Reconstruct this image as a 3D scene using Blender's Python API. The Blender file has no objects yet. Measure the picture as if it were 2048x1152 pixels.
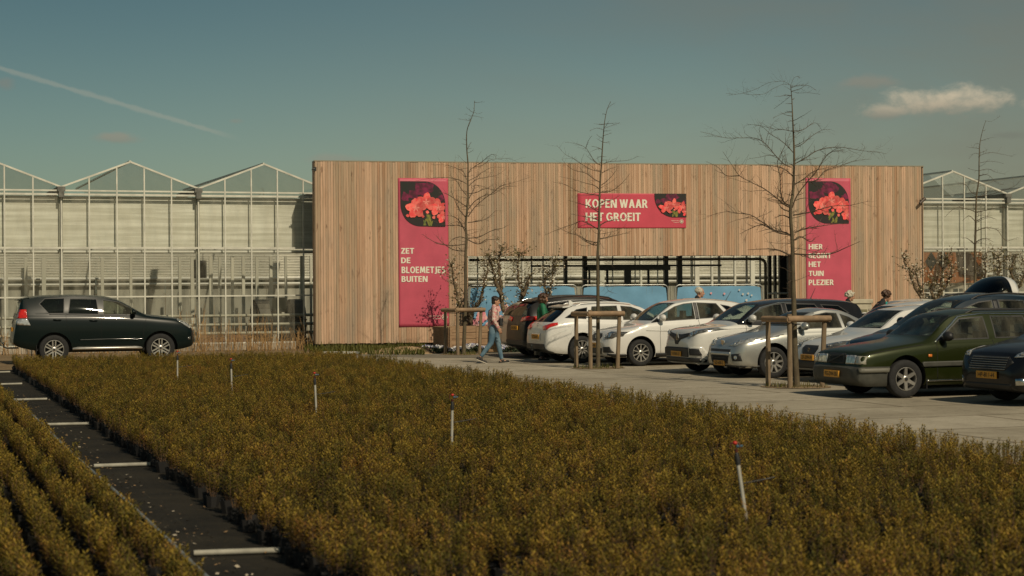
import bpy, bmesh, math, random
import numpy as np
from mathutils import Vector, Matrix
from mathutils.bvhtree import BVHTree
from mathutils.geometry import delaunay_2d_cdt

SC = bpy.context.scene
COL = SC.collection
rad = math.radians
RND = random.Random(7)

# ------------------------------------------------------------------ camera, sky, sun, exposure
F = 3600.0            # focal length in photo pixels (2048 wide)
CH = 1.93             # eye height
ROLL = 0.007
HOR = 577.0
cam = bpy.data.cameras.new('camera')
cam.sensor_width = 36.0
cam.lens = 36.0 * F / 2048.0
cam.shift_y = (HOR - 576.0) / 2048.0
cam.clip_start = 0.1
cam.clip_end = 5000
cam.dof.use_dof = True
cam.dof.focus_distance = 44.0
cam.dof.aperture_fstop = 3.2
camo = bpy.data.objects.new('camera', cam)
COL.objects.link(camo)
camo.location = (0, 0, CH)
camo.rotation_euler = (rad(90), ROLL, 0)
SC.camera = camo

SUN_AZ, SUN_EL = rad(29), rad(42)      # azimuth: to the right of straight behind the camera
sdir = Vector((math.sin(SUN_AZ) * math.cos(SUN_EL), -math.cos(SUN_AZ) * math.cos(SUN_EL), math.sin(SUN_EL)))
sl = bpy.data.lights.new('sun', 'SUN')
sl.energy = 3.4
sl.angle = rad(0.55)
sl.color = (1.0, 0.855, 0.63)
so = bpy.data.objects.new('sun', sl)
COL.objects.link(so)
so.rotation_euler = sdir.to_track_quat('Z', 'Y').to_euler()
so.location = (20, -30, 40)

SC.view_settings.view_transform = 'Standard'
SC.view_settings.look = 'None'
SC.view_settings.exposure = -0.2
SC.view_settings.gamma = 1.0
SC.view_settings.use_curve_mapping = False
SC.cycles.use_denoising = True
SC.cycles.max_bounces = 6
SC.cycles.transparent_max_bounces = 24
SC.cycles.sample_clamp_indirect = 6.0
SC.cycles.caustics_reflective = False
SC.cycles.caustics_refractive = False


def px_dir(px, py):
    x, y = px - 1024.0, py - 576.0
    xt, yt = x - ROLL * y, y + ROLL * x
    return Vector((xt / F, 1.0, -(yt + 576.0 - HOR) / F))


def at(px, py, Y):
    return px_dir(px, py) * Y + Vector((0, 0, CH))


def gnd(px, py):
    d = px_dir(px, py)
    return d * (-CH / d.z) + Vector((0, 0, CH))


def proj(p):
    x, z = p[0] / p[1] * F, (p[2] - CH) / p[1] * F
    xt, yt = x, -z + HOR - 576.0
    return (1024 + xt + ROLL * yt, 576 + yt - ROLL * xt)


# ------------------------------------------------------------------ world
W = bpy.data.worlds.new('World')
SC.world = W
W.use_nodes = True
nt = W.node_tree
nt.nodes.clear()


class NB:
    """tiny node builder"""
    def __init__(self, tree):
        self.t = tree

    def n(self, typ, **kw):
        nd = self.t.nodes.new(typ)
        for k, v in kw.items():
            setattr(nd, k, v)
        return nd

    def put(self, sock, v):
        if v is None:
            return
        if isinstance(v, bpy.types.NodeSocket):
            self.t.links.new(v, sock)
        else:
            try:
                sock.default_value = v
            except Exception:
                sock.default_value = (*v, 1.0)

    def math(self, op, a, b=None, c=None, clamp=False):
        nd = self.n('ShaderNodeMath', operation=op, use_clamp=clamp)
        for i, v in enumerate((a, b, c)):
            if v is not None:
                self.put(nd.inputs[i], v)
        return nd.outputs[0]

    def mix(self, fac, a, b, mode='MIX'):
        nd = self.n('ShaderNodeMix', data_type='RGBA', blend_type=mode)
        self.put(nd.inputs[0], fac)
        self.put(nd.inputs[6], a)
        self.put(nd.inputs[7], b)
        return nd.outputs[2]

    def noise(self, vec, scale, detail=3, rough=0.55, dist=0.0):
        nd = self.n('ShaderNodeTexNoise')
        if vec is not None:
            self.put(nd.inputs['Vector'], vec)
        nd.inputs['Scale'].default_value = scale
        nd.inputs['Detail'].default_value = detail
        nd.inputs['Roughness'].default_value = rough
        nd.inputs['Distortion'].default_value = dist
        return nd.outputs['Fac']

    def ramp(self, fac, stops):
        nd = self.n('ShaderNodeValToRGB')
        self.put(nd.inputs[0], fac)
        el = nd.color_ramp.elements
        while len(el) > 1:
            el.remove(el[-1])
        for i, (p, c) in enumerate(stops):
            e = el[0] if i == 0 else el.new(p)
            e.position = p
            e.color = (*c, 1.0) if len(c) == 3 else c
        return nd.outputs[0]

    def mapping(self, vec, scale=(1, 1, 1), loc=(0, 0, 0), rot=(0, 0, 0)):
        nd = self.n('ShaderNodeMapping')
        self.put(nd.inputs['Vector'], vec)
        nd.inputs['Scale'].default_value = scale
        nd.inputs['Location'].default_value = loc
        nd.inputs['Rotation'].default_value = rot
        return nd.outputs[0]

    def dot(self, a, b):
        nd = self.n('ShaderNodeVectorMath', operation='DOT_PRODUCT')
        self.put(nd.inputs[0], a)
        nd.inputs[1].default_value = b
        return nd.outputs['Value']

    def smooth(self, v, a, b):
        nd = self.n('ShaderNodeMapRange', interpolation_type='SMOOTHSTEP')
        self.put(nd.inputs[0], v)
        nd.inputs[1].default_value = a
        nd.inputs[2].default_value = b
        return nd.outputs[0]


def build_world():
    b = NB(nt)
    sky = b.n('ShaderNodeTexSky', sky_type='NISHITA')
    sky.sun_disc = False
    sky.sun_elevation = SUN_EL
    # sun_rotation 0 = +Y, clockwise seen from above
    sky.sun_rotation = math.atan2(sdir.x, sdir.y)
    sky.air_density = 1.0
    sky.dust_density = 1.1
    sky.ozone_density = 1.0
    base = b.mix(1.0, sky.outputs[0], (1.0, 1.0, 0.78, 1), 'MULTIPLY')
    dirv = b.n('ShaderNodeTexCoord').outputs['Generated']

    # deeper blue higher up and away from the sun's side, as through a polarising filter
    hi_ = b.smooth(b.dot(dirv, Vector((0, 0, 1))), 0.015, 0.19)
    base = b.mix(hi_, base, b.mix(1.0, base, (0.60, 0.70, 0.74, 1), 'MULTIPLY'))
    lf_ = b.smooth(b.dot(dirv, Vector((-1, 0, 0.25)).normalized()), -0.1, 0.34)
    base = b.mix(lf_, base, b.mix(1.0, base, (0.74, 0.82, 0.86, 1), 'MULTIPLY'))

    # clouds are described by direction only: (px,py) centre, radii in radians
    def blob(px, py, rx, ry, seed, edge=0.45, sc=14):
        d = px_dir(px, py).normalized()
        right = Vector((d.y, -d.x, 0)).normalized()
        up = right.cross(d).normalized()
        u = b.math('DIVIDE', b.dot(dirv, right), rx / F)
        v = b.math('DIVIDE', b.dot(dirv, up), ry / F)
        front = b.math('GREATER_THAN', b.dot(dirv, d), 0.5)
        r2 = b.math('SQRT', b.math('ADD', b.math('MULTIPLY', u, u), b.math('MULTIPLY', v, v)))
        nz = b.noise(b.mapping(dirv, (1, 1, 1.8), (seed, 0, 0)), sc * 3.2, 8, 0.62, 0.3)
        m = b.math('SUBTRACT', b.math('ADD', 1.0, b.math('MULTIPLY', b.math('SUBTRACT', nz, 0.5), 2.0)), r2)
        m = b.math('MULTIPLY', b.smooth(m, 0.0, edge), front)
        return m, v, nz

    col = base
    # contrail: straight band between two directions
    p0, p1 = px_dir(-60, 118).normalized(), px_dir(418, 260).normalized()
    nrm = p0.cross(p1).normalized()
    along = (p1 - p0).normalized()
    dist = b.math('ABSOLUTE', b.dot(dirv, nrm))
    s = b.dot(dirv, along)
    s0, s1 = p0.dot(along), p1.dot(along)
    nz = b.noise(dirv, 120, 4, 0.6)
    wdt = b.math('MULTIPLY', nz, 14.0 / F)
    band = b.math('SUBTRACT', 1.0, b.math('DIVIDE', dist, wdt), clamp=True)
    band = b.smooth(band, 0.0, 0.8)
    band = b.math('MULTIPLY', band, b.smooth(s, s1 + 0.02, s1 - 0.005))
    band = b.math('MULTIPLY', band, b.math('GREATER_THAN', b.dot(dirv, p0), 0.8))
    col = b.mix(b.math('MULTIPLY', band, 0.34), col, (6.6, 6.5, 5.2, 1))
    # high thin veil towards the right
    vz = b.noise(b.mapping(dirv, (1, 1, 3.5), (2.2, 0, 0)), 3.0, 5, 0.55, 0.3)
    side = b.smooth(b.dot(dirv, Vector((1, 0, 0.1)).normalized()), -0.2, 0.36)
    col = b.mix(b.math('MULTIPLY', b.math('MULTIPLY', b.smooth(vz, 0.3, 0.75), side), 0.8), col, (3.5, 3.3, 2.5, 1))
    for (cx, cy, rx, ry, sd, k, c0, c1) in (
            (1880, 207, 165, 40, 3.1, 0.95, (4.4, 4.0, 3.1), (10.5, 8.9, 6.3)),
            (1765, 222, 52, 18, 5.3, 0.7, (4.2, 3.8, 3.0), (8.4, 7.2, 5.2)),
            (1740, 165, 70, 18, 1.7, 0.4, (4.6, 3.9, 3.0), (5.4, 4.4, 3.3)),
            (2010, 270, 60, 10, 8.2, 0.3, (2.6, 2.6, 2.2), (3.0, 3.0, 2.5)),
            (225, 275, 60, 13, 4.4, 0.5, (4.6, 4.0, 3.1), (5.8, 4.7, 3.5)),
            (470, 242, 24, 8, 6.1, 0.35, (4.6, 4.0, 3.2), (5.2, 4.4, 3.4)),
            (690, 318, 80, 14, 9.5, 0.35, (4.8, 4.3, 3.4), (5.4, 4.6, 3.6)),
            (8, 165, 24, 14, 7.5, 0.35, (4.2, 3.6, 2.9), (4.6, 3.8, 3.0))):
        m, v, nz2 = blob(cx, cy, rx, ry, sd, 0.9)
        tone = b.mix(b.smooth(b.math('ADD', v, b.math('MULTIPLY', nz2, 0.8)), -0.6, 1.0), (*c0, 1), (*c1, 1))
        col = b.mix(b.math('MULTIPLY', m, k), col, tone)
    bg = b.n('ShaderNodeBackground')
    b.put(bg.inputs[0], col)
    bg.inputs[1].default_value = 0.063
    out = b.n('ShaderNodeOutputWorld')
    nt.links.new(bg.outputs[0], out.inputs[0])


build_world()

# ------------------------------------------------------------------ materials
MATS = {}


def mat(name, color=(0.5, 0.5, 0.5), rough=0.6, metal=0.0, coat=0.0, var=0.0, vscale=6.0, spec=0.5,
        color2=None, stretch=(1, 1, 1), bump=0.0, bscale=40.0, island=0.0, grime=0.0):
    if name in MATS:
        return MATS[name]
    m = bpy.data.materials.new(name)
    m.use_nodes = True
    m.node_tree.nodes.clear()
    b = NB(m.node_tree)
    p = b.n('ShaderNodeBsdfPrincipled')
    o = b.n('ShaderNodeOutputMaterial')
    m.node_tree.links.new(p.outputs[0], o.inputs[0])
    p.inputs['Roughness'].default_value = rough
    p.inputs['Metallic'].default_value = metal
    p.inputs['Coat Weight'].default_value = coat
    p.inputs['Coat Roughness'].default_value = 0.06
    p.inputs['Specular IOR Level'].default_value = spec
    col = (*color, 1)
    tc = None
    if var or color2 or bump:
        tc = b.n('ShaderNodeTexCoord').outputs['Object']
    if color2:
        nz = b.noise(b.mapping(tc, stretch), vscale, 5, 0.6)
        col = b.mix(b.smooth(nz, 0.35, 0.65), col, (*color2, 1))
    elif var:
        nz = b.noise(b.mapping(tc, stretch), vscale, 5, 0.6)
        lo = tuple(c * (1 - var) for c in color)
        hi = tuple(min(1, c * (1 + var)) for c in color)
        col = b.mix(b.smooth(nz, 0.3, 0.7), (*lo, 1), (*hi, 1))
    if island:
        g = b.n('ShaderNodeNewGeometry').outputs['Random Per Island']
        k = b.math('ADD', 1 - island, b.math('MULTIPLY', g, 2 * island))
        cmb = b.n('ShaderNodeCombineColor')
        for i in range(3):
            b.put(cmb.inputs[i], k)
        col = b.mix(1.0, col, cmb.outputs[0], 'MULTIPLY')
    if grime:
        # road dust thrown up from the wheels: settles on the lower body in uneven patches
        oc = b.n('ShaderNodeTexCoord').outputs['Object']
        sx = b.n('ShaderNodeSeparateXYZ')
        b.put(sx.inputs[0], oc)
        nz = b.noise(oc, 3.2, 6, 0.65, 0.4)
        lvl = b.math('ADD', b.math('SUBTRACT', nz, 0.5), b.math('MULTIPLY', b.math('SUBTRACT', 0.36, sx.outputs[2]), 1.5))
        gf = b.math('MULTIPLY', b.smooth(lvl, -0.12, 0.38), grime)
        col = b.mix(gf, col, (0.20, 0.16, 0.105, 1))
        rg = b.math('ADD', rough, b.math('MULTIPLY', gf, 0.5))
        b.put(p.inputs['Roughness'], rg)
        b.put(p.inputs['Coat Weight'], b.math('MULTIPLY', b.math('SUBTRACT', 1.0, gf), coat))
    b.put(p.inputs['Base Color'], col)
    if bump:
        bn = b.noise(tc, bscale, 4, 0.6)
        bp = b.n('ShaderNodeBump')
        bp.inputs['Strength'].default_value = bump
        bp.inputs['Distance'].default_value = 0.02
        b.put(bp.inputs['Height'], bn)
        b.put(p.inputs['Normal'], bp.outputs[0])
    MATS[name] = m
    return m


def glass_mat(name, tint=(0.8, 0.85, 0.8), refl=1.0, rough=0.02, dirt=0.0, dirt_haze_col=(0.4, 0.4, 0.34)):
    if name in MATS:
        return MATS[name]
    m = bpy.data.materials.new(name)
    m.use_nodes = True
    m.node_tree.nodes.clear()
    b = NB(m.node_tree)
    tr = b.n('ShaderNodeBsdfTransparent')
    tr.inputs[0].default_value = (*tint, 1)
    gl = b.n('ShaderNodeBsdfGlossy')
    gl.inputs['Roughness'].default_value = rough
    gl.inputs[0].default_value = (0.9, 0.95, 0.93, 1)
    fr = b.n('ShaderNodeFresnel')
    fr.inputs[0].default_value = 1.45
    mx = b.n('ShaderNodeMixShader')
    b.put(mx.inputs[0], b.math('MULTIPLY', fr.outputs[0], refl, clamp=True))
    m.node_tree.links.new(tr.outputs[0], mx.inputs[1])
    m.node_tree.links.new(gl.outputs[0], mx.inputs[2])
    last = mx.outputs[0]
    if dirt:  # dirt on greenhouse panes; on car side windows a painted haze
        df = b.n('ShaderNodeBsdfDiffuse')
        df.inputs[0].default_value = (*dirt_haze_col, 1)
        tc = b.n('ShaderNodeTexCoord').outputs['Object']
        nz = b.noise(b.mapping(tc, (1.2, 1.2, 0.35)), 2.2, 5, 0.6)
        m2 = b.n('ShaderNodeMixShader')
        b.put(m2.inputs[0], b.math('MULTIPLY', b.smooth(nz, 0.3, 0.75), dirt))
        m.node_tree.links.new(last, m2.inputs[1])
        m.node_tree.links.new(df.outputs[0], m2.inputs[2])
        last = m2.outputs[0]
    o = b.n('ShaderNodeOutputMaterial')
    m.node_tree.links.new(last, o.inputs[0])
    MATS[name] = m
    return m


# ------------------------------------------------------------------ objects
def thing(name, label, cat, loc=(0, 0, 0), rz=0.0, group=None):
    o = bpy.data.objects.new(name, None)
    o.empty_display_size = 0.2
    COL.objects.link(o)
    o.location = loc
    o.rotation_euler = (0, 0, rz)
    return tag(o, label, cat, group)


def tag(o, label=None, cat=None, group=None, kind=None):
    for k, v in (('label', label), ('category', cat), ('group', group), ('kind', kind)):
        if v:
            o[k] = v
    return o


class MB:
    """collects geometry for ONE mesh object"""
    def __init__(self):
        self.v, self.f, self.m = [], [], []

    def add(self, vs, fs, mi=0, M=None):
        k = len(self.v)
        for p in vs:
            self.v.append(tuple(M @ Vector(p)) if M is not None else tuple(p))
        for f in fs:
            self.f.append(tuple(i + k for i in f))
            self.m.append(mi)
        return self

    def box(self, c, s, mi=0, rot=None, taper=1.0):
        x, y, z = s[0] / 2, s[1] / 2, s[2] / 2
        t = taper
        vs = [(-x, -y, -z), (x, -y, -z), (x, y, -z), (-x, y, -z),
              (-x * t, -y * t, z), (x * t, -y * t, z), (x * t, y * t, z), (-x * t, y * t, z)]
        fs = [(0, 3, 2, 1), (4, 5, 6, 7), (0, 1, 5, 4), (1, 2, 6, 5), (2, 3, 7, 6), (3, 0, 4, 7)]
        M = Matrix.Translation(Vector(c))
        if rot is not None:
            M = M @ (rot.to_4x4() if isinstance(rot, Matrix) else Matrix.Rotation(rot, 4, 'Z'))
        return self.add(vs, fs, mi, M)

    def bar(self, a, b, w, h, mi=0, up=(0, 0, 1)):
        a, b = Vector(a), Vector(b)
        d = (b - a)
        L = d.length
        d.normalize()
        upv = Vector(up)
        if abs(d.dot(upv)) > 0.98:
            upv = Vector((0, 1, 0))
        s = d.cross(upv).normalized()
        u = s.cross(d).normalized()
        M = Matrix((s, d, u)).transposed()
        return self.box((a + b) / 2, (w, L, h), mi, M)

    def tube(self, pts, rs, n=8, mi=0, cap=True):
        pts = [Vector(p) for p in pts]
        if not isinstance(rs, (list, tuple)):
            rs = [rs] * len(pts)
        k = len(self.v)
        t0 = (pts[1] - pts[0]).normalized()
        ref = Vector((0, 0, 1)) if abs(t0.z) < 0.9 else Vector((1, 0, 0))
        nrm = t0.cross(ref).normalized()
        for i, p in enumerate(pts):
            if i == 0:
                t = pts[1] - pts[0]
            elif i == len(pts) - 1:
                t = pts[-1] - pts[-2]
            else:
                t = pts[i + 1] - pts[i - 1]
            if t.length < 1e-9:
                t = t0.copy()
            t.normalize()
            nrm = nrm - t * nrm.dot(t)
            if nrm.length < 1e-6:
                nrm = t.orthogonal()
            nrm.normalize()
            bi = t.cross(nrm)
            for j in range(n):
                a = 2 * math.pi * j / n
                self.v.append(tuple(p + (nrm * math.cos(a) + bi * math.sin(a)) * rs[i]))
        for i in range(len(pts) - 1):
            for j in range(n):
                j2 = (j + 1) % n
                self.f.append((k + i * n + j, k + i * n + j2, k + (i + 1) * n + j2, k + (i + 1) * n + j))
                self.m.append(mi)
        if cap:
            self.f.append(tuple(k + j for j in reversed(range(n))))
            self.m.append(mi)
            self.f.append(tuple(k + (len(pts) - 1) * n + j for j in range(n)))
            self.m.append(mi)
        return self

    def lathe(self, prof, n=24, mi=0, M=None, closed=False):
        """profile of (r, h) turned round local Z"""
        vs, fs = [], []
        for (r, h) in prof:
            for j in range(n):
                a = 2 * math.pi * j / n
                vs.append((r * math.cos(a), r * math.sin(a), h))
        m = len(prof)
        for i in range(m if closed else m - 1):
            for j in range(n):
                j2 = (j + 1) % n
                i2 = (i + 1) % m
                fs.append((i * n + j, i * n + j2, i2 * n + j2, i2 * n + j))
        return self.add(vs, fs, mi, M)

    def ball(self, c, r, mi=0, nu=12, nv=8, M=None):
        r = (r, r, r) if not isinstance(r, (tuple, list)) else r
        vs = [(0, 0, -r[2])]
        for i in range(1, nv):
            ph = -math.pi / 2 + math.pi * i / nv
            for j in range(nu):
                a = 2 * math.pi * j / nu
                vs.append((r[0] * math.cos(ph) * math.cos(a), r[1] * math.cos(ph) * math.sin(a), r[2] * math.sin(ph)))
        vs.append((0, 0, r[2]))
        fs = []
        for j in range(nu):
            fs.append((0, 1 + (j + 1) % nu, 1 + j))
        for i in range(nv - 2):
            for j in range(nu):
                j2 = (j + 1) % nu
                fs.append((1 + i * nu + j, 1 + i * nu + j2, 1 + (i + 1) * nu + j2, 1 + (i + 1) * nu + j))
        top = len(vs) - 1
        o = 1 + (nv - 2) * nu
        for j in range(nu):
            fs.append((o + j, o + (j + 1) % nu, top))
        T = Matrix.Translation(Vector(c))
        if M is not None:
            T = T @ M.to_4x4()
        return self.add(vs, fs, mi, T)

    def prism(self, poly, d0, d1, mi=0, M=None):
        """polygon (a,b) extruded: local x=a, z=b, y from d0 to d1"""
        n = len(poly)
        vs = [(a, d0, b) for a, b in poly] + [(a, d1, b) for a, b in poly]
        fs = [tuple(range(n)), tuple(reversed(range(n, 2 * n)))]
        for i in range(n):
            j = (i + 1) % n
            fs.append((j, i, i + n, j + n))
        return self.add(vs, fs, mi, M)

    def mesh(self, name):
        me = bpy.data.meshes.new(name)
        me.from_pydata(self.v, [], self.f)
        me.polygons.foreach_set('material_index', self.m)
        me.update()
        return me

    def build(self, name, mats, parent=None, smooth=None, loc=None, bevel=None, fixn=False):
        me = self.mesh(name)
        if fixn:
            bm = bmesh.new()
            bm.from_mesh(me)
            bmesh.ops.recalc_face_normals(bm, faces=bm.faces)
            bm.to_mesh(me)
            bm.free()
        o = link(name, me, mats, parent, smooth)
        if loc is not None:
            o.location = loc
        if bevel:
            bv = o.modifiers.new('bevel', 'BEVEL')
            bv.width = bevel
            bv.segments = 2
            bv.limit_method = 'ANGLE'
        return o


def link(name, me, mats, parent=None, smooth=None):
    if not isinstance(mats, (list, tuple)):
        mats = [mats]
    for m in mats:
        me.materials.append(m)
    if smooth is not None:
        me.polygons.foreach_set('use_smooth', [True] * len(me.polygons))
        if smooth < 179:
            me.set_sharp_from_angle(angle=rad(smooth))
    o = bpy.data.objects.new(name, me)
    COL.objects.link(o)
    if parent is not None:
        o.parent = parent
    return o


def copy_tree(o, parent=None):
    c = o.copy()
    COL.objects.link(c)
    if parent is not None:
        c.parent = parent
    for ch in list(o.children):
        copy_tree(ch, c)
    return c


def text_part(name, s, width, height, m, parent, loc, rz=0.0, bold=0.0, align='LEFT', depth=0.0012, tilt=90):
    """raised lettering, scaled so the line is `width` wide and capitals are `height` tall"""
    cu = bpy.data.curves.new(name, 'FONT')
    cu.body = s
    cu.size = 1.0
    cu.offset = bold
    cu.extrude = 0.0
    cu.resolution_u = 3
    o = bpy.data.objects.new(name, cu)
    COL.objects.link(o)
    bpy.context.view_layer.update()
    dg = bpy.context.evaluated_depsgraph_get()
    me = bpy.data.meshes.new_from_object(o.evaluated_get(dg))
    bpy.data.objects.remove(o)
    co = np.array([v.co[:] for v in me.vertices])
    x0, x1 = co[:, 0].min(), co[:, 0].max()
    y0, y1 = co[:, 1].min(), co[:, 1].max()
    sx = width / (x1 - x0)
    sy = height / (y1 - y0) if height else sx
    for v in me.vertices:
        a = (v.co.x - x0) * sx
        if align == 'CENTER':
            a -= width / 2
        v.co = Vector((a, 0, (v.co.y - y0) * sy))
    me.materials.append(m)
    t = bpy.data.objects.new(name, me)
    COL.objects.link(t)
    t.parent = parent
    t.location = loc
    t.rotation_euler = (0, 0, rz)
    return t


# bold humanist capitals drawn from strokes (cap height 1)
def _glyph(ch):
    w, t = 0.205, 0.175
    P = lambda x0, z0, x1, z1, ww=w: [(x0 - ww / 2, z0), (x0 + ww / 2, z0), (x1 + ww / 2, z1), (x1 - ww / 2, z1)]
    V_ = lambda x, z0=0.0, z1=1.0: P(x, z0, x, z1)
    Hh = lambda x0, x1, z, tt=t: [(x0, z - tt / 2), (x1, z - tt / 2), (x1, z + tt / 2), (x0, z + tt / 2)]

    def A(cx, cz, rx, rz, a0, a1, n=14):
        o, i = [], []
        for k in range(n + 1):
            a = rad(a0 + (a1 - a0) * k / n)
            o.append((cx + rx * math.cos(a), cz + rz * math.sin(a)))
            i.append((cx + (rx - w) * math.cos(a), cz + (rz - t) * math.sin(a)))
        return ('strip', o, i)
    L0, lo, hi = w / 2, t / 2, 1 - t / 2
    G = {
        'I': ([V_(L0)], w), 'L': ([V_(L0), Hh(w, 0.52, lo)], 0.54), 'T': ([V_(0.31, 0, 1 - t), Hh(0, 0.62, hi)], 0.62),
        'H': ([V_(L0), V_(0.72 - L0), Hh(w, 0.72 - w, 0.52)], 0.72), 'E': ([V_(L0), Hh(w, 0.53, lo), Hh(w, 0.49, 0.51), Hh(w, 0.53, hi)], 0.55),
        'Z': ([Hh(0, 0.60, lo), Hh(0.02, 0.60, hi), P(0.13, t, 0.47, 1 - t, 0.24)], 0.60),
        'N': ([V_(L0), V_(0.74 - L0), P(0.17, 1.0, 0.57, 0.0, 0.22)], 0.74), 'M': ([P(0.13, 0, 0.19, 1), P(0.79, 0, 0.73, 1), P(0.24, 1, 0.46, 0.12, 0.2), P(0.68, 1, 0.46, 0.12, 0.2)], 0.92),
        'K': ([V_(L0), P(0.27, 0.5, 0.55, 1, 0.23), P(0.27, 0.52, 0.58, 0, 0.24)], 0.69), 'A': ([P(0.11, 0, 0.35, 1, 0.22), P(0.61, 0, 0.37, 1, 0.22), Hh(0.2, 0.52, 0.31, 0.15)], 0.72),
        'W': ([P(0.11, 1, 0.31, 0, 0.2), P(0.33, 0, 0.50, 1, 0.18), P(0.52, 1, 0.69, 0, 0.18), P(0.71, 0, 0.91, 1, 0.2)], 1.02),
        'O': ([A(0.39, 0.5, 0.39, 0.515, 0, 360, 32)], 0.78), 'G': ([A(0.40, 0.5, 0.40, 0.515, 42, 360 - 28, 26), V_(0.655, 0.06, 0.5), Hh(0.42, 0.66, 0.5, 0.15)], 0.77),
        'D': ([V_(L0), A(0.28, 0.5, 0.42, 0.5, -90, 90, 20), Hh(w, 0.29, lo), Hh(w, 0.29, hi)], 0.71), 'U': ([V_(L0, 0.34), V_(0.70 - L0, 0.34), A(0.35, 0.35, 0.35, 0.365, 180, 360, 18)], 0.70),
        'P': ([V_(L0), A(0.30, 0.68, 0.29, 0.32, -90, 90), Hh(w, 0.31, 0.4475), Hh(w, 0.31, hi)], 0.60), 'R': ([V_(L0), A(0.30, 0.70, 0.28, 0.30, -90, 90), Hh(w, 0.31, 0.4875), Hh(w, 0.31, hi), P(0.35, 0.42, 0.54, 0, 0.23)], 0.65),
        'B': ([V_(L0), A(0.30, 0.745, 0.27, 0.255, -90, 90), A(0.31, 0.275, 0.31, 0.275, -90, 90), Hh(w, 0.32, lo), Hh(w, 0.32, 0.52, 0.16), Hh(w, 0.31, hi)], 0.63),
        'J': ([V_(0.26, 0.1, 1.0), A(0.02, 0.10, 0.342, 0.25, -85, 0, 10)], 0.38),
        'S': ([A(0.28, 0.725, 0.28, 0.285, 38, 262, 18), A(0.27, 0.275, 0.28, 0.285, -142, 82, 18)], 0.56),
        ' ': ([], 0.2)}
    return G[ch]


def stroke_text(name, s, width, height, m, parent, loc):
    adv, x = [], 0.0
    for ch in s:
        sh, w_ = _glyph(ch)
        adv.append((sh, x))
        x += w_ + (0.075 if ch != ' ' else 0.03)
    tot = x - 0.075
    kx, kz = width / tot, height
    mb = MB()
    q = 0
    for sh, x0 in adv:
        for g in sh:
            y = -0.0006 * (q % 5)
            q += 1
            if isinstance(g, tuple):
                _, o, i = g
                n = len(o)
                mb.add([((x0 + a) * kx, y, b * kz) for a, b in o] + [((x0 + a) * kx, y, b * kz) for a, b in i], [(k, k + 1, n + k + 1, n + k) for k in range(n - 1)])
            else:
                mb.add([((x0 + a) * kx, y, b * kz) for a, b in g], [(0, 1, 2, 3)])
    return mb.build(name, m, parent, loc=loc)


# farm grid: U across the beds (to the right and away), V along the beds (away, to the left)
ANG = rad(18.8)
UX = Vector((math.cos(ANG), math.sin(ANG), 0))
VX = Vector((-math.sin(ANG), math.cos(ANG), 0))


def uv(u, v, z=0.0):
    return UX * u + VX * v + Vector((0, 0, z))


def to_uv(p):
    return (p.dot(UX), p.dot(VX))
# ------------------------------------------------------------------ ground sheets
def ground_mat(name, c1, c2, scale, rough=0.9, joints=None, bump=0.3, c3=None):
    m = bpy.data.materials.new(name)
    m.use_nodes = True
    m.node_tree.nodes.clear()
    b = NB(m.node_tree)
    p = b.n('ShaderNodeBsdfPrincipled')
    o = b.n('ShaderNodeOutputMaterial')
    m.node_tree.links.new(p.outputs[0], o.inputs[0])
    tc = b.n('ShaderNodeTexCoord').outputs['Object']
    n1 = b.noise(tc, scale, 8, 0.65, 0.4)
    n2 = b.noise(tc, scale * 14, 4, 0.7)
    col = b.mix(b.smooth(n1, 0.32, 0.68), (*c1, 1), (*c2, 1))
    col = b.mix(b.math('MULTIPLY', b.smooth(n2, 0.45, 0.8), 0.45), col, (*(c3 or c2), 1))
    if joints:
        bt = b.n('ShaderNodeTexBrick')
        b.put(bt.inputs['Vector'], b.mapping(tc, (1, 1, 1), (0.3, 0.1, 0), (0, 0, -ANG)))
        bt.inputs['Color1'].default_value = (1, 1, 1, 1)
        bt.inputs['Color2'].default_value = (0.84, 0.83, 0.8, 1)
        bt.inputs['Mortar'].default_value = (*joints['col'], 1)
        bt.inputs['Scale'].default_value = 1.0
        bt.inputs['Mortar Size'].default_value = joints['w']
        bt.inputs['Brick Width'].default_value = joints['bw']
        bt.inputs['Row Height'].default_value = joints['bh']
        col = b.mix(0.85, col, bt.outputs[0], 'MULTIPLY')
        if joints.get('wear'):
            al = b.mapping(tc, (1, 1, 1), (0, 0, 0), (0, 0, -ANG))
            trk = b.noise(b.mapping(al, (2.2, 0.07, 1)), 1.0, 4, 0.6)
            col = b.mix(b.math('MULTIPLY', b.smooth(trk, 0.55, 0.75), 0.3), col, (0.13, 0.11, 0.085, 1))
            oil = b.noise(b.mapping(tc, (1, 1, 1), (7, 3, 0)), 0.9, 3, 0.5)
            col = b.mix(b.math('MULTIPLY', b.smooth(oil, 0.66, 0.74), 0.5), col, (0.10, 0.085, 0.065, 1))
            crk = b.noise(b.mapping(al, (0.5, 3.0, 1)), 1.6, 6, 0.7, 1.2)
            ln_ = b.math('ABSOLUTE', b.math('SUBTRACT', crk, 0.5))
            col = b.mix(b.math('MULTIPLY', b.smooth(ln_, 0.010, 0.0), 0.6), col, (0.07, 0.06, 0.045, 1))
    b.put(p.inputs['Base Color'], col)
    p.inputs['Roughness'].default_value = rough
    p.inputs['Specular IOR Level'].default_value = 0.25
    bp = b.n('ShaderNodeBump')
    bp.inputs['Strength'].default_value = bump
    bp.inputs['Distance'].default_value = 0.03
    b.put(bp.inputs['Height'], n2)
    b.put(p.inputs['Normal'], bp.outputs[0])
    MATS[name] = m
    return m


def sheet(name, pts, z, m):
    mb = MB()
    mb.add([(p[0], p[1], z) for p in pts], [tuple(range(len(pts)))])
    return tag(mb.build(name, m), kind='structure')


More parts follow.
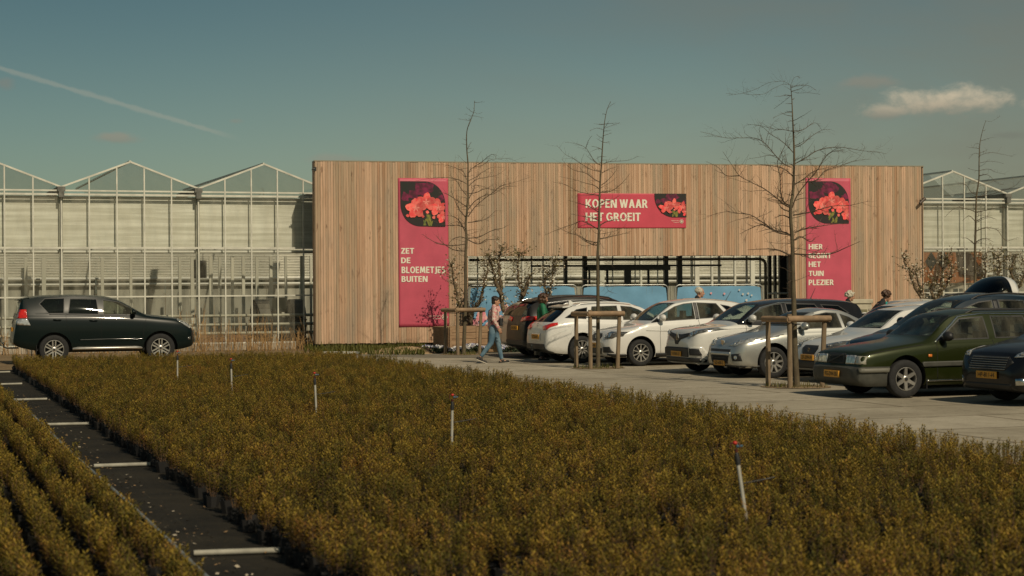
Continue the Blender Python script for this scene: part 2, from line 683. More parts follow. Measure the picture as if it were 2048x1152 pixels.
G_SOIL = ground_mat('soil', (0.16, 0.11, 0.06), (0.24, 0.17, 0.09), 0.9)
G_PAVE = ground_mat('paving', (0.34, 0.30, 0.225), (0.47, 0.42, 0.325), 0.5, c3=(0.22, 0.19, 0.14),
                    joints=dict(col=(0.30, 0.27, 0.22), w=0.035, bw=4.4, bh=2.1, wear=1), bump=0.15)
G_FAB = ground_mat('ground_fabric', (0.012, 0.011, 0.008), (0.028, 0.024, 0.016), 1.2, rough=0.9, bump=0.5,
                   joints=dict(col=(1.6, 1.6, 1.5), w=0.006, bw=5.0, bh=0.5), c3=(0.06, 0.045, 0.026))
G_DIRT = ground_mat('dirt', (0.23, 0.16, 0.09), (0.31, 0.23, 0.14), 1.6, c3=(0.14, 0.1, 0.06))
G_ASPH = ground_mat('asphalt', (0.17, 0.155, 0.12), (0.24, 0.215, 0.165), 0.8, c3=(0.12, 0.11, 0.09), bump=0.2)

R0 = 900
tag(MB().add([(-R0, -60, 0), (R0, -60, 0), (R0, 1400, 0), (-R0, 1400, 0)], [(0, 1, 2, 3)]).build('ground', G_SOIL), kind='structure')
BED_U0, BED_U1, BED_V0, BED_V1 = 2.56, 10.7, 5.0, 45.6
sheet('bed_fabric', [uv(-8, 2), uv(10.95, 2), uv(10.95, 46.2), uv(-8, 46.2)], 0.004, G_FAB)
sheet('dirt_verge', [uv(10.95, 2), uv(11.5, 2), uv(11.5, 50.5), uv(10.95, 46.2)], 0.006, G_DIRT)
sheet('parking_paving', [uv(11.5, -6), uv(15.5, -6), uv(15.5, 52.5), uv(11.5, 50.5)], 0.008, G_PAVE)
sheet('parking_bays', [uv(15.5, -6), uv(75, -6), uv(75, 51.6), uv(15.5, 51.6)], 0.009, G_PAVE)
sheet('asphalt_patch', [uv(12.3, 50.4), uv(15.5, 47.2), uv(22, 47.2), uv(22, 50.8), uv(12.9, 51.8)], 0.014, G_ASPH)

# ------------------------------------------------------------------ timber portal (frame of reference FP: origin at its left foot)
FA = at(632, 693, 57.5)
FB = at(1848, 693, 62.2)
FA.z = FB.z = 0
FD = (FB - FA).normalized()
FN = Vector((FD.y, -FD.x, 0))          # towards the camera
FW = (FB - FA).length
FRZ = math.atan2(FD.y, FD.x)


def fp(px, py, off=0.0):
    """point of the facade plane (moved `off` towards the camera) seen at a photo pixel -> (a along, z)"""
    d = px_dir(px, py)
    o = Vector((0, 0, CH))
    base = FA + FN * off
    t = (base - o).dot(FN) / d.dot(FN)
    p = o + d * t
    return (p - base).dot(FD), p.z


def fw(a, z, off=0.0):
    return FA + FD * a + FN * off + Vector((0, 0, z))


M_WOOD = None


def wood_mat():
    m = bpy.data.materials.new('larch_slats')
    m.use_nodes = True
    m.node_tree.nodes.clear()
    b = NB(m.node_tree)
    p = b.n('ShaderNodeBsdfPrincipled')
    o = b.n('ShaderNodeOutputMaterial')
    m.node_tree.links.new(p.outputs[0], o.inputs[0])
    tc = b.n('ShaderNodeTexCoord').outputs['Object']
    isl = b.n('ShaderNodeNewGeometry').outputs['Random Per Island']
    wide = b.noise(b.mapping(tc, (1.5, 0.0, 0.05)), 1.6, 3, 0.6)
    grain = b.noise(b.mapping(tc, (30, 1, 1.1)), 1.0, 5, 0.6, 0.5)
    knot = b.noise(b.mapping(tc, (7, 1, 2.2)), 1.0, 4, 0.65)
    k = b.math('ADD', b.math('ADD', b.math('MULTIPLY', wide, 0.8), 0.075), b.math('MULTIPLY', isl, 0.42))
    col = b.ramp(k, [(0.36, (0.30, 0.19, 0.105)), (0.48, (0.455, 0.275, 0.17)), (0.58, (0.55, 0.355, 0.23)),
                     (0.68, (0.40, 0.305, 0.205)), (0.82, (0.64, 0.43, 0.29))])
    col = b.mix(b.math('MULTIPLY', b.smooth(grain, 0.42, 0.75), 0.5), col, (0.29, 0.165, 0.095, 1))
    col = b.mix(b.math('MULTIPLY', b.smooth(knot, 0.58, 0.72), 0.62), col, (0.12, 0.06, 0.03, 1))
    grey = b.noise(b.mapping(tc, (1.1, 1, 0.28)), 1.3, 5, 0.65)
    col = b.mix(b.math('MULTIPLY', b.smooth(grey, 0.45, 0.7), 0.45), col, (0.30, 0.265, 0.21, 1))
    b.put(p.inputs['Base Color'], col)
    p.inputs['Roughness'].default_value = 0.78
    p.inputs['Specular IOR Level'].default_value = 0.25
    return m


M_WOOD = wood_mat()
M_BLACK = mat('black_backing', (0.012, 0.012, 0.012), 0.8)
M_STEEL = mat('dark_steel', (0.035, 0.038, 0.036), 0.45, 0.3, var=0.2)
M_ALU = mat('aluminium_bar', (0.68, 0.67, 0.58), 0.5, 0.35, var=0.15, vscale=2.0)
M_ALU2 = mat('grey_steel_post', (0.50, 0.49, 0.42), 0.6, 0.2, var=0.2)  # plain grey of the steel posts
M_WHITE = mat('white_paint', (0.72, 0.71, 0.64), 0.45)
M_CONC = mat('concrete', (0.36, 0.32, 0.25), 0.9, var=0.25, vscale=3.0, bump=0.2)
M_GALV = mat('galvanised_tube', (0.45, 0.46, 0.43), 0.4, 0.7, var=0.15)
M_RUBBER = mat('rubber', (0.018, 0.018, 0.018), 0.85, var=0.3, vscale=20)
M_DIRTGLASS = glass_mat('greenhouse_glass', (0.95, 0.97, 0.95), 0.4, 0.05, dirt=0.22, dirt_haze_col=(0.60, 0.57, 0.45))
M_CLEARGLASS = glass_mat('roof_glass', (0.97, 0.985, 0.98), 0.35, 0.03, dirt=0.05, dirt_haze_col=(0.5, 0.55, 0.5))

a0, zt = fp(640, 323)
TOPZ = fp(640, 323)[1]
aL, LZ = fp(935, 512.5)
aR, _ = fp(1590, 511)
portal = thing('timber_portal', 'tall entrance front clad in vertical larch slats', 'building', FA, FRZ)
rr = random.Random(3)
cl = MB()
pitch = 0.0835
n = int(FW / pitch)
for i in range(n):
    a = (i + 0.5) * pitch
    z0 = 0.2 if (a < aL or a > aR) else LZ
    w = 0.0765 + rr.uniform(-0.003, 0.003)
    cl.box((a, -0.02 - rr.uniform(0, 0.005), (z0 + TOPZ) / 2 + rr.uniform(-0.01, 0.01)), (w, 0.03, TOPZ - z0), 0)
cl.build('slat_cladding', M_WOOD, portal)
bk = MB()
bk.box((aL / 2, 0.30, (TOPZ + 0.16) / 2 - 0.02), (aL - 0.02, 0.56, TOPZ - 0.25))
bk.box(((aR + FW) / 2, 0.30, (TOPZ + 0.16) / 2 - 0.02), (FW - aR - 0.02, 0.56, TOPZ - 0.25))
bk.box(((aL + aR) / 2, 0.30, (LZ + TOPZ) / 2), (aR - aL + 0.02, 0.555, TOPZ - LZ - 0.06))
bk.build('backing_wall', M_BLACK, portal)
sd = MB()
for (ax, zc_, zh_) in ((-0.002, (TOPZ + 0.2) / 2, TOPZ - 0.2), (FW + 0.002, (TOPZ + 0.2) / 2, TOPZ - 0.2), (aL + 0.002, (LZ + 0.2) / 2, LZ - 0.22), (aR - 0.002, (LZ + 0.2) / 2, LZ - 0.22)):
    sd = MB()
    for k in range(7):
        sd.box((ax, 0.04 + k * pitch, zc_), (0.03, 0.066, zh_))
    sd.build('side_cladding', M_WOOD, portal)
cp = MB().box((FW / 2, 0.27, TOPZ + 0.02), (FW + 0.04, 0.62, 0.035))
cp.build('coping', mat('coping_metal', (0.3, 0.27, 0.2), 0.5, 0.4), portal)
MB().box((aL / 2, 0.34, 0.1), (aL - 0.3, 0.5, 0.2)).build('plinth', mat('plinth_grey', (0.05, 0.05, 0.045), 0.9), portal)
MB().box(((aR + FW) / 2, 0.34, 0.1), (FW - aR - 0.3, 0.5, 0.2)).build('plinth', MATS['plinth_grey'], portal)

for (px, py, nm, lab) in ((1841, 403, 'security_camera', 'small dark camera on the far right edge of the slat wall'),
                          (629, 338, 'wall_fitting', 'tiny dark fitting poking out at the upper left edge of the slat wall')):
    a, z = fp(px, py)
    a = min(max(a, 0.0), FW - 0.06)
    t = thing(nm, lab, 'fixture', fw(a, z, 0.04), FRZ)
    MB().box((0, 0.0, 0), (0.1, 0.02, 0.12)).build('mount_plate', M_STEEL, t)
    if nm == 'security_camera':
        MB().tube([(0, -0.01, 0.02), (0, -0.12, 0.03)], 0.02).build('arm', M_STEEL, t)
        MB().tube([(0.09, -0.12, 0.1), (-0.13, -0.16, -0.08)], [0.055, 0.05], 10).build('camera_body', mat('camera_brown', (0.07, 0.05, 0.035), 0.5), t, 40)
    else:
        MB().tube([(0, -0.01, 0), (-0.09, -0.01, 0), (-0.09, -0.01, -0.05)], 0.018).build('hook', M_STEEL, t)

# ------------------------------------------------------------------ banners
M_PINK = mat('banner_pink', (0.56, 0.085, 0.135), 0.55, var=0.08, vscale=1.5)
M_PINK2 = mat('banner_red', (0.60, 0.065, 0.105), 0.5, var=0.06, vscale=1.5)
M_LET = mat('lettering_cream', (0.82, 0.78, 0.64), 0.6)
M_LEAF = mat('print_dark', (0.010, 0.014, 0.010), 0.6, color2=(0.022, 0.012, 0.014), vscale=3.0)
M_PETAL = mat('print_petal', (0.78, 0.055, 0.06), 0.6, color2=(0.86, 0.17, 0.14), vscale=9.0, island=0.35)
M_PETALC = mat('print_petal_pale', (0.88, 0.30, 0.25), 0.6)
M_MAG = mat('print_magenta', (0.24, 0.012, 0.07), 0.7, color2=(0.07, 0.008, 0.025), vscale=5.0)
M_STALK = mat('print_stalk', (0.28, 0.24, 0.04), 0.6, color2=(0.1, 0.14, 0.03), vscale=14.0)


def cloth_panel(w, h, seed, wr=0.012, nx=22, ny=40, y0=0.0):
    r = random.Random(seed)
    waves = [(r.uniform(0.6, 2.4), r.uniform(-1.6, 1.6), r.uniform(0, 6.3), r.uniform(0.3, 1)) for _ in range(7)]
    vs, fs = [], []
    for j in range(ny + 1):
        for i in range(nx + 1):
            x, z = w * i / nx, h * j / ny
            e = 1.0
            d = sum(am * math.sin(fx * x * 3 + fz * z * 3 + ph) for fx, fz, ph, am in waves) * wr / 3 * e
            vs.append((x, y0 + d, z))
    for j in range(ny):
        for i in range(nx):
            k = j * (nx + 1) + i
            fs.append((k, k + 1, k + nx + 2, k + nx + 1))
    return vs, fs


def leaf_outline(x0, z0, x1, z1, cut=None):
    """square at top-left and bottom-right, rounded at the other two corners"""
    w, h = x1 - x0, z1 - z0
    k = 0.46
    pts = [(x0, z1)]
    for i in range(13):
        a = math.pi / 2 * (1 - i / 12)
        pts.append((x1 - w * k + w * k * math.cos(a), z1 - h * 0.5 + h * 0.5 * math.sin(a)))
    pts.append((x1, z0))
    for i in range(13):
        a = -math.pi / 2 - math.pi / 2 * i / 12
        pts.append((x0 + w * k + w * k * math.cos(a), z0 + h * 0.5 + h * 0.5 * math.sin(a)))
    return pts


def flower_print(parent, poly, x0, z0, x1, z1, y, seed, clipx=None):
    """a printed photograph of red geraniums: flat layers 1 mm apart"""
    r = random.Random(seed)
    w, h = x1 - x0, z1 - z0
    base = MB()
    base.prism(poly, y, y + 0.002)
    pr = base.build('flower_print', M_LEAF, parent, fixn=True)
    lay = [0.0015]

    def inside(x, z):
        c = False
        for i in range(len(poly)):
            ax, az = poly[i]
            bx, bz = poly[i - 1]
            if (az > z) != (bz > z) and x < (bx - ax) * (z - az) / (bz - az) + ax:
                c = not c
        return c

    cx0, cz0 = sum(p[0] for p in poly) / len(poly), sum(p[1] for p in poly) / len(poly)

    def pull(x, z):
        for _ in range(24):
            if inside(x, z):
                return x, z
            x, z = x + (cx0 - x) * 0.08, z + (cz0 - z) * 0.08
        return x, z

    def blob(mb, cx, cz, rx, rz, mi, nseg=14, wob=0.15, rot=0.0):
        lay[0] += 0.0004
        vs = []
        for i in range(nseg):
            a = 2 * math.pi * i / nseg
            k = 1 + r.uniform(-wob, wob)
            u, v = rx * k * math.cos(a), rz * k * math.sin(a)
            x, z = pull(cx + u * math.cos(rot) - v * math.sin(rot), cz + u * math.sin(rot) + v * math.cos(rot))
            vs.append((x, y - lay[0], z))
        mb.add(vs, [tuple(range(nseg))], mi)

    bgm = MB()
    for (u, v, s) in ((0.5, 0.9, 0.14), (0.62, 0.85, 0.12), (0.42, 0.82, 0.1), (0.1, 0.66, 0.1), (0.28, 0.7, 0.11), (0.55, 0.76, 0.09), (0.9, 0.62, 0.08)):
        blob(bgm, x0 + u * w, z0 + v * h, s * w, s * h, 0, wob=0.3)
    bgm.build('background_bloom', M_MAG, pr)
    st = MB()
    for k in range(12):
        blob(st, x0 + (0.6 + r.uniform(-0.1, 0.1)) * w, z0 + r.uniform(0.02, 0.24) * h, 0.02 * w, 0.075 * h, 0, 8, 0.2, r.uniform(-0.5, 0.5))
    st.build('stalks', M_STALK, pr)
    fl = MB()
    for (u, v, s) in ((0.16, 0.24, 0.035), (0.6, 0.32, 0.035), (0.74, 0.2, 0.035), (0.5, 0.22, 0.03)):
        blob(fl, x0 + u * w, z0 + v * h, s * w, s * h, 0)
    for (u, v, s) in ((0.84, 0.42, 0.19), (0.95, 0.2, 0.13), (0.57, 0.54, 0.2), (0.34, 0.4, 0.21)):
        for k in range(5):
            a = math.pi / 2 + k * 2 * math.pi / 5 + r.uniform(-0.15, 0.15)
            cx, cz = x0 + u * w + math.cos(a) * s * w * 0.55, z0 + v * h + math.sin(a) * s * h * 0.5
            blob(fl, cx, cz, s * w * 0.56, s * h * 0.42, 0, 14, 0.1, a)
        for k in range(5):
            a = math.pi / 2 + k * 2 * math.pi / 5
            blob(fl, x0 + u * w + math.cos(a) * s * w * 0.22, z0 + v * h + math.sin(a) * s * h * 0.2, s * w * 0.2, s * h * 0.06, 1, 8, 0.1, a)
    fl.build('geranium_heads', [M_PETAL, M_PETALC], pr)
    return pr


def logo(parent, x, z, s, y):
    g = MB()
    for k in range(6):
        a = k * math.pi / 3
        ring = [(x + math.cos(a) * s * 0.26 + math.cos(t) * s * 0.21, y, z + math.sin(a) * s * 0.26 + math.sin(t) * s * 0.21) for t in [i * math.pi / 6 for i in range(13)]]
        g.tube(ring, 0.012 * s / 0.3, 4)
    g.tube([(x + math.cos(t) * s * 0.1, y, z + math.sin(t) * s * 0.1) for t in [i * math.pi / 5 for i in range(11)]], 0.012 * s / 0.3, 4)
    g.build('logo_rosette', M_LET, parent)
    text_part('logo_lettering', 'tgroenwaere', s * 2.0, s * 0.27, M_LET, parent, (x - s * 2.6, y, z + s * 0.02))
    text_part('logo_lettering', 'belgroud', s * 1.35, s * 0.27, M_LET, parent, (x - s * 1.95, y, z - s * 0.36))


BOFF = 0.05


def banner(name, label, c, lines, m, seed):
    (a0, z1), (a1, z0) = fp(c[0], c[1], BOFF), fp(c[2], c[3], BOFF)
    w, h = a1 - a0, z1 - z0
    t = thing(name, label, 'banner', fw(a0, z0, BOFF), FRZ)
    vs, fs = cloth_panel(w, h, seed, 0.007)
    o = MB().add(vs, fs).build('banner_cloth', m, t, 180)
    sm = o.modifiers.new('thickness', 'SOLIDIFY')
    sm.thickness = 0.004
    sm.offset = 1
    for (ex, ez) in ((0.03, 0.03), (w - 0.03, 0.03), (0.03, h - 0.03), (w - 0.03, h - 0.03)):
        MB().lathe([(0.01, -0.012), (0.022, -0.012), (0.022, -0.006)], 10, 0, Matrix.Translation((ex, 0, ez)) @ Matrix.Rotation(rad(90), 4, 'X')).build('eyelet', M_GALV, t)

    def loc(px, py):
        a, z = fp(px, py, BOFF)
        return a - a0, z - z0
    for (s, xa, xb, yt, yb) in lines:
        (xl, zl), (xr, zh) = loc(xa, yb), loc(xb, yt)
        stroke_text('lettering', s, xr - xl, zh - zl, M_LET, t, (xl, -0.016, zl))
    return t, loc, w, h


t, loc, w, h = banner('upright_banner', 'tall pink banner reading ZET DE BLOEMETJES BUITEN with a tree shadow near its foot', (796, 356, 898, 653),
                      [('ZET', 802, 828, 496, 507.5), ('DE', 802, 821, 515, 526.5), ('BLOEMETJES', 803, 890, 533, 546.5), ('BUITEN', 803, 855, 552, 564)], M_PINK, 5)
(xa, za), (xb, zb) = loc(801, 453), loc(890, 363)
flower_print(t, leaf_outline(xa, za, xb, zb), xa, za, xb, zb, -0.017, 4)
lx, lz = loc(889, 634)
logo(t, lx, lz, 0.2, -0.02)
t, loc, w, h = banner('upright_banner', 'tall pink banner reading HIER BEGINT HET TUIN PLEZIER behind the parked cars', (1611, 356, 1703, 640),
                      [('HIER', 1617, 1645, 488, 498.5), ('BEGINT', 1617, 1662, 506, 516.5), ('HET', 1617, 1641, 523, 534), ('TUIN', 1617, 1647, 541.5, 552), ('PLEZIER', 1617, 1667, 559, 570.5)], M_PINK, 8)
(xa, za), (xb, zb) = loc(1617, 447), loc(1697, 363)
flower_print(t, leaf_outline(xa, za, xb, zb), xa, za, xb, zb, -0.017, 9)
t, loc, w, h = banner('wide_banner', 'low wide red banner reading KOPEN WAAR HET GROEIT over the entrance', (1155, 386.5, 1372, 456),
                      [('KOPEN WAAR', 1171, 1295, 399, 415.5), ('HET GROEIT', 1171, 1281, 425.5, 442)], M_PINK2, 12)
(xa, za), (xb, zb) = loc(1309, 434.5), loc(1372, 387.5)
ww, hh = xb - xa, zb - za
poly = [(xa, zb), (xb, zb), (xb, za)] + [(xa + ww * 0.62 + ww * 0.62 * math.cos(a), za + hh * 0.9 + hh * 0.9 * math.sin(a)) for a in [-math.pi / 2 - math.pi / 2 * i / 14 for i in range(15)]]
flower_print(t, poly, xa, za, xb + ww * 0.05, zb, -0.017, 14)
lx, lz = loc(1363, 443)
logo(t, lx, lz, 0.14, -0.02)

# ------------------------------------------------------------------ greenhouse
M_SCREEN = mat('whitewashed_screen', (0.66, 0.64, 0.54), 0.6, color2=(0.90, 0.88, 0.78), vscale=1.0, stretch=(0.3, 0.3, 7))
M_CORR = mat('corrugated_sheet', (0.68, 0.66, 0.58), 0.45, color2=(0.84, 0.82, 0.74), vscale=3.0, stretch=(0.4, 0.4, 9))
M_PANEL = mat('grey_panel', (0.36, 0.35, 0.29), 0.8, var=0.3, vscale=1.2, stretch=(2, 2, 0.5))
M_GUTTER = mat('gutter_grey', (0.16, 0.16, 0.14), 0.6, 0.3, var=0.3)


def greenhouse(name, label, A, B, valleys, ridges, zsill, zmid, zlow, zbase, zvalley, zridge, depth, mull_per_bay=5, screen=True, clip=None, back_z=4.2):
    """front wall runs from world point A to B (ground); valleys / ridges are distances along it"""
    D = (B - A).normalized()
    L = (B - A).length
    root = thing(name, label, 'greenhouse', A, math.atan2(D.y, D.x))
    root['kind'] = 'thing'
    # plinth and rails
    MB().box((L / 2, 0.02, zbase / 2), (L, 0.16, zbase)).build('concrete_plinth', M_CONC, root)
    for z, hgt, nm in ((zsill, 0.06, 'rail'), (zsill + 0.12, 0.05, 'rail'), (zmid, 0.06, 'rail'), (zlow, 0.045, 'rail'), (zbase + 0.02, 0.04, 'rail')):
        MB().box((L / 2, -0.03, z), (L, 0.05, hgt)).build(nm, M_ALU, root)
    pts = sorted([(v, zvalley) for v in valleys] + [(r, zridge) for r in ridges])

    def ztop(x):
        for (x0, z0), (x1, z1) in zip(pts, pts[1:]):
            if x0 <= x <= x1:
                return z0 + (z1 - z0) * (x - x0) / (x1 - x0)
        return pts[0][1] if x < pts[0][0] else pts[-1][1]
    for (x0, z0), (x1, z1) in zip(pts, pts[1:]):
        if clip:
            if x0 < clip[0]:
                z0 = z0 + (z1 - z0) * (clip[0] - x0) / (x1 - x0)
                x0 = clip[0]
            if x1 > clip[1]:
                z1 = z0 + (z1 - z0) * (clip[1] - x0) / (x1 - x0)
                x1 = clip[1]
            if x1 - x0 < 0.02:
                continue
        MB().bar((x0, -0.04, z0), (x1, -0.04, z1), 0.07, 0.055).build('rafter', M_ALU, root)
        g = MB().add([(x0, 0.0, zsill), (x1, 0.0, zsill), (x1, 0.0, z1), (x0, 0.0, z0)], [(0, 1, 2, 3)])
        g.build('gable_pane', M_CLEARGLASS, root)
        g = MB().add([(x0, 0.0, z0), (x1, 0.0, z1), (x1, depth, z1), (x0, depth, z0)], [(0, 1, 2, 3)])
        g.build('roof_pane', M_CLEARGLASS, root)
        g = MB().add([(x0, 0.004, zbase), (x1, 0.004, zbase), (x1, 0.004, zmid), (x0, 0.004, zmid)], [(0, 1, 2, 3)])
        g.build('wall_pane', M_DIRTGLASS, root)
        g = MB().add([(x0, 0.004, zmid), (x1, 0.004, zmid), (x1, 0.004, zsill), (x0, 0.004, zsill)], [(0, 1, 2, 3)])
        g.build('wall_pane', M_DIRTGLASS, root)
    lo, hi = clip if clip else (0, L)
    bay = abs(valleys[1] - valleys[0]) if len(valleys) > 1 else 4.4
    k0 = int((lo - valleys[0]) / (bay / mull_per_bay)) - 2
    for k in range(k0, k0 + 60):
        x = valleys[0] + k * bay / mull_per_bay
        if x < lo or x > hi:
            continue
        big = k % mull_per_bay == 0
        zt = ztop(x)
        MB().box((x, -0.045, (zbase + zt) / 2), (0.042, 0.05, zt - zbase)).build('mullion', M_ALU, root)
        if big:
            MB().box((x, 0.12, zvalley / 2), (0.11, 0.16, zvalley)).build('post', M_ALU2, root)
    for v in valleys:
        if lo - 0.1 <= v <= hi + 0.1:
            gm = MB().box((v, 1.75, zvalley - 0.06), (0.24, 3.8, 0.14))
            gm.box((v, -0.1, zvalley - 0.22), (0.16, 0.16, 0.22))
            gm.build('gutter', M_GUTTER, root)
    for r in ridges:
        if lo <= r <= hi:
            MB().box((r, depth / 2, zridge + 0.02), (0.05, depth, 0.06)).build('ridge_bar', M_ALU, root)
    # interior
    if screen:
        sm = MB()
        n = 40
        vs, fs = [], []
        rr = random.Random(5)
        for j in range(n + 1):
            z = zmid + 0.02 + (zsill - zmid - 0.06) * j / n
            y = 0.2 + rr.uniform(-0.0025, 0.0025)
            vs += [(lo + 0.05, y, z), (hi - 0.05, y, z)]
        for j in range(n):
            fs.append((2 * j, 2 * j + 1, 2 * j + 3, 2 * j + 2))
        sm.add(vs, fs).build('roll_screen', M_SCREEN, root, 180)
        MB().tube([(lo, 0.3, zmid - 0.12), (hi, 0.3, zmid - 0.12)], 0.05).build('screen_tube', M_WHITE, root, 60)
    return root, D


def plane_hit(A, D, px, py):
    N = Vector((D.y, -D.x, 0))
    d = px_dir(px, py)
    o = Vector((0, 0, CH))
    t = (A - o).dot(N) / d.dot(N)
    p = o + d * t
    return (p - A).dot(D), p.z


# left block
GA = at(-260, 600, 54.6)
GB = at(660, 600, 59.4)
GA.z = GB.z = 0
GD = (GB - GA).normalized()
gx = lambda px, py=500: plane_hit(GA, GD, px, py)[0]
gz = lambda px, py: plane_hit(GA, GD, px, py)[1]
v0, v1 = gx(122, 376), gx(396, 383)
bay = v1 - v0
GZ = dict(zsill=gz(300, 390.5), zmid=gz(300, 496), zlow=gz(300, 593), zbase=gz(450, 687), zvalley=gz(122, 374), zridge=gz(262, 324))
GZ['zbase'] = max(0.12, GZ['zbase'])
GH_L, _ = greenhouse('glass_greenhouse', 'long greenhouse of glazed gables behind the dark off-road car', GA, GB,
                     [v0 - bay, v0, v1, v1 + bay], [v0 - bay * 1.5, v0 - bay / 2, v0 + bay / 2, v1 + bay / 2, v1 + 1.5 * bay], depth=16, clip=(0.0, (GB - GA).length), **GZ)
# right block
HA = at(1835, 600, 64.6)
HB = at(2330, 600, 67.5)
HA.z = HB.z = 0
HD = (HB - HA).normalized()
hx = lambda px, py=500: plane_hit(HA, HD, px, py)[0]
hz = lambda px, py: plane_hit(HA, HD, px, py)[1]
w0, w1 = hx(2013, 386), hx(1905, 343)
hb = 2 * (w0 - w1)
HZ = dict(zsill=hz(1950, 405), zmid=hz(1950, 495), zlow=hz(1950, 585), zbase=0.2, zvalley=hz(2013, 388), zridge=hz(1905, 343))
GH_R, _ = greenhouse('glass_greenhouse', 'short stretch of glazed greenhouse right of the timber front behind the blossom trees', HA, HB,
                     [w0 - hb, w0, w0 + hb], [w1, w1 + hb, w1 + 2 * hb], depth=16, clip=(0.0, (HB - HA).length), mull_per_bay=5, **HZ)

# back wall inside the greenhouse: corrugated sheets over grey panels, along the whole front
BA = GA + VX * 7.0 + UX * -1
BD = (HB - GA).normalized()
BL = (HB - GA).length + 3
back = thing('inner_wall', 'pale corrugated wall deep inside the greenhouse', 'wall', BA, math.atan2(BD.y, BD.x))
bx = lambda px, py: plane_hit(BA, BD, px, py)
zc0, zc1 = bx(300, 556)[1], bx(300, 500)[1]
cm = MB()
rr = random.Random(12)
nrow = 26
for k in range(nrow):
    z0 = zc0 + (zc1 + 0.5 - zc0) * k / nrow
    z1 = zc0 + (zc1 + 0.5 - zc0) * (k + 1) / nrow
    x = 0.0
    while x < BL:
        w = rr.uniform(1.4, 3.2)
        x1 = min(BL, x + w)
        sag = rr.uniform(-0.008, 0.008)
        cm.add([(x, 0.03, z0 + sag), (x1, 0.03, z0 + sag * 0.5), (x1, -0.02, (z0 + z1) / 2), (x, -0.02, (z0 + z1) / 2), (x1, 0.03, z1), (x, 0.03, z1)],
               [(0, 1, 2, 3), (3, 2, 4, 5)])
        x = x1 + 0.01
cm.build('corrugated_sheet', M_CORR, back)
pm = MB()
x = 0.0
while x < BL:
    pm.box((x + 0.6, 0.06, zc0 / 2), (1.18, 0.05, zc0))
    x += 1.2
pm.build('lower_panel', M_PANEL, back)
for dz in (-0.02, -0.22):
    MB().tube([(0, -0.1, zc0 + dz), (BL, -0.1, zc0 + dz)], 0.045).build('heating_pipe', M_WHITE, back, 60)

# posts standing free inside the house, one thing each
PP = [(12, 0.14), (52, 0.10), (72, 0.14), (88, 0.14), (205, 0.10), (262, 0.09), (360, 0.1), (385, 0.12), (422, 0.12), (440, 0.1), (465, 0.09), (487, 0.1), (514, 0.1), (542, 0.1), (572, 0.08), (605, 0.14), (622, 0.07), (1990, 0.1), (2028, 0.12)]
proto = None
for i, (px, w) in enumerate(PP):
    p = at(px, 600, 61.5 + (i * 7 % 5) * 0.35 + max(0, (px - 600)) * 0.004)
    p.z = 0
    if proto is None:
        o = proto = MB().box((0, 0, 1.55), (0.1, 0.1, 3.1)).build('inner_post', mat('pale_post', (0.62, 0.60, 0.50), 0.6))
    else:
        o = proto.copy()
        COL.objects.link(o)
    o.location = p
    o.rotation_euler = (0, 0, ANG)
    o.scale = (w / 0.1, 1, 1)
    tag(o, 'pale grey steel post standing inside the greenhouse', 'post', 'steel posts inside the greenhouse')
# rails of the cultivation tables low behind the glass
M_RAIL = mat('table_rail', (0.42, 0.40, 0.32), 0.6, 0.2, var=0.15)
for k, (py, r) in enumerate(((632, 0.05), (650, 0.05), (667.5, 0.055))):
    za = gz(450, py)
    q0, q1 = GA + GD * 0.5, GB - GD * 0.15
    nrm = Vector((-GD.y, GD.x, 0))
    o = MB().tube([q0 + nrm * 0.5 + Vector((0, 0, za)), q1 + nrm * 0.5 + Vector((0, 0, za))], r, 8).build('table_rail', M_RAIL, None, 60)
    tag(o, ('uppermost', 'middle', 'lowest')[k] + ' of the three long pale rails low inside the greenhouse', 'rail', 'low rails inside the greenhouse')
    ft = MB()
# black heater boxes hung inside
for k, (xa, xb, ya, yb, Y) in enumerate(((389, 396, 519, 557, 60.2), (400, 412, 521, 556, 60.6))):
    p0, p1 = at(xa, yb, Y), at(xb, ya, Y)
    t = thing('heater_box', ('narrow' if k == 0 else 'broad') + ' black box hanging by the greenhouse post under the gutter', 'box', ((p0.x + p1.x) / 2, Y, p0.z))
    MB().box((0, 0, (p1.z - p0.z) / 2), (p1.x - p0.x, 0.25, p1.z - p0.z)).build('casing', mat('heater_black', (0.02, 0.02, 0.02), 0.6), t, bevel=0.01)
    MB().box((0, 0, p1.z - p0.z + 0.2), (0.02, 0.02, 0.4)).build('hanger', M_STEEL, t)
    g = MB()
    for j in range(5):
        g.box((0, -0.13, (p1.z - p0.z) * (0.15 + 0.17 * j)), ((p1.x - p0.x) * 0.8, 0.012, 0.02))
    g.build('grille', M_STEEL, t)

# ------------------------------------------------------------------ glazed entrance set back behind the portal
EO = -2.2


def ep(px, py, off=EO):
    return fp(px, py, off)


ent = thing('glass_entrance', 'glazed entrance with dark steel columns and sliding doors under the timber front', 'entrance', fw(0, 0, EO), FRZ)
ea0, ea1 = ep(925, 560)[0], ep(1600, 560)[0]
ztop = ep(1200, 505)[1] + 0.6
MB().add([(ea0, 0.03, 0.1), (ea1, 0.03, 0.1), (ea1, 0.03, ztop), (ea0, 0.03, ztop)], [(0, 1, 2, 3)]).build('glazing', M_DIRTGLASS, ent)
for px, w, mm in ((955, 0.04, M_ALU), (1086, 0.04, M_WHITE), (1063, 0.05, M_WHITE), (1225, 0.03, M_WHITE), (1270, 0.03, M_WHITE), (1315, 0.03, M_WHITE),
                  (1493, 0.06, M_WHITE), (1438, 0.08, M_WHITE), (1520, 0.05, M_WHITE)):
    a = ep(px, 560)[0]
    MB().box((a, -0.02, ztop / 2), (w, 0.06, ztop)).build('mullion', mm, ent)
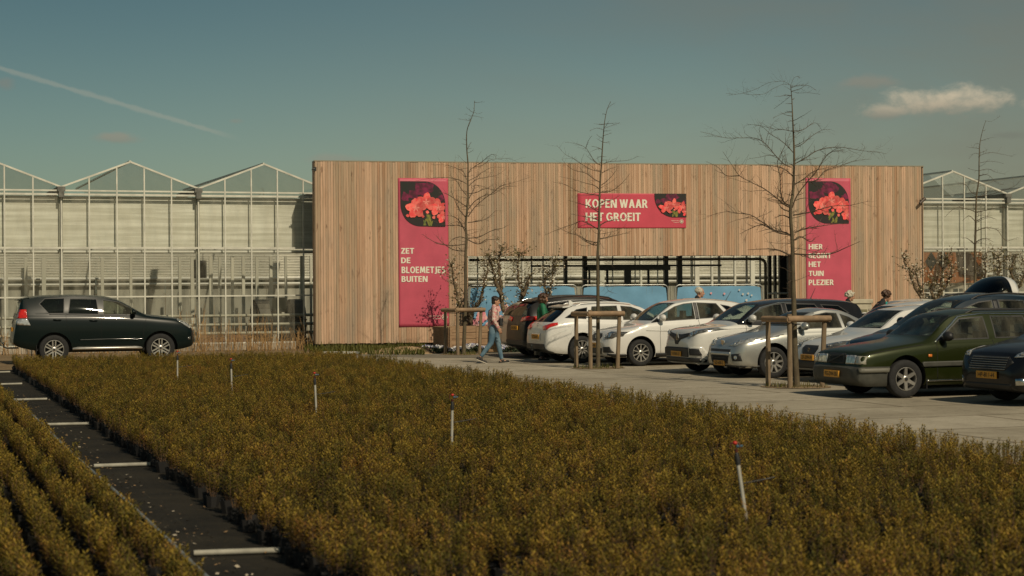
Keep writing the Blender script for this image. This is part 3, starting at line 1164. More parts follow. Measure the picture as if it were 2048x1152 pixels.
for px, w in ((1129.5, 0.11), (1168, 0.14), (1330, 0.14), (1357, 0.17), (1537, 0.1), (1548, 0.07), (1563, 0.26), (1576, 0.12), (1586, 0.1)):
    a = ep(px, 560)[0]
    MB().box((a, -0.1, ztop / 2), (w, 0.16, ztop)).build('steel_column', M_STEEL, ent)
zr = ep(1200, 519.5)[1]
a0_, a1_ = ep(935, 520)[0], ep(1514, 520)[0]
pts = [(a0_, -0.3, zr), (a1_, -0.3, zr)]
for k in range(1, 9):
    an = math.pi / 2 * k / 8
    pts.append((a1_ + 0.2 * math.sin(an), -0.3, zr - 0.2 + 0.2 * math.cos(an)))
pts.append((a1_ + 0.2, -0.3, 0.05))
MB().tube(pts, 0.052, 10).build('tube_frame', mat('tube_dark', (0.12, 0.11, 0.08), 0.5, 0.2), ent, 60)
MB().box(((a0_ + a1_) / 2, -0.16, zr + 0.15), (a1_ - a0_, 0.06, 0.06)).build('transom', M_WHITE, ent)
za, zb_ = ep(1200, 541)[1], ep(1200, 529.5)[1]
xa, xb = ep(1170, 535)[0], ep(1335, 535)[0]
MB().box(((xa + xb) / 2, -0.24, (za + zb_) / 2), (xb - xa, 0.2, zb_ - za)).build('door_header', M_STEEL, ent)
xa, xb = ep(1057, 535)[0], ep(1436, 535)[0]
zc = ep(1200, 532)[1]
MB().box(((xa + xb) / 2, -0.36, zc), (xb - xa, 0.04, 0.07)).build('door_track', M_STEEL, ent)
for (p0, p1) in ((1174, 1212), (1210, 1249), (1252, 1294), (1292, 1328)):
    x0, x1 = ep(p0, 560)[0], ep(p1, 560)[0]
    d = MB()
    for x in (x0 + 0.025, x1 - 0.025):
        d.box((x, -0.22, za / 2), (0.06, 0.06, za))
    d.box(((x0 + x1) / 2, -0.22, 0.1), (x1 - x0 - 0.13, 0.06, 0.16))
    dd = d.build('sliding_door', M_STEEL, ent)
    MB().add([(x0 + 0.06, -0.22, 0.2), (x1 - 0.06, -0.22, 0.2), (x1 - 0.06, -0.22, za), (x0 + 0.06, -0.22, za)], [(0, 1, 2, 3)]).build('door_pane', M_DIRTGLASS, dd)
x0, x1 = ep(1244, 560)[0], ep(1257, 560)[0]
MB().box(((x0 + x1) / 2, -0.28, za / 2), (x1 - x0, 0.08, za)).build('door_meeting_panel', M_STEEL, ent)
x0, x1 = ep(1525, 590)[0], ep(1585, 590)[0]
rl = MB()
for py in (587, 601):
    z = ep(1550, py)[1]
    rl.tube([(x0, -0.5, z), (x1, -0.5, z)], 0.035, 8)
rl.tube([(ep(1542, 590)[0], -0.5, 0), (ep(1542, 590)[0], -0.5, ep(1550, 583)[1])], 0.04, 8)
rl.build('hand_rail', M_ALU, ent, 60)

# light posts inside the entrance hall
M_HALL = mat('white_post', (0.80, 0.78, 0.68), 0.6)
hall0 = None
for i, px in enumerate((1004, 1046, 1108, 1204, 1282, 1384, 1394, 1424, 1470, 1505)):
    p = at(px, 600, 63.6 + (px - 632) / 1216 * 4.7 + (i * 3 % 4) * 0.3)
    p.z = 0
    if hall0 is None:
        o = hall0 = MB().box((0, 0, 1.7), (0.09, 0.09, 3.4)).build('inner_post', M_HALL)
    else:
        o = hall0.copy()
        COL.objects.link(o)
    o.location = p
    o.rotation_euler = (0, 0, ANG)
    o.scale = (0.8 + 1.1 * (i % 3 == 0), 1, 1)
    tag(o, 'pale grey steel post inside the hall behind the glazed entrance', 'post', 'posts in the entrance hall')

# ------------------------------------------------------------------ mesh fence panels with blue cloth
M_BLUE = mat('blue_cloth', (0.145, 0.33, 0.50), 0.7, var=0.1, vscale=1.2)
M_BLOOMPINK = mat('print_pink', (0.72, 0.22, 0.28), 0.7, color2=(0.8, 0.5, 0.45), vscale=9)
M_BLOOMWHITE = mat('print_white', (0.58, 0.57, 0.53), 0.7)
BF = [(935, 1155, 571, 'blue clad site fence panel with printed pink blossom, half hidden by blossom trees', 2),
      (1161, 1337, 570.5, 'site fence panel with plain creased blue cloth before the sliding doors', 0),
      (1349, 1526, 570, 'site fence panel with blue cloth and small printed flowers behind the grey haired man', 1)]
for (pa, pb, py, lab, fl) in BF:
    (a0_, z1), (a1_, _) = fp(pa, py, 0.55), fp(pb, py, 0.55)
    w, h = a1_ - a0_, z1
    t = thing('site_fence', lab, 'fence', fw(a0_, 0, 0.55), FRZ, 'blue clad site fence panels')
    r = 0.16
    pts = [(0.02, 0, 0.05)]
    for k in range(9):
        an = math.pi / 2 * k / 8
        pts.append((0.02 + r - r * math.cos(an), 0, h - r + r * math.sin(an)))
    for k in range(9):
        an = math.pi / 2 * k / 8
        pts.append((w - 0.02 - r + r * math.sin(an), 0, h - r + r * math.cos(an)))
    pts.append((w - 0.02, 0, 0.05))
    MB().tube(pts, 0.021, 8).build('tube_frame', M_GALV, t, 60)
    wr = MB()
    for k in range(1, 16):
        wr.tube([(w * k / 16, 0.0, 0.1), (w * k / 16, 0, h - 0.03)], 0.003, 4)
    for k in range(1, 7):
        wr.tube([(0.04, 0.006, h * k / 7), (w - 0.04, 0.006, h * k / 7)], 0.003, 4)
    wr.build('wire_mesh', M_GALV, t)
    for x in (0.02, w - 0.02):
        MB().box((x, 0, 0.05), (0.2, 0.55, 0.1)).build('foot_block', M_CONC, t)
    # cloth: top edge sags between its ties, upper corner folded back
    rr = random.Random(pa)
    vs, fs = cloth_panel(w - 0.1, h - 0.12, pa, 0.03, 44, 24, 0.0)
    W_, H_ = w - 0.1, h - 0.12
    v2 = []
    for (x, y, z) in vs:
        top = z / H_
        edge = min(x, W_ - x) / W_
        dz = -0.05 * max(0, 1 - edge * 12) * top ** 3 - 0.012 * abs(math.sin(x * 5)) * top ** 4
        fold = 0.012 * math.sin((x * 4 + z * 6)) * top
        v2.append((x + 0.05 + (0.05 if x < W_ / 2 else -0.07) * max(0, 1 - edge * 14) * top ** 4, y - 0.035 + fold, z + 0.08 + dz))
    c = MB().add(v2, fs).build('blue_cloth', M_BLUE, t, 180)
    if fl:
        spots = ((0.40, 0.86, 0.035), (0.55, 0.85, 0.035), (0.72, 0.91, 0.03), (0.76, 0.84, 0.035), (0.82, 0.85, 0.035), (0.86, 0.82, 0.03), (0.80, 0.74, 0.04)) if fl == 1 else \
            ((0.05, 0.35, 0.22), (0.12, 0.5, 0.18), (0.2, 0.3, 0.24), (0.3, 0.42, 0.2), (0.38, 0.25, 0.2), (0.45, 0.5, 0.12), (0.26, 0.62, 0.12), (0.52, 0.62, 0.08), (0.66, 0.85, 0.05), (0.6, 0.72, 0.06), (0.34, 0.66, 0.08))
        for q, (u, v, s) in enumerate(spots):
            pm = MB()
            for k in range(5):
                an = k * 1.257 + q
                cx, cz = u * w + math.cos(an) * s * 0.6, v * h + math.sin(an) * s * 0.6
                pm.add([(cx + math.cos(b_ * 0.785) * s * 0.5, -0.085 - 0.001 * k - 0.0002 * q, cz + math.sin(b_ * 0.785) * s * 0.5) for b_ in range(8)], [tuple(range(8))], 0 if (fl == 2 or q < 2) else 1)
            pm.build('printed_flower', [M_BLOOMPINK, M_BLOOMWHITE], t)
# ------------------------------------------------------------------ cars
def pchip(pts):
    xs = np.array([p[0] for p in pts], float)
    ys = np.array([p[1] for p in pts], float)
    h = np.diff(xs)
    dl = np.diff(ys) / h
    m = np.zeros(len(xs))
    for i in range(1, len(xs) - 1):
        if dl[i - 1] * dl[i] > 0:
            w1, w2 = 2 * h[i] + h[i - 1], h[i] + 2 * h[i - 1]
            m[i] = (w1 + w2) / (w1 / dl[i - 1] + w2 / dl[i])
    m[0], m[-1] = dl[0], dl[-1]

    def f(x):
        x = min(max(x, xs[0]), xs[-1])
        i = min(max(int(np.searchsorted(xs, x)) - 1, 0), len(h) - 1)
        t = (x - xs[i]) / h[i]
        return float(ys[i] * (2 * t ** 3 - 3 * t ** 2 + 1) + h[i] * m[i] * (t ** 3 - 2 * t ** 2 + t)
                     + ys[i + 1] * (-2 * t ** 3 + 3 * t ** 2) + h[i] * m[i + 1] * (t ** 3 - t ** 2))
    return f


def paint(name, c, metal=0.0, rough=0.3, coat=1.0, spec=0.5):
    return mat(name, c, rough, metal, coat=coat, var=0.04, vscale=3.0, spec=spec, grime=0.42 if sum(c) > 0.8 else 0.12)


M_CARBLACK = mat('car_black_plastic', (0.02, 0.02, 0.02), 0.5, var=0.2)
M_TRIM = mat('car_interior', (0.09, 0.086, 0.075), 0.85)
M_SEAT = mat('car_seat', (0.12, 0.11, 0.095), 0.9, var=0.2)
M_CHROME = mat('chrome', (0.65, 0.65, 0.62), 0.12, 1.0)
M_RIM = mat('alloy_rim', (0.52, 0.50, 0.45), 0.35, 0.75, var=0.1)
M_DISC = mat('brake_dark', (0.03, 0.03, 0.03), 0.6, 0.3)
M_LAMP = mat('lamp_glass', (0.15, 0.15, 0.14), 0.1, 0.5, coat=1.0, var=0.5, vscale=14)
M_LAMPB = mat('lamp_glass_bright', (0.55, 0.55, 0.52), 0.1, 0.5, coat=1.0, var=0.4, vscale=16)
M_LAMPIN = mat('lamp_reflector', (0.85, 0.85, 0.8), 0.12, 0.9)
M_RED = mat('tail_lamp_red', (0.55, 0.02, 0.012), 0.12, coat=1.0, var=0.2, vscale=12)
M_AMBER = mat('lamp_amber', (0.7, 0.2, 0.03), 0.2, coat=1.0)
M_PLATE = mat('plate_yellow', (0.75, 0.36, 0.04), 0.5)
M_PLATETXT = mat('plate_black', (0.02, 0.02, 0.02), 0.6)
M_CARGLASS = glass_mat('car_glass', (0.58, 0.62, 0.56), 1.0, 0.015, dirt=0.24, dirt_haze_col=(0.30, 0.28, 0.20))  # olive haze painted into the side windows to make them look lighter
M_SHIELD = glass_mat('windscreen_glass', (0.62, 0.72, 0.66), 0.8, 0.015, dirt=0.06, dirt_haze_col=(0.4, 0.4, 0.34))
M_DARKGLASS = glass_mat('privacy_glass', (0.10, 0.12, 0.10), 1.0, 0.02)
M_LINE = mat('panel_gap', (0.01, 0.01, 0.01), 0.9)


def shell_bm(sp):
    top, belt, bot, hw, tw = (pchip(sp[k]) for k in ('top', 'belt', 'bot', 'hw', 'tw'))
    L = sp['L']
    xs = set(np.linspace(0, L, 72).tolist())
    for k in ('top', 'belt'):
        xs |= {p[0] for p in sp[k] if 0 <= p[0] <= L}
    xs |= {0.01, 0.025, 0.05, 0.08, 0.12, L - 0.01, L - 0.03, L - 0.06, L - 0.1}
    xs = sorted(xs)
    keep = [xs[0]]
    for x in xs[1:]:
        if x - keep[-1] > 0.008:
            keep.append(x)
    keep[-1] = L
    cr = sp.get('crown', 0.05)
    verts, ring = [], None
    for x in keep:
        zb, zt, W_ = bot(x), top(x), hw(x)
        zs = min(belt(x), zt - 0.012)
        T = min(tw(x), 0.9 * W_)
        h = zs - zb
        c = min(cr, 0.6 * (zt - zs))
        key = [(0.93, 0.015), (0.975, 0.12), (0.992, 0.3), (1.0, 0.52), (0.995, 0.75), (0.972, 0.92), (0.93, 1.0)]
        half = [(0, zb), (0.4 * W_, zb), (0.8 * W_, zb)]
        # side, smooth
        ky = [(k[0] * W_, zb + k[1] * h) for k in key]
        for i in range(len(ky) - 1):
            p0, p1, p2, p3 = ky[max(0, i - 1)], ky[i], ky[i + 1], ky[min(len(ky) - 1, i + 2)]
            for q in range(2):
                t = q / 2
                half.append(tuple(0.5 * ((2 * p1[j]) + (-p0[j] + p2[j]) * t + (2 * p0[j] - 5 * p1[j] + 4 * p2[j] - p3[j]) * t * t + (-p0[j] + 3 * p1[j] - 3 * p2[j] + p3[j]) * t ** 3) for j in (0, 1)))
        y0, z0 = ky[-1]
        half.append((y0, z0))
        ze = zt - c
        for q in range(1, 8):
            t = q / 8
            half.append((y0 + (T - y0) * (t ** 1.25), z0 + (ze - z0) * t))
        half.append((T, ze))
        for q in (0.94, 0.86, 0.74, 0.55, 0.3):
            half.append((T * q, zt - c * q ** 2.6))
        half.append((0, zt))
        full = half + [(-y, z) for (y, z) in reversed(half[1:-1])]
        n = len(full)
        verts += [(x, y, z) for (y, z) in full]
        ring = n
    faces = []
    m = len(keep)
    for i in range(m - 1):
        for j in range(ring):
            j2 = (j + 1) % ring
            faces.append((i * ring + j, (i + 1) * ring + j, (i + 1) * ring + j2, i * ring + j2))
    faces.append(tuple(range(ring)))
    faces.append(tuple((m - 1) * ring + j for j in reversed(range(ring))))
    bm = bmesh.new()
    bv = [bm.verts.new(v) for v in verts]
    for f in faces:
        try:
            bm.faces.new([bv[i] for i in f])
        except ValueError:
            pass
    bmesh.ops.recalc_face_normals(bm, faces=bm.faces)
    return bm


def cut_arches(bm, sp):
    me = bpy.data.meshes.new('tmp')
    bm.to_mesh(me)
    bm.free()
    o = bpy.data.objects.new('tmp', me)
    COL.objects.link(o)
    R = sp['r'] + sp.get('gap', 0.055)
    mb = MB()
    for x in (sp['fx'], sp['rx']):
        for s in (-1, 1):
            y0, y1 = s * (sp['W'] / 2 + 0.2), s * (sp['W'] / 2 - 0.34)
            prof = [(0.0, min(y0, y1)), (R, min(y0, y1)), (R, max(y0, y1)), (0.0, max(y0, y1))]
            M = Matrix.Translation((x, 0, sp['r'])) @ Matrix.Rotation(rad(-90), 4, 'X')
            mb.lathe(prof, 36, 0, M)
    cme = mb.mesh('cut')
    cb = bmesh.new()
    cb.from_mesh(cme)
    bmesh.ops.remove_doubles(cb, verts=cb.verts, dist=1e-4)
    bmesh.ops.recalc_face_normals(cb, faces=cb.faces)
    cb.to_mesh(cme)
    cb.free()
    c = bpy.data.objects.new('cut', cme)
    COL.objects.link(c)
    md = o.modifiers.new('b', 'BOOLEAN')
    md.operation = 'DIFFERENCE'
    md.object = c
    md.solver = 'EXACT'
    bpy.context.view_layer.update()
    dg = bpy.context.evaluated_depsgraph_get()
    res = bpy.data.meshes.new_from_object(o.evaluated_get(dg))
    bpy.data.objects.remove(o)
    bpy.data.objects.remove(c)
    out = bmesh.new()
    out.from_mesh(res)
    bpy.data.meshes.remove(res)
    for f in out.faces:
        p = f.calc_center_median()
        f.material_index = 0
        for x in (sp['fx'], sp['rx']):
            if all(math.hypot(v.co.x - x, v.co.z - sp['r']) < R + 0.004 for v in f.verts) and abs(f.normal.z * (p.z - sp['r']) + f.normal.x * (p.x - x)) + abs(f.normal.y) > 0:
                # faces of the well, not the outer skin
                if abs(p.y) < sp['W'] / 2 - 0.02 or abs(f.normal.y) < 0.5:
                    f.material_index = 1
    return out


def in_poly(poly, a, b):
    c = False
    for i in range(len(poly)):
        ax, ab = poly[i]
        bx, bb = poly[i - 1]
        if (ab > b) != (bb > b) and a < (bx - ax) * (b - ab) / (bb - ab) + ax:
            c = not c
    return c


def cut_poly(bm, poly, axis, side):
    """cut a convex polygon out of the shell; returns a bmesh of what was inside"""
    area = sum(poly[i - 1][0] * poly[i][1] - poly[i][0] * poly[i - 1][1] for i in range(len(poly)))
    if area < 0:
        poly = list(reversed(poly))
    amin, amax = min(p[0] for p in poly), max(p[0] for p in poly)
    bmin, bmax = min(p[1] for p in poly), max(p[1] for p in poly)
    ai = 0 if axis == 'y' else 1

    def cand(f):
        p = f.calc_center_median()
        nn = f.normal
        if axis == 'y':
            if p.y * side < 0.25 or nn.y * side < 0.2:
                return False
        else:
            if nn.x * side < 0.12:
                return False
        A = [v.co[ai] for v in f.verts]
        B = [v.co.z for v in f.verts]
        return max(A) > amin - 1e-4 and min(A) < amax + 1e-4 and max(B) > bmin - 1e-4 and min(B) < bmax + 1e-4
    bm.normal_update()
    sel = [f for f in bm.faces if cand(f)]
    for i in range(len(poly)):
        p, q = poly[i], poly[(i + 1) % len(poly)]
        d = (q[0] - p[0], q[1] - p[1])
        if axis == 'y':
            co, no = Vector((p[0], 0, p[1])), Vector((d[1], 0, -d[0]))
        else:
            co, no = Vector((0, p[0], p[1])), Vector((0, d[1], -d[0]))
        geom = list({v for f in sel for v in f.verts}) + list({e for f in sel for e in f.edges}) + sel
        r = bmesh.ops.bisect_plane(bm, geom=geom, dist=1e-5, plane_co=co, plane_no=no.normalized())
        sel = [f for f in r['geom'] if isinstance(f, bmesh.types.BMFace) and f.is_valid]
    bm.normal_update()
    ins = []
    for f in bm.faces:
        c = f.calc_center_median()
        if in_poly(poly, c[ai], c.z) and cand(f):
            ins.append(f)
    out = bmesh.new()
    mp = {}
    for f in ins:
        vs = []
        for v in f.verts:
            if v not in mp:
                mp[v] = out.verts.new(v.co)
            vs.append(mp[v])
        out.faces.new(vs)
    bmesh.ops.delete(bm, geom=ins, context='FACES')
    return out


def patch(bvh, poly, axis, side, off=0.005, step=0.04, xr=(-1, 6)):
    """thin trim that follows the shell: polygon projected along an axis"""
    n = len(poly)
    ring = []
    for i in range(n):
        a, b = poly[i], poly[(i + 1) % n]
        k = max(1, int(math.hypot(b[0] - a[0], b[1] - a[1]) / step))
        for q in range(k):
            t = q / k
            ring.append(Vector((a[0] + (b[0] - a[0]) * t, a[1] + (b[1] - a[1]) * t)))
    pts = list(ring)
    amin, amax = min(p[0] for p in poly), max(p[0] for p in poly)
    bmin, bmax = min(p[1] for p in poly), max(p[1] for p in poly)
    a = amin + step / 2
    while a < amax:
        b = bmin + step / 2
        while b < bmax:
            if in_poly(poly, a, b) and min((Vector((a, b)) - r).length for r in ring) > step * 0.4:
                pts.append(Vector((a, b)))
            b += step
        a += step
    edges = [(i, (i + 1) % len(ring)) for i in range(len(ring))]
    vs, es, fs, *_ = delaunay_2d_cdt(pts, edges, [], 1, 1e-5)
    mb = MB()
    co = []
    for v in vs:
        if axis == 'y':
            o, d = Vector((v.x, side * 3, v.y)), Vector((0, -side, 0))
        elif axis == 'x':
            o, d = Vector((-3 if side < 0 else 9, v.x, v.y)), Vector((-side, 0, 0))
        else:
            o, d = Vector((v.x, v.y, 5)), Vector((0, 0, -1))
        hit, nn, idx, dist = bvh.ray_cast(o, d)
        co.append(None if hit is None else hit + nn * off)
    idx, out = {}, []
    for f in fs:
        if any(co[i] is None for i in f):
            continue
        out.append(f)
    used = sorted({i for f in out for i in f})
    mp = {u: k for k, u in enumerate(used)}
    mb.add([co[u] for u in used], [tuple(mp[i] for i in f) for f in out])
    return mb, vs


def thicken(o, t=0.006, off=1):
    m = o.modifiers.new('thickness', 'SOLIDIFY')
    m.thickness = t
    m.offset = off
    return o


def mir(poly):
    return [(-a, b) for a, b in reversed(poly)]


def wheel(parent, x, s, sp, style):
    r, W_ = sp['r'], sp['W']
    tw_ = sp.get('tyre_w', 0.205)
    rr_ = sp.get('rim_r', r * 0.66)
    yo = W_ / 2 - 0.025                      # outer face
    rotz = 0.0 if s > 0 else math.pi
    hub = MB()
    Mx = Matrix.Rotation(rad(-90), 4, 'X')    # local Z -> +Y
    hub.lathe([(0.0, -0.04), (rr_ * 0.8, -0.04), (rr_ * 0.8, -0.012), (0.0, -0.012)], 28, 0, Mx @ Matrix.Translation((0, 0, -tw_ * 0.5)))
    w = hub.build('wheel', M_DISC, parent, 40)
    w.location = (x, s * yo, r)
    w.rotation_euler = (0, 0, rotz)
    ty = MB()
    prof = [(rr_ * 1.0, -tw_ + 0.012), (rr_ * 1.07, -tw_), (r * 0.93, -tw_ + 0.003), (r * 0.985, -tw_ + 0.02), (r, -tw_ + 0.05), (r, -0.05), (r * 0.985, -0.02), (r * 0.93, -0.003), (rr_ * 1.07, 0.0), (rr_ * 1.0, -0.012)]
    ty.lathe(prof, 48, 0, Mx, closed=True)
    ty.build('tyre', M_RUBBER, w, 50)
    rm = MB()
    rm.lathe([(rr_ * 1.01, -0.01), (rr_ * 1.01, 0.002), (rr_ * 0.965, 0.003), (rr_ * 0.93, -0.012), (rr_ * 0.9, -0.1), (rr_ * 0.9, -tw_ * 0.9)], 40, 0, Mx)
    n, wid, kind = style
    for k in range(n):
        an = 2 * math.pi * k / n + math.pi / 2
        offs = (-0.052, 0.052) if kind == 'twin' else ((-0.02, 0.02) if kind == 'split' else (0.0,))
        for q in offs:
            a0 = an + (q * 1.2 if kind == 'twin' else 0)
            a1 = an + (q * 2.2 if kind == 'split' else q * 0.9)
            i0 = Vector((math.cos(a0) * rr_ * 0.2, -0.026, math.sin(a0) * rr_ * 0.2))
            i1 = Vector((math.cos(a1 + (q * 2 if kind == 'split' else 0)) * rr_ * 0.95, -0.012, math.sin(a1 + (q * 2 if kind == 'split' else 0)) * rr_ * 0.95))
            if kind == 'twin':
                pr = Vector((-math.sin(an), 0, math.cos(an))) * (q * 0.6)
                i0, i1 = Vector((math.cos(an), 0, math.sin(an))) * rr_ * 0.24 + pr + Vector((0, -0.02, 0)), Vector((math.cos(an), 0, math.sin(an))) * rr_ * 0.95 + pr * 1.25 + Vector((0, -0.012, 0))
            d = (i1 - i0)
            u = d.normalized()
            t = Vector((-u.z, 0, u.x))
            w0, w1 = wid * (1.2 if kind == 'star' else 1.0), wid * (0.95 if kind == 'star' else 1.0)
            vs = [i0 + t * w0 / 2, i0 - t * w0 / 2, i1 - t * w1 / 2, i1 + t * w1 / 2]
            vs = [v + Vector((0, 0.014, 0)) for v in vs] + [v + Vector((0, -0.03, 0)) - (Vector((0, 0, 0))) for v in vs]
            rm.add(vs, [(3, 2, 1, 0), (4, 5, 6, 7), (0, 1, 5, 4), (1, 2, 6, 5), (2, 3, 7, 6), (3, 0, 4, 7)])
    rm.lathe([(0.0, 0.0), (rr_ * 0.16, 0.0), (rr_ * 0.27, -0.012), (rr_ * 0.27, -0.05)], 20, 0, Mx)
    rm.build('rim', M_RIM, w, 35, fixn=True)
    cpm = MB()
    cpm.lathe([(0.0, 0.008), (0.03, 0.006), (0.033, -0.004)], 14, 0, Mx)
    cpm.build('hub_cap', M_DISC, w, 40)
    return w


def seat(parent, x, y, z, wd=0.5, head=True, hz=0.0):
    s = MB()
    s.box((0.02, 0, 0.09), (0.5, wd, 0.16))
    M = Matrix.Rotation(rad(14), 4, 'Y')
    vs = MB().box((0, 0, 0.32), (0.13, wd * 0.96, 0.62), taper=0.82)
    s.add(vs.v, vs.f, 0, Matrix.Translation((0.26, 0, 0.12)) @ M)
    if head:
        hh = MB().box((0, 0, 0.0), (0.09, wd * 0.5, 0.19), taper=0.85)
        s.add(hh.v, hh.f, 0, Matrix.Translation((0.455, 0, 0.85 + hz)))
        s.tube([(0.42, 0.06, 0.68), (0.45, 0.06, 0.8 + hz)], 0.008, 5)
        s.tube([(0.42, -0.06, 0.68), (0.45, -0.06, 0.8 + hz)], 0.008, 5)
    return s.build('seat', M_SEAT, parent, 40, loc=(x, y, z), bevel=0.03)


def plate(parent, bvh, x_side, y, z, s, tilt=0.0):
    o, d = Vector((-3 if x_side < 0 else 9, y, z)), Vector((-x_side, 0, 0))
    hit, nn, i_, _ = bvh.ray_cast(o, d)
    hx_ = hit.x if hit else (0 if x_side < 0 else 4)
    p = MB().box((0, 0, 0), (0.02, 0.52, 0.11)).build('number_plate', M_PLATE, parent, bevel=0.004)
    p.location = (hx_ + x_side * 0.022, y, z)
    p.rotation_euler = (0, tilt, 0)
    t = text_part('plate_lettering', s, 0.42, 0.07, M_PLATETXT, p, (x_side * 0.0125, 0.21 if x_side < 0 else -0.21, -0.036), rad(-90) if x_side < 0 else rad(90), bold=0.012)
    return p


def car(sp, label, loc_pt, heading_rz, near, group='cars parked outside the garden centre'):
    """near = (wheel 'f' or 'r', side -1/+1): which wheel stands on loc_pt"""
    L, W_ = sp['L'], sp['W']
    zs = sp.get('zs', 1.05)
    sp['r'] *= 1 + (zs - 1) * 0.7
    root = thing(sp['name'], label, 'car', (0, 0, 0), heading_rz, group)
    wx = sp['fx'] if near[0] == 'f' else sp['rx']
    lw = Vector((wx - L / 2, near[1] * (W_ / 2 - 0.1), 0))
    R = Matrix.Rotation(heading_rz, 3, 'Z')
    root.location = loc_pt - R @ lw
    root.location.z = 0.012
    holder = []

    def P(o):
        o.location.x -= L / 2
        o.location.z *= zs
        o.scale.z *= zs
        return o
    bm = shell_bm(sp)
    bm = cut_arches(bm, sp)
    bmesh.ops.triangulate(bm, faces=[f for f in bm.faces if len(f.verts) > 8])
    full = bm.copy()
    bvh = BVHTree.FromBMesh(full)
    # painted regions (two-tone roofs, plastic sills, bumpers)
    for (co, no) in sp.get('cuts', []):
        geom = bm.verts[:] + bm.edges[:] + bm.faces[:]
        bmesh.ops.bisect_plane(bm, geom=geom, dist=1e-5, plane_co=co, plane_no=no)
    bm.normal_update()
    if sp.get('region'):
        for f in bm.faces:
            if f.material_index == 0:
                f.material_index = sp['region'](f.calc_center_median(), f.normal)
    glasses = []
    for (nm, axis, side, poly, gm) in sp['glass']:
        sides = [(1, poly), (-1, poly)] if axis == 'y' else [(side, poly)]
        for (s, pl_) in sides:
            g = cut_poly(bm, pl_, axis, s)
            glasses.append((nm, g, gm))
    mats = [sp['paint'], M_CARBLACK] + sp.get('more', [])
    me = bpy.data.meshes.new('body')
    bm.to_mesh(me)
    body = P(link('body', me, mats, root, 40))
    # lining
    ln = bmesh.new()
    bm.normal_update()
    mp = {}
    for f in bm.faces:
        if f.material_index == 1 and f.calc_center_median().z < sp['r'] * 2.6 and abs(f.normal.y) < 0.6:
            continue
        if f.calc_center_median().z < 0.42:
            continue
        vs = []
        for v in f.verts:
            if v not in mp:
                mp[v] = ln.verts.new(v.co - v.normal * 0.022)
            vs.append(mp[v])
        try:
            ln.faces.new(list(reversed(vs)))
        except ValueError:
            pass
    lme = bpy.data.meshes.new('interior_lining')
    ln.to_mesh(lme)
    ln.free()
    P(link('interior_lining', lme, M_TRIM, root, 40))
    bm.free()
    for (nm, g, gm) in glasses:
        if len(g.faces) == 0:
            g.free()
            continue
        bmesh.ops.remove_doubles(g, verts=g.verts, dist=1e-5)
        g.normal_update()
        try:
            r = bmesh.ops.inset_region(g, faces=g.faces[:], thickness=sp.get('seal', 0.022), use_boundary=True, use_even_offset=False)
            for f in r['faces']:
                f.material_index = 1
        except Exception:
            pass
        gme = bpy.data.meshes.new(nm)
        g.to_mesh(gme)
        g.free()
        P(link(nm, gme, [gm, M_CARBLACK], root, 40))
    # trim patches
    made = {}
    for t in sp['trim']:
        nm, axis, side, poly, m = t[:5]
        kw = t[5] if len(t) > 5 else {}
        both = kw.get('both', False)
        for (s, pl_) in ([(side, poly)] + ([(side, mir(poly)) if axis == 'x' else (-side, poly)] if both else [])):
            pm, _ = patch(bvh, pl_, axis, s, kw.get('off', 0.006), kw.get('step', 0.045))
            if not pm.f:
                continue
            par = made.get(kw.get('on'))
            o = pm.build(nm, m, root if par is None else par[0 if len(par) == 1 or s == side and pl_ is poly else -1], 50, fixn=False)
            if par is None:
                P(o)
            made.setdefault(kw.get('id', nm), []).append(o)
            thicken(o, kw.get('th', 0.008))
    # interior
    fz = sp.get('seat_z', 0.33)
    sx = sp.get('seat_x', 1.75)
    for y in (-0.36, 0.36):
        P(seat(root, sx, y, fz, 0.5))
        if sp.get('rear_seat', True):
            P(seat(root, sx + 0.85, y, fz + 0.02, 0.56))
    cw = sp['cowl']
    da = MB()
    da.box((cw[0] + 0.35, 0, cw[1] - 0.14), (0.5, W_ - 0.42, 0.16))
    da.tube([(cw[0] + 0.72 + 0.05 * math.sin(a) * 0.9, -0.36 + 0.18 * math.cos(a), cw[1] - 0.08 + 0.17 * math.sin(a)) for a in [i * math.pi / 8 for i in range(17)]], 0.014, 6)
    P(da.build('dashboard', M_TRIM, root, 40, bevel=0.03))
    fl = MB().box((L * 0.52, 0, 0.32), (L * 0.62, W_ - 0.75, 0.05))
    P(fl.build('cabin_floor', M_TRIM, root))
    # mirrors
    mx, mz = sp['mirror']
    for s in (-1, 1):
        hit, nn, i_, _ = bvh.ray_cast(Vector((mx, s * 3, mz)), Vector((0, -s, 0)))
        y = abs(hit.y) if hit else W_ / 2 - 0.1
        mm = MB()
        k = MB().ball((0, 0, 0), (0.085, 0.125, 0.082), 0, 14, 10)
        vs = [(min(max(v[0], -0.085), 0.045), v[1], v[2]) for v in k.v]
        mm.add(vs, k.f, 0, Matrix.Translation((mx, s * (y + 0.13), mz + 0.06)))
        mm.tube([(mx - 0.01, s * (y - 0.01), mz), (mx, s * (y + 0.09), mz + 0.02)], [0.035, 0.03], 8)
        o = P(mm.build('door_mirror', sp.get('mirror_mat', sp['paint']), root, 60))
        MB().add([(mx + 0.047, s * (y + 0.03), mz + 0.01), (mx + 0.047, s * (y + 0.23), mz + 0.01), (mx + 0.047, s * (y + 0.22), mz + 0.115), (mx + 0.047, s * (y + 0.04), mz + 0.115)], [(0, 1, 2, 3)]).build('mirror_glass', M_CHROME, o)
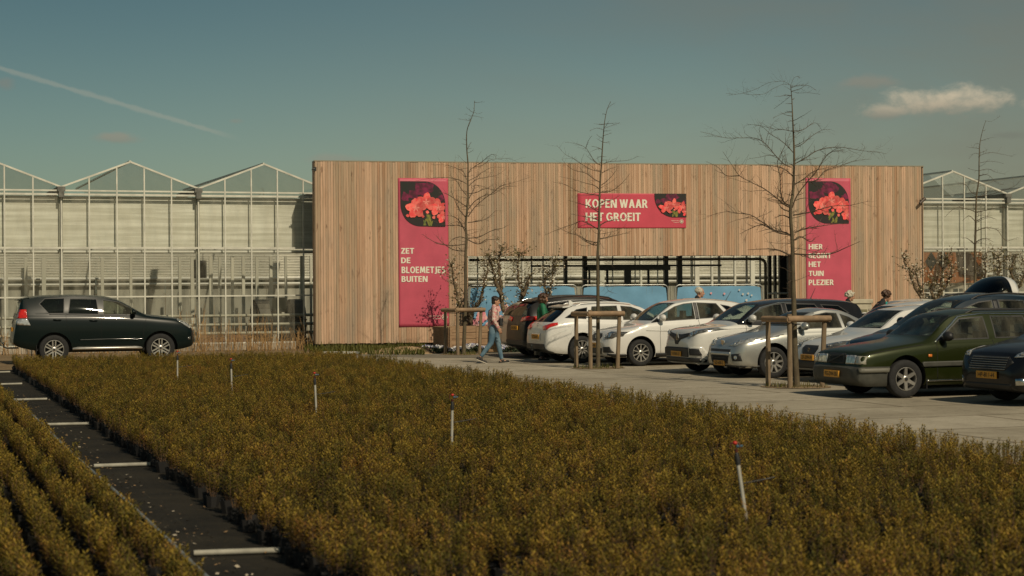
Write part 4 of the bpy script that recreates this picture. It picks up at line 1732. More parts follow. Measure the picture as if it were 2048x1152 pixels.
    # handles
    for (x, z) in sp['handles']:
        for s in (-1, 1):
            hit, nn, i_, _ = bvh.ray_cast(Vector((x, s * 3, z)), Vector((0, -s, 0)))
            if hit is None:
                continue
            y = hit.y
            h = MB()
            h.tube([(x - 0.1, y - s * 0.005, z), (x - 0.08, y + s * 0.028, z), (x + 0.08, y + s * 0.028, z + 0.008), (x + 0.1, y - s * 0.005, z + 0.008)], [0.014, 0.016, 0.016, 0.014], 8)
            P(h.build('door_handle', sp.get('handle_mat', sp['paint']), root, 60))
    for (x, s) in ((sp['fx'], 1), (sp['fx'], -1), (sp['rx'], 1), (sp['rx'], -1)):
        w = wheel(root, x, s, sp, sp['rim'])
        w.location.x -= L / 2
    if sp.get('rails'):
        x0, x1, y_, dz = sp['rails']
        for s in (-1, 1):
            pts = []
            for k in range(13):
                x = x0 + (x1 - x0) * k / 12
                hit, *_ = bvh.ray_cast(Vector((x, s * y_, 5)), Vector((0, 0, -1)))
                z = (hit.z if hit else 1.4) + (dz if 0 < k < 12 else -0.01)
                pts.append((x, s * y_, z))
            P(MB().tube(pts, 0.018, 8).build('roof_rail', sp.get('rail_mat', M_CARBLACK), root, 60))
    if sp.get('aerial'):
        x, ln_, tilt = sp['aerial']
        hit, *_ = bvh.ray_cast(Vector((x, 0, 5)), Vector((0, 0, -1)))
        P(MB().tube([(x, 0, hit.z - 0.01), (x + 0.02, 0, hit.z + 0.03), (x + ln_ * math.sin(tilt), 0, hit.z + ln_ * math.cos(tilt))], [0.02, 0.008, 0.004], 6).build('aerial', M_CARBLACK, root))
    for (xs_, y, z, s, *tl) in sp.get('plates', []):
        p = plate(root, bvh, xs_, y, z, s, *(tl or [0.0]))
        P(p)
    for fn in sp.get('extra', []):
        fn(root, bvh, P)
    full.free()
    return root


V = Vector


def hwdef(W, L, nose=0.66, tail=0.8):
    h = W / 2
    return [(0, h * nose), (0.03, h * (nose + 0.08)), (0.1, h * 0.86), (0.25, h * 0.945), (0.6, h * 0.99), (1.0, h), (L - 1.0, h), (L - 0.5, h * 0.975), (L - 0.15, h * 0.92), (L - 0.04, h * 0.87), (L, h * tail)]


def botdef(L, fr=0.24, rr_=0.30, mid=0.2):
    return [(0, fr + 0.08), (0.05, fr), (0.3, mid), (L - 0.5, mid + 0.02), (L - 0.15, rr_), (L, rr_ + 0.06)]


def twdef(W, L, xc, xh, xe, roof):
    h = W / 2
    return [(0, h * 0.55), (0.15, h * 0.74), (xc - 0.1, h * 0.86), (xc + 0.15, h * 0.83), (xh, roof), ((xh + xe) / 2, roof * 1.02), (xe, roof * 0.95), (L - 0.05, h * 0.7), (L, h * 0.6)]


def gap_line(pts, w=0.008):
    """thin vertical-ish strip polygon along a polyline (x,z)"""
    l = [(a - w / 2, b) for a, b in pts]
    r = [(a + w / 2, b) for a, b in reversed(pts)]
    return l + r


def hline(pts, w=0.02):
    return [(a, b - w / 2) for a, b in pts] + [(a, b + w / 2) for a, b in reversed(pts)]


def emblem(poly_fn, m=None):
    def f(root, bvh, P):
        nm, z, y, mb = poly_fn()
        hit, *_ = bvh.ray_cast(V((-3, y, z)), V((1, 0, 0)))
        x = hit.x if hit else 0
        o = mb.build(nm, m or M_CHROME, root, 30, fixn=True)
        o.location = (x - 0.012, y, z)
        P(o)
    return f


def face_prism(poly, t=0.014):
    """flat emblem in the (y,z) plane, thickness along x"""
    mb = MB()
    n = len(poly)
    mb.add([(-t / 2, a, b) for a, b in poly] + [(t / 2, a, b) for a, b in poly],
           [tuple(range(n)), tuple(reversed(range(n, 2 * n)))] + [((i + 1) % n, i, i + n, (i + 1) % n + n) for i in range(n)])
    return mb


def lamp_dots(spots, r=0.05, x_off=0.01, nm='lamp_reflector', m=None):
    """round reflectors shown inside the headlamps"""
    def f(root, bvh, P):
        for (y, z, q) in spots:
            for s in (-1, 1):
                hit, nn, *_ = bvh.ray_cast(V((-3, s * y, z)), V((1, 0, 0)))
                if hit is None:
                    continue
                mb = MB()
                M = Matrix.Translation(hit + nn * 0.014) @ nn.to_track_quat('Z', 'Y').to_matrix().to_4x4()
                mb.lathe([(q, -0.004), (q, 0.004), (q * 0.8, 0.008), (q * 0.5, 0.002), (0.0, 0.0)], 16, 0, M)
                par = next((c for c in root.children if c.name.startswith('headlight') and (sum(v.co.y for v in c.data.vertices) * s > 0)), root)
                o = mb.build(nm, m or M_LAMPIN, par, 40)
                if par is root:
                    P(o)
    return f


def estate_spec(name, L, W, H, fx, rx, r, paintm, cowl, header, roofz, belt, tailx, hood0=0.68, nose=0.52, hood1=None, roof_w=0.6, rim=(10, 0.03, 'bar'), drop=(0.035, 0.11)):
    hood1 = hood1 or cowl[1] - 0.03
    top = [(0, nose), (0.03, nose + 0.10), (0.12, hood0), (0.45, hood0 + (hood1 - hood0) * 0.55), (cowl[0] - 0.05, hood1), (cowl[0] + 0.1, cowl[1] + 0.03), header,
           ((header[0] + tailx) / 2 - 0.2, roofz), (tailx - 0.5, roofz - drop[0]), (tailx, roofz - drop[1])]
    tail_low = belt + 0.06
    top += [((tailx + L) / 2 + 0.08, (roofz + tail_low) / 2 - 0.03), (L - 0.08, tail_low - 0.06), (L - 0.02, belt - 0.15), (L, belt - 0.3)]
    bl = [(0, nose - 0.03), (0.05, nose + 0.04), (0.15, hood0 - 0.04), (0.6, hood0 + 0.04), (cowl[0], belt - 0.05), (header[0] + 0.3, belt), (tailx - 0.3, belt + 0.04), (L - 0.25, belt), (L - 0.08, belt - 0.05), (L - 0.02, belt - 0.2), (L, belt - 0.34)]
    sp = dict(name=name, L=L, W=W, fx=fx, rx=rx, r=r, paint=paintm, top=top, belt=bl, bot=botdef(L), hw=hwdef(W, L), tw=twdef(W, L, cowl[0], header[0], tailx, roof_w),
              cowl=cowl, rim=rim, mirror=(cowl[0] + 0.42, belt + 0.03), handles=[], trim=[], glass=[])
    return sp
# ------------------------------------------------------------------ the cars one by one
P_WHITE = paint('paint_white', (0.70, 0.69, 0.65))
P_WHITE2 = paint('paint_pearl_white', (0.66, 0.65, 0.60), 0.0, 0.28)
P_SILVER = paint('paint_silver', (0.50, 0.50, 0.46), 0.65, 0.32)
P_LIGHTSILVER = paint('paint_pale_silver', (0.56, 0.55, 0.50), 0.5, 0.32)
P_BLACK = paint('paint_black', (0.008, 0.008, 0.009), 0.0, 0.25, 0.5, 0.3)
P_DKGREEN = paint('paint_dark_green', (0.003, 0.0085, 0.008), 0.0, 0.35, 0.22, 0.25)
P_OLIVE = paint('paint_olive_green', (0.020, 0.027, 0.0045), 0.35, 0.34, 0.3, 0.3)
P_BLUE = paint('paint_dark_blue', (0.0025, 0.014, 0.026), 0.1, 0.3, 0.35, 0.3)
P_DKGREY = paint('paint_dark_grey', (0.009, 0.009, 0.009), 0.0, 0.36, 0.2, 0.2)
P_NIGHT = paint('paint_night_grey', (0.008, 0.008, 0.009), 0.1, 0.3, 0.35, 0.3)
M_BUMPER = mat('bumper_grey', (0.055, 0.055, 0.045), 0.6, var=0.2)


def shield(sp, zb, zt, wb, wt):
    return [(-wb, zb), (wb, zb), (wt, zt), (-wt, zt)]


# --- dark green off-road car (side view, heading right)
s = dict(name='parked_car', zs=1.0, L=4.78, W=1.885, fx=0.95, rx=3.74, r=0.385, rim_r=0.25, tyre_w=0.25, gap=0.075, paint=P_DKGREEN,
         top=[(0, 0.74), (0.03, 0.86), (0.1, 0.98), (0.22, 1.09), (0.5, 1.2), (0.95, 1.255), (1.27, 1.30), (1.38, 1.345), (2.1, 1.73), (2.4, 1.795), (3.2, 1.84), (3.9, 1.83), (4.4, 1.78), (4.54, 1.75), (4.62, 1.52), (4.70, 1.2), (4.75, 0.95), (4.78, 0.7)],
         belt=[(0, 0.68), (0.05, 0.83), (0.2, 1.0), (0.55, 1.13), (1.0, 1.18), (1.3, 1.21), (1.9, 1.25), (3.4, 1.29), (4.4, 1.3), (4.62, 1.26), (4.72, 1.02), (4.78, 0.66)],
         bot=[(0, 0.52), (0.06, 0.44), (0.2, 0.38), (0.6, 0.32), (4.0, 0.34), (4.5, 0.42), (4.72, 0.5), (4.78, 0.56)],
         hw=hwdef(1.885, 4.78, 0.62, 0.84), tw=twdef(1.885, 4.78, 1.27, 2.1, 4.54, 0.66), cowl=(1.27, 1.3), rim=(6, 0.034, 'twin'),
         mirror=(1.68, 1.30), handles=[(2.72, 1.14), (3.66, 1.17)], seat_z=0.62, seat_x=2.2)
s['glass'] = [('windscreen', 'x', -1, shield(s, 1.36, 1.70, 0.70, 0.60), M_SHIELD),
              ('front_window', 'y', 0, [(1.62, 1.275), (1.68, 1.46), (2.04, 1.645), (2.46, 1.70), (2.46, 1.285)], M_CARGLASS),
              ('rear_window', 'y', 0, [(2.57, 1.295), (2.60, 1.715), (3.32, 1.735), (3.38, 1.315)], M_DARKGLASS),
              ('quarter_window', 'y', 0, [(3.47, 1.33), (3.44, 1.755), (3.96, 1.745), (4.12, 1.60), (3.88, 1.33)], M_DARKGLASS),
              ('tailgate_window', 'x', 1, [(-0.6, 1.32), (0.6, 1.32), (0.56, 1.64), (-0.56, 1.64)], M_DARKGLASS)]
s['trim'] = [('tail_light', 'y', 1, [(4.42, 1.22), (4.44, 1.45), (4.60, 1.45), (4.68, 1.22)], M_RED, dict(both=True, off=0.01)),
             ('tail_light', 'y', 1, [(4.34, 1.03), (4.42, 1.21), (4.70, 1.21), (4.72, 1.05)], M_LAMPB, dict(both=True, off=0.01)),
             ('headlight', 'y', 1, [(0.1, 0.93), (0.16, 1.03), (0.46, 1.17), (0.5, 1.13), (0.3, 0.99), (0.16, 0.9)], M_LAMPB, dict(both=True, off=0.008)),
             ('grille', 'x', -1, [(-0.42, 0.72), (0.42, 0.72), (0.46, 0.98), (-0.46, 0.98)], M_CHROME, dict(th=0.015)),
             ('sill_molding', 'y', 1, hline([(1.4, 0.63), (2.2, 0.645), (3.1, 0.63)], 0.03), P_DKGREEN, dict(both=True, th=0.01)),
             ('door_gap', 'y', 1, gap_line([(2.5, 0.5), (2.52, 0.8), (2.51, 1.27)]), M_LINE, dict(both=True, th=0.001, off=0.002)),
             ('door_gap', 'y', 1, gap_line([(3.30, 0.85), (3.42, 1.05), (3.43, 1.29)]), M_LINE, dict(both=True, th=0.001, off=0.002)),
             ('door_gap', 'y', 1, gap_line([(1.42, 0.5), (1.4, 0.9), (1.33, 1.18)]), M_LINE, dict(both=True, th=0.001, off=0.002)),
             ('window_chrome', 'y', 1, hline([(1.62, 1.262), (2.5, 1.272), (3.4, 1.30), (3.86, 1.315)], 0.016), M_CARBLACK, dict(both=True)),
             ('fog_light', 'y', 1, [(0.14, 0.6), (0.2, 0.6), (0.22, 0.66), (0.13, 0.68)], M_LAMP, dict(both=True))]


def running_board(root, bvh, P):
    for sd_ in (-1, 1):
        P(MB().tube([(1.45, sd_ * 0.88, 0.40), (1.6, sd_ * 0.95, 0.405), (3.1, sd_ * 0.95, 0.405), (3.25, sd_ * 0.88, 0.40)], 0.038, 8).build('running_board', M_RIM, root, 60))
        mf = MB().box((4.2, sd_ * 0.82, 0.33), (0.012, 0.26, 0.36))
        P(mf.build('mud_flap', M_RUBBER, root))
    hk = MB().tube([(4.6, 0, 0.42), (4.9, 0, 0.42), (4.98, 0, 0.45), (4.99, 0, 0.52)], 0.022, 8)
    hk.ball((4.99, 0, 0.55), 0.032)
    P(hk.build('tow_bar', M_STEEL, root, 60))
    sp_ = MB()
    sp_.prism([(4.35, 1.77), (4.66, 1.715), (4.67, 1.69), (4.45, 1.69)], -0.62, 0.62)
    P(sp_.build('roof_spoiler', P_DKGREEN, root, 30, fixn=True))


s['extra'] = [running_board]
s['plates'] = [(1, 0.0, 0.92, '26-KJX-2')]
p = at(320, 600, 48.6); p.z = 0
CAR_LC = car(s, 'dark green off-road car parked side-on before the greenhouse beyond the crop', p, ANG + math.pi, ('f', 1), None)

# --- white people carrier facing the aisle
s = estate_spec('parked_car', 4.36, 1.77, 1.57, 0.86, 3.44, 0.315, P_WHITE, (1.02, 1.0), (1.95, 1.50), 1.565, 1.03, 3.75, 0.80, 0.55, 0.97, 0.60, (10, 0.028, 'bar'))
s['mirror'] = (1.42, 1.06)
s['handles'] = [(2.25, 0.93)]
s['glass'] = [('windscreen', 'x', -1, shield(s, 1.05, 1.46, 0.66, 0.54), M_SHIELD),
              ('vent_window', 'y', 0, [(1.16, 1.0), (1.36, 1.13), (1.38, 1.02)], M_CARGLASS),
              ('front_window', 'y', 0, [(1.44, 1.03), (1.42, 1.17), (1.85, 1.38), (2.1, 1.445), (2.34, 1.465), (2.34, 1.075)], M_CARGLASS),
              ('rear_window', 'y', 0, [(2.45, 1.08), (2.45, 1.47), (2.98, 1.445), (3.24, 1.12)], M_CARGLASS),
              ('quarter_window', 'y', 0, [(3.08, 1.42), (3.32, 1.38), (3.7, 1.22), (3.36, 1.13)], M_DARKGLASS),
              ('tailgate_window', 'x', 1, [(-0.58, 1.12), (0.58, 1.12), (0.5, 1.38), (-0.5, 1.38)], M_DARKGLASS)]
s['trim'] = [('headlight', 'x', -1, [(-0.84, 0.80), (-0.60, 0.805), (-0.46, 0.70), (-0.52, 0.64), (-0.78, 0.65), (-0.85, 0.70)], M_LAMP, dict(both=True, off=0.01)),
             ('grille', 'x', -1, [(-0.26, 0.76), (0.26, 0.76), (0.34, 0.70), (0.2, 0.58), (-0.2, 0.58), (-0.34, 0.70)], M_CARBLACK, dict(th=0.012)),
             ('lower_grille', 'x', -1, [(-0.42, 0.29), (0.42, 0.29), (0.46, 0.42), (-0.46, 0.42)], M_CARBLACK, dict(th=0.012)),
             ('fog_light', 'x', -1, [(-0.8, 0.32), (-0.52, 0.32), (-0.5, 0.45), (-0.74, 0.46)], M_CARBLACK, dict(both=True)),
             ('sill_trim', 'y', -1, [(1.25, 0.19), (3.05, 0.2), (3.05, 0.315), (1.25, 0.30)], M_CARBLACK, dict(both=True, th=0.012)),
             ('bumper_lip', 'y', -1, [(0.05, 0.2), (0.5, 0.2), (0.5, 0.285), (0.05, 0.30)], M_CARBLACK, dict(both=True, th=0.01)),
             ('door_pillar', 'y', -1, [(2.35, 1.07), (2.35, 1.465), (2.44, 1.465), (2.44, 1.075)], M_CARBLACK, dict(both=True, th=0.003, off=0.002)),
             ('door_gap', 'y', -1, gap_line([(1.38, 0.3), (1.36, 0.7), (1.38, 1.0)]), M_LINE, dict(both=True, th=0.001, off=0.002)),
             ('door_gap', 'y', -1, gap_line([(2.42, 0.3), (2.44, 0.7), (2.42, 1.06)]), M_LINE, dict(both=True, th=0.001, off=0.002)),
             ('door_gap', 'y', -1, gap_line([(3.06, 0.62), (3.24, 0.85), (3.3, 1.1)]), M_LINE, dict(both=True, th=0.001, off=0.002)),
             ('body_crease', 'y', -1, hline([(1.0, 0.83), (1.9, 0.80), (3.2, 0.80)], 0.010), P_WHITE, dict(both=True, th=0.008))]
s['extra'] = [lamp_dots([(0.70, 0.73, 0.06), (0.57, 0.71, 0.04)]),
              emblem(lambda: ('emblem', 0.68, 0.0, face_prism([(-0.05, -0.04), (0.05, -0.02), (0.05, 0.0), (-0.02, -0.01), (0.05, 0.04), (-0.05, 0.02), (-0.05, 0.0), (0.02, 0.01)])))]
s['plates'] = [(-1, 0.0, 0.48, 'PS-841-X')]
s['aerial'] = (3.55, 0.28, 0.6)
car(s, 'white people carrier facing the aisle right of the middle staked tree', gnd(1280, 733), ANG, ('f', -1))

# --- two-tone crossover
s = estate_spec('parked_car', 4.40, 1.78, 1.57, 0.86, 3.46, 0.335, P_WHITE2, (0.98, 1.06), (1.82, 1.50), 1.575, 1.06, 4.08, 0.92, 0.66, 1.03, 0.60, (5, 0.04, 'star'), (0.02, 0.06))
s['more'] = [P_BLACK]
s['mirror'] = (1.42, 1.10)
s['cuts'] = [(V((0, 0, 1.075)), V((0.04, 0, 1)))]
s['region'] = lambda c, n: 2 if (c.z > 1.075 - 0.04 * c.x and c.x > 1.12) else 0
s['handles'] = [(2.2, 0.96), (3.1, 0.98)]
s['glass'] = [('windscreen', 'x', -1, shield(s, 1.11, 1.46, 0.66, 0.54), M_SHIELD),
              ('front_window', 'y', 0, [(1.25, 1.09), (1.75, 1.37), (2.1, 1.46), (2.28, 1.47), (2.28, 1.11)], M_CARGLASS),
              ('rear_window', 'y', 0, [(2.36, 1.11), (2.36, 1.475), (3.1, 1.455), (3.32, 1.15)], M_DARKGLASS),
              ('quarter_window', 'y', 0, [(3.4, 1.17), (3.24, 1.445), (3.7, 1.42), (3.95, 1.25)], M_DARKGLASS),
              ('tailgate_window', 'x', 1, [(-0.55, 1.14), (0.55, 1.14), (0.48, 1.36), (-0.48, 1.36)], M_DARKGLASS)]
s['trim'] = [('grille', 'x', -1, [(-0.54, 0.87), (-0.15, 0.83), (0.15, 0.83), (0.54, 0.87), (0.5, 0.79), (0.17, 0.72), (0.07, 0.62), (-0.07, 0.62), (-0.17, 0.72), (-0.5, 0.79)], M_CARBLACK, dict(th=0.012)),
             ('headlight', 'x', -1, [(-0.87, 0.98), (-0.80, 0.965), (-0.52, 0.865), (-0.50, 0.79), (-0.72, 0.81), (-0.84, 0.89)], M_LAMP, dict(both=True, off=0.012)),
             ('lower_grille', 'x', -1, [(-0.6, 0.36), (0.6, 0.36), (0.64, 0.56), (-0.64, 0.56)], M_CARBLACK, dict(th=0.014)),
             ('fog_surround', 'x', -1, [(-0.87, 0.36), (-0.62, 0.36), (-0.60, 0.57), (-0.84, 0.58)], P_WHITE2, dict(both=True, th=0.02)),
             ('fog_light', 'x', -1, [(-0.83, 0.40), (-0.65, 0.40), (-0.64, 0.54), (-0.81, 0.545)], M_CARBLACK, dict(both=True, off=0.03)),
             ('bumper_lip', 'x', -1, [(-0.82, 0.25), (0.82, 0.25), (0.86, 0.35), (-0.86, 0.35)], M_CARBLACK, dict(th=0.014)),
             ('sill_trim', 'y', -1, [(1.27, 0.2), (3.05, 0.2), (3.05, 0.36), (1.27, 0.34)], M_CARBLACK, dict(both=True, th=0.014)),
             ('window_chrome', 'y', -1, [(1.2, 1.07), (1.74, 1.395), (2.2, 1.49), (2.6, 1.495), (2.6, 1.48), (2.2, 1.475), (1.76, 1.375), (1.26, 1.07)], M_CHROME, dict(both=True, th=0.004, off=0.003, step=0.03)),
             ('door_gap', 'y', -1, gap_line([(1.3, 0.35), (1.28, 0.8), (1.3, 1.06)]), M_LINE, dict(both=True, th=0.001, off=0.002)),
             ('door_gap', 'y', -1, gap_line([(2.33, 0.35), (2.35, 0.8), (2.32, 1.08)]), M_LINE, dict(both=True, th=0.001, off=0.002))]
s['extra'] = [lamp_dots([(0.62, 0.835, 0.048), (0.73, 0.875, 0.05)]),
              emblem(lambda: ('emblem', 0.755, 0.0, face_prism([(0, -0.13), (0.065, 0), (0, 0.13), (-0.065, 0)], 0.02))),
              emblem(lambda: ('emblem_centre', 0.755, 0.0, face_prism([(0, -0.075), (0.03, 0), (0, 0.075), (-0.03, 0)], 0.032)), M_CARBLACK)]
s['plates'] = [(-1, 0.0, 0.42, '9-XNN-51')]
s['aerial'] = (3.35, 0.26, 0.5)
car(s, 'pale two-tone crossover with black roof and diamond emblem on its nose', uv(17.3, 36.1), ANG, ('f', -1))

# --- silver coupe
s = estate_spec('parked_car', 4.04, 1.75, 1.40, 0.85, 3.39, 0.315, P_SILVER, (1.12, 0.99), (1.85, 1.33), 1.395, 0.95, 3.05, 0.74, 0.50, 0.97, 0.58, (9, 0.042, 'star'))
s['top'] = [(0, 0.48), (0.03, 0.6), (0.12, 0.72), (0.45, 0.855), (1.05, 0.975), (1.2, 1.02), (1.85, 1.33), (2.2, 1.39), (2.55, 1.37), (3.0, 1.22), (3.35, 1.06), (3.6, 1.015), (3.92, 0.99), (4.0, 0.85), (4.04, 0.65)]
s['belt'] = [(0, 0.45), (0.05, 0.57), (0.15, 0.69), (0.6, 0.80), (1.1, 0.885), (2.2, 0.93), (3.2, 0.96), (3.9, 0.94), (4.0, 0.8), (4.04, 0.6)]
s['mirror'] = (1.55, 0.965)
s['handles'] = [(2.45, 0.83)]
s['rear_seat'] = False
s['seat_z'] = 0.24
s['glass'] = [('windscreen', 'x', -1, shield(s, 1.03, 1.30, 0.66, 0.53), M_SHIELD),
              ('front_window', 'y', 0, [(1.4, 0.965), (1.9, 1.25), (2.2, 1.30), (2.45, 1.285), (2.5, 0.985)], M_CARGLASS),
              ('quarter_window', 'y', 0, [(2.56, 0.99), (2.52, 1.27), (2.75, 1.20), (2.98, 1.06)], M_CARGLASS),
              ('rear_screen', 'x', 1, [(-0.5, 1.08), (0.5, 1.08), (0.46, 1.28), (-0.46, 1.28)], M_CARGLASS)]
s['trim'] = [('headlight', 'x', -1, [(-0.86, 0.87), (-0.76, 0.845), (-0.40, 0.695), (-0.36, 0.645), (-0.60, 0.64), (-0.82, 0.73)], M_LAMPB, dict(both=True, off=0.010)),
             ('grille', 'x', -1, [(-0.48, 0.575), (0.48, 0.575), (0.38, 0.29), (-0.38, 0.29)], M_CARBLACK, dict(th=0.01)),
             ('grille_bar', 'x', -1, [(-0.47, 0.455), (0.47, 0.455), (0.49, 0.52), (-0.49, 0.52)], P_SILVER, dict(th=0.02, off=0.012)),
             ('fog_light', 'x', -1, [(-0.78, 0.35), (-0.60, 0.345), (-0.55, 0.48), (-0.76, 0.50)], M_CARBLACK, dict(both=True)),
             ('door_gap', 'y', -1, gap_line([(1.33, 0.3), (1.3, 0.7), (1.34, 0.9)]), M_LINE, dict(both=True, th=0.001, off=0.002)),
             ('door_gap', 'y', -1, gap_line([(2.62, 0.3), (2.72, 0.6), (2.62, 0.94)]), M_LINE, dict(both=True, th=0.001, off=0.002)),
             ('bonnet_gap', 'y', -1, hline([(0.55, 0.79), (1.1, 0.87)], 0.01), M_LINE, dict(both=True, th=0.001, off=0.002)),
             ('bumper_lip', 'x', -1, [(-0.8, 0.215), (0.8, 0.215), (0.84, 0.26), (-0.84, 0.26)], M_CARBLACK, dict(th=0.01))]


def grille_bars(zs, y, m=None):
    def f(root, bvh, P):
        mb = MB()
        for z in zs:
            pts = []
            for k in range(9):
                yy = -y + 2 * y * k / 8
                hit, nn, *_ = bvh.ray_cast(V((-3, yy, z)), V((1, 0, 0)))
                if hit:
                    pts.append((hit.x - 0.02, yy, z))
            if len(pts) > 1:
                mb.tube(pts, 0.007, 6)
        if mb.f:
            P(mb.build('grille_slats', m or M_CHROME, root, 60))
    return f


def grille_mesh(z0, z1, y, n):
    def f(root, bvh, P):
        mb = MB()
        for k in range(n):
            yy = -y + 2 * y * (k + 0.5) / n
            h0, *_ = bvh.ray_cast(V((-3, yy, z0)), V((1, 0, 0)))
            h1, *_ = bvh.ray_cast(V((-3, yy, z1)), V((1, 0, 0)))
            if h0 and h1:
                mb.tube([(h0.x - 0.018, yy, z0), (h1.x - 0.018, yy, z1)], 0.005, 5)
        if mb.f:
            P(mb.build('grille_slats', M_STEEL, root, 60))
    return f


s['extra'] = [lamp_dots([(0.50, 0.69, 0.035), (0.60, 0.72, 0.042), (0.70, 0.765, 0.036)]), grille_mesh(0.31, 0.44, 0.36, 12), grille_bars((0.35, 0.4), 0.36, M_STEEL),
              lamp_dots([(0.68, 0.42, 0.04)], nm='fog_reflector'),
              emblem(lambda: ('emblem', 0.68, 0.0, face_prism([(-0.10, 0.06), (0.02, 0.075), (0.09, 0.05), (0.02, 0.04), (0.05, -0.01), (0.0, -0.01), (-0.03, -0.075), (-0.07, -0.06), (-0.04, 0.0), (-0.1, 0.02)], 0.025)))]
s['plates'] = [(-1, 0.0, 0.30, 'GD-600-S')]
car(s, 'silver coupe with large headlights beside the near staked tree', gnd(1545, 757), ANG, ('f', -1))

# --- white hatchback between the silver coupe and the blue car
s = estate_spec('parked_car', 4.28, 1.77, 1.455, 0.87, 3.45, 0.315, P_WHITE, (1.1, 0.99), (1.9, 1.395), 1.455, 0.96, 3.6, 0.72, 0.50, 0.95, 0.58, (5, 0.05, 'star'))
s['mirror'] = (1.5, 0.99)
s['handles'] = [(2.3, 0.86)]
s['glass'] = [('windscreen', 'x', -1, shield(s, 1.02, 1.355, 0.66, 0.53), M_SHIELD),
              ('front_window', 'y', 0, [(1.38, 0.985), (1.85, 1.25), (2.1, 1.34), (2.36, 1.36), (2.36, 0.995)], M_CARGLASS),
              ('rear_window', 'y', 0, [(2.45, 1.0), (2.45, 1.36), (3.0, 1.33), (3.3, 1.06)], M_CARGLASS),
              ('tailgate_window', 'x', 1, [(-0.55, 1.06), (0.55, 1.06), (0.48, 1.27), (-0.48, 1.27)], M_DARKGLASS)]
s['trim'] = [('headlight', 'x', -1, [(-0.86, 0.82), (-0.76, 0.80), (-0.46, 0.715), (-0.44, 0.66), (-0.66, 0.64), (-0.84, 0.72)], M_LAMP, dict(both=True, off=0.01)),
             ('grille', 'x', -1, [(-0.27, 0.70), (0.27, 0.70), (0.33, 0.64), (0.24, 0.53), (-0.24, 0.53), (-0.33, 0.64)], M_CARBLACK, dict(th=0.012)),
             ('lower_grille', 'x', -1, [(-0.62, 0.26), (0.62, 0.26), (0.66, 0.42), (-0.66, 0.42)], M_CARBLACK, dict(th=0.012)),
             ('door_gap', 'y', -1, gap_line([(1.38, 0.3), (1.36, 0.7), (1.38, 0.93)]), M_LINE, dict(both=True, th=0.001, off=0.002))]
s['extra'] = [lamp_dots([(0.62, 0.71, 0.042), (0.73, 0.75, 0.042)]),
              emblem(lambda: ('emblem', 0.615, 0.0, face_prism([(-0.05, -0.045), (0.055, -0.03), (0.05, 0.0), (-0.02, -0.005), (0.05, 0.045), (-0.055, 0.03), (-0.05, 0.0), (0.02, 0.005)])))]
s['plates'] = [(-1, 0.0, 0.47, '27-ZPH-9')]
car(s, 'white hatchback tucked between the silver coupe and the tall blue car', uv(18.15, 31.55), ANG, ('f', -1))

# --- tall dark blue people carrier
s = estate_spec('parked_car', 4.47, 1.83, 1.68, 0.92, 3.65, 0.32, P_BLUE, (1.0, 1.07), (2.0, 1.60), 1.68, 1.06, 3.95, 0.82, 0.55, 1.03, 0.62, (6, 0.04, 'star'))
s['mirror'] = (1.5, 1.1)
s['handles'] = [(2.4, 0.95)]
s['glass'] = [('windscreen', 'x', -1, shield(s, 1.10, 1.56, 0.70, 0.56), M_SHIELD),
              ('front_window', 'y', 0, [(1.3, 1.09), (1.85, 1.42), (2.2, 1.53), (2.5, 1.56), (2.5, 1.11)], M_CARGLASS),
              ('rear_window', 'y', 0, [(2.62, 1.11), (2.62, 1.565), (3.2, 1.555), (3.3, 1.13)], M_CARGLASS),
              ('quarter_window', 'y', 0, [(3.4, 1.13), (3.32, 1.545), (3.65, 1.52), (3.95, 1.25)], M_CARGLASS),
              ('tailgate_window', 'x', 1, [(-0.58, 1.15), (0.58, 1.15), (0.52, 1.48), (-0.52, 1.48)], M_DARKGLASS)]
s['trim'] = [('headlight', 'x', -1, [(-0.88, 0.9), (-0.76, 0.88), (-0.5, 0.76), (-0.52, 0.68), (-0.84, 0.74)], M_LAMP, dict(both=True)),
             ('lower_grille', 'x', -1, [(-0.6, 0.3), (0.6, 0.3), (0.6, 0.48), (-0.6, 0.48)], M_CARBLACK),
             ('door_pillar', 'y', -1, [(2.51, 1.1), (2.51, 1.56), (2.61, 1.565), (2.61, 1.105)], M_CARBLACK, dict(both=True, th=0.003, off=0.002))]
s['rails'] = (2.1, 4.0, 0.56, 0.035)
car(s, 'tall dark blue people carrier behind the olive green estate', uv(18.15, 29.4), ANG, ('f', -1))

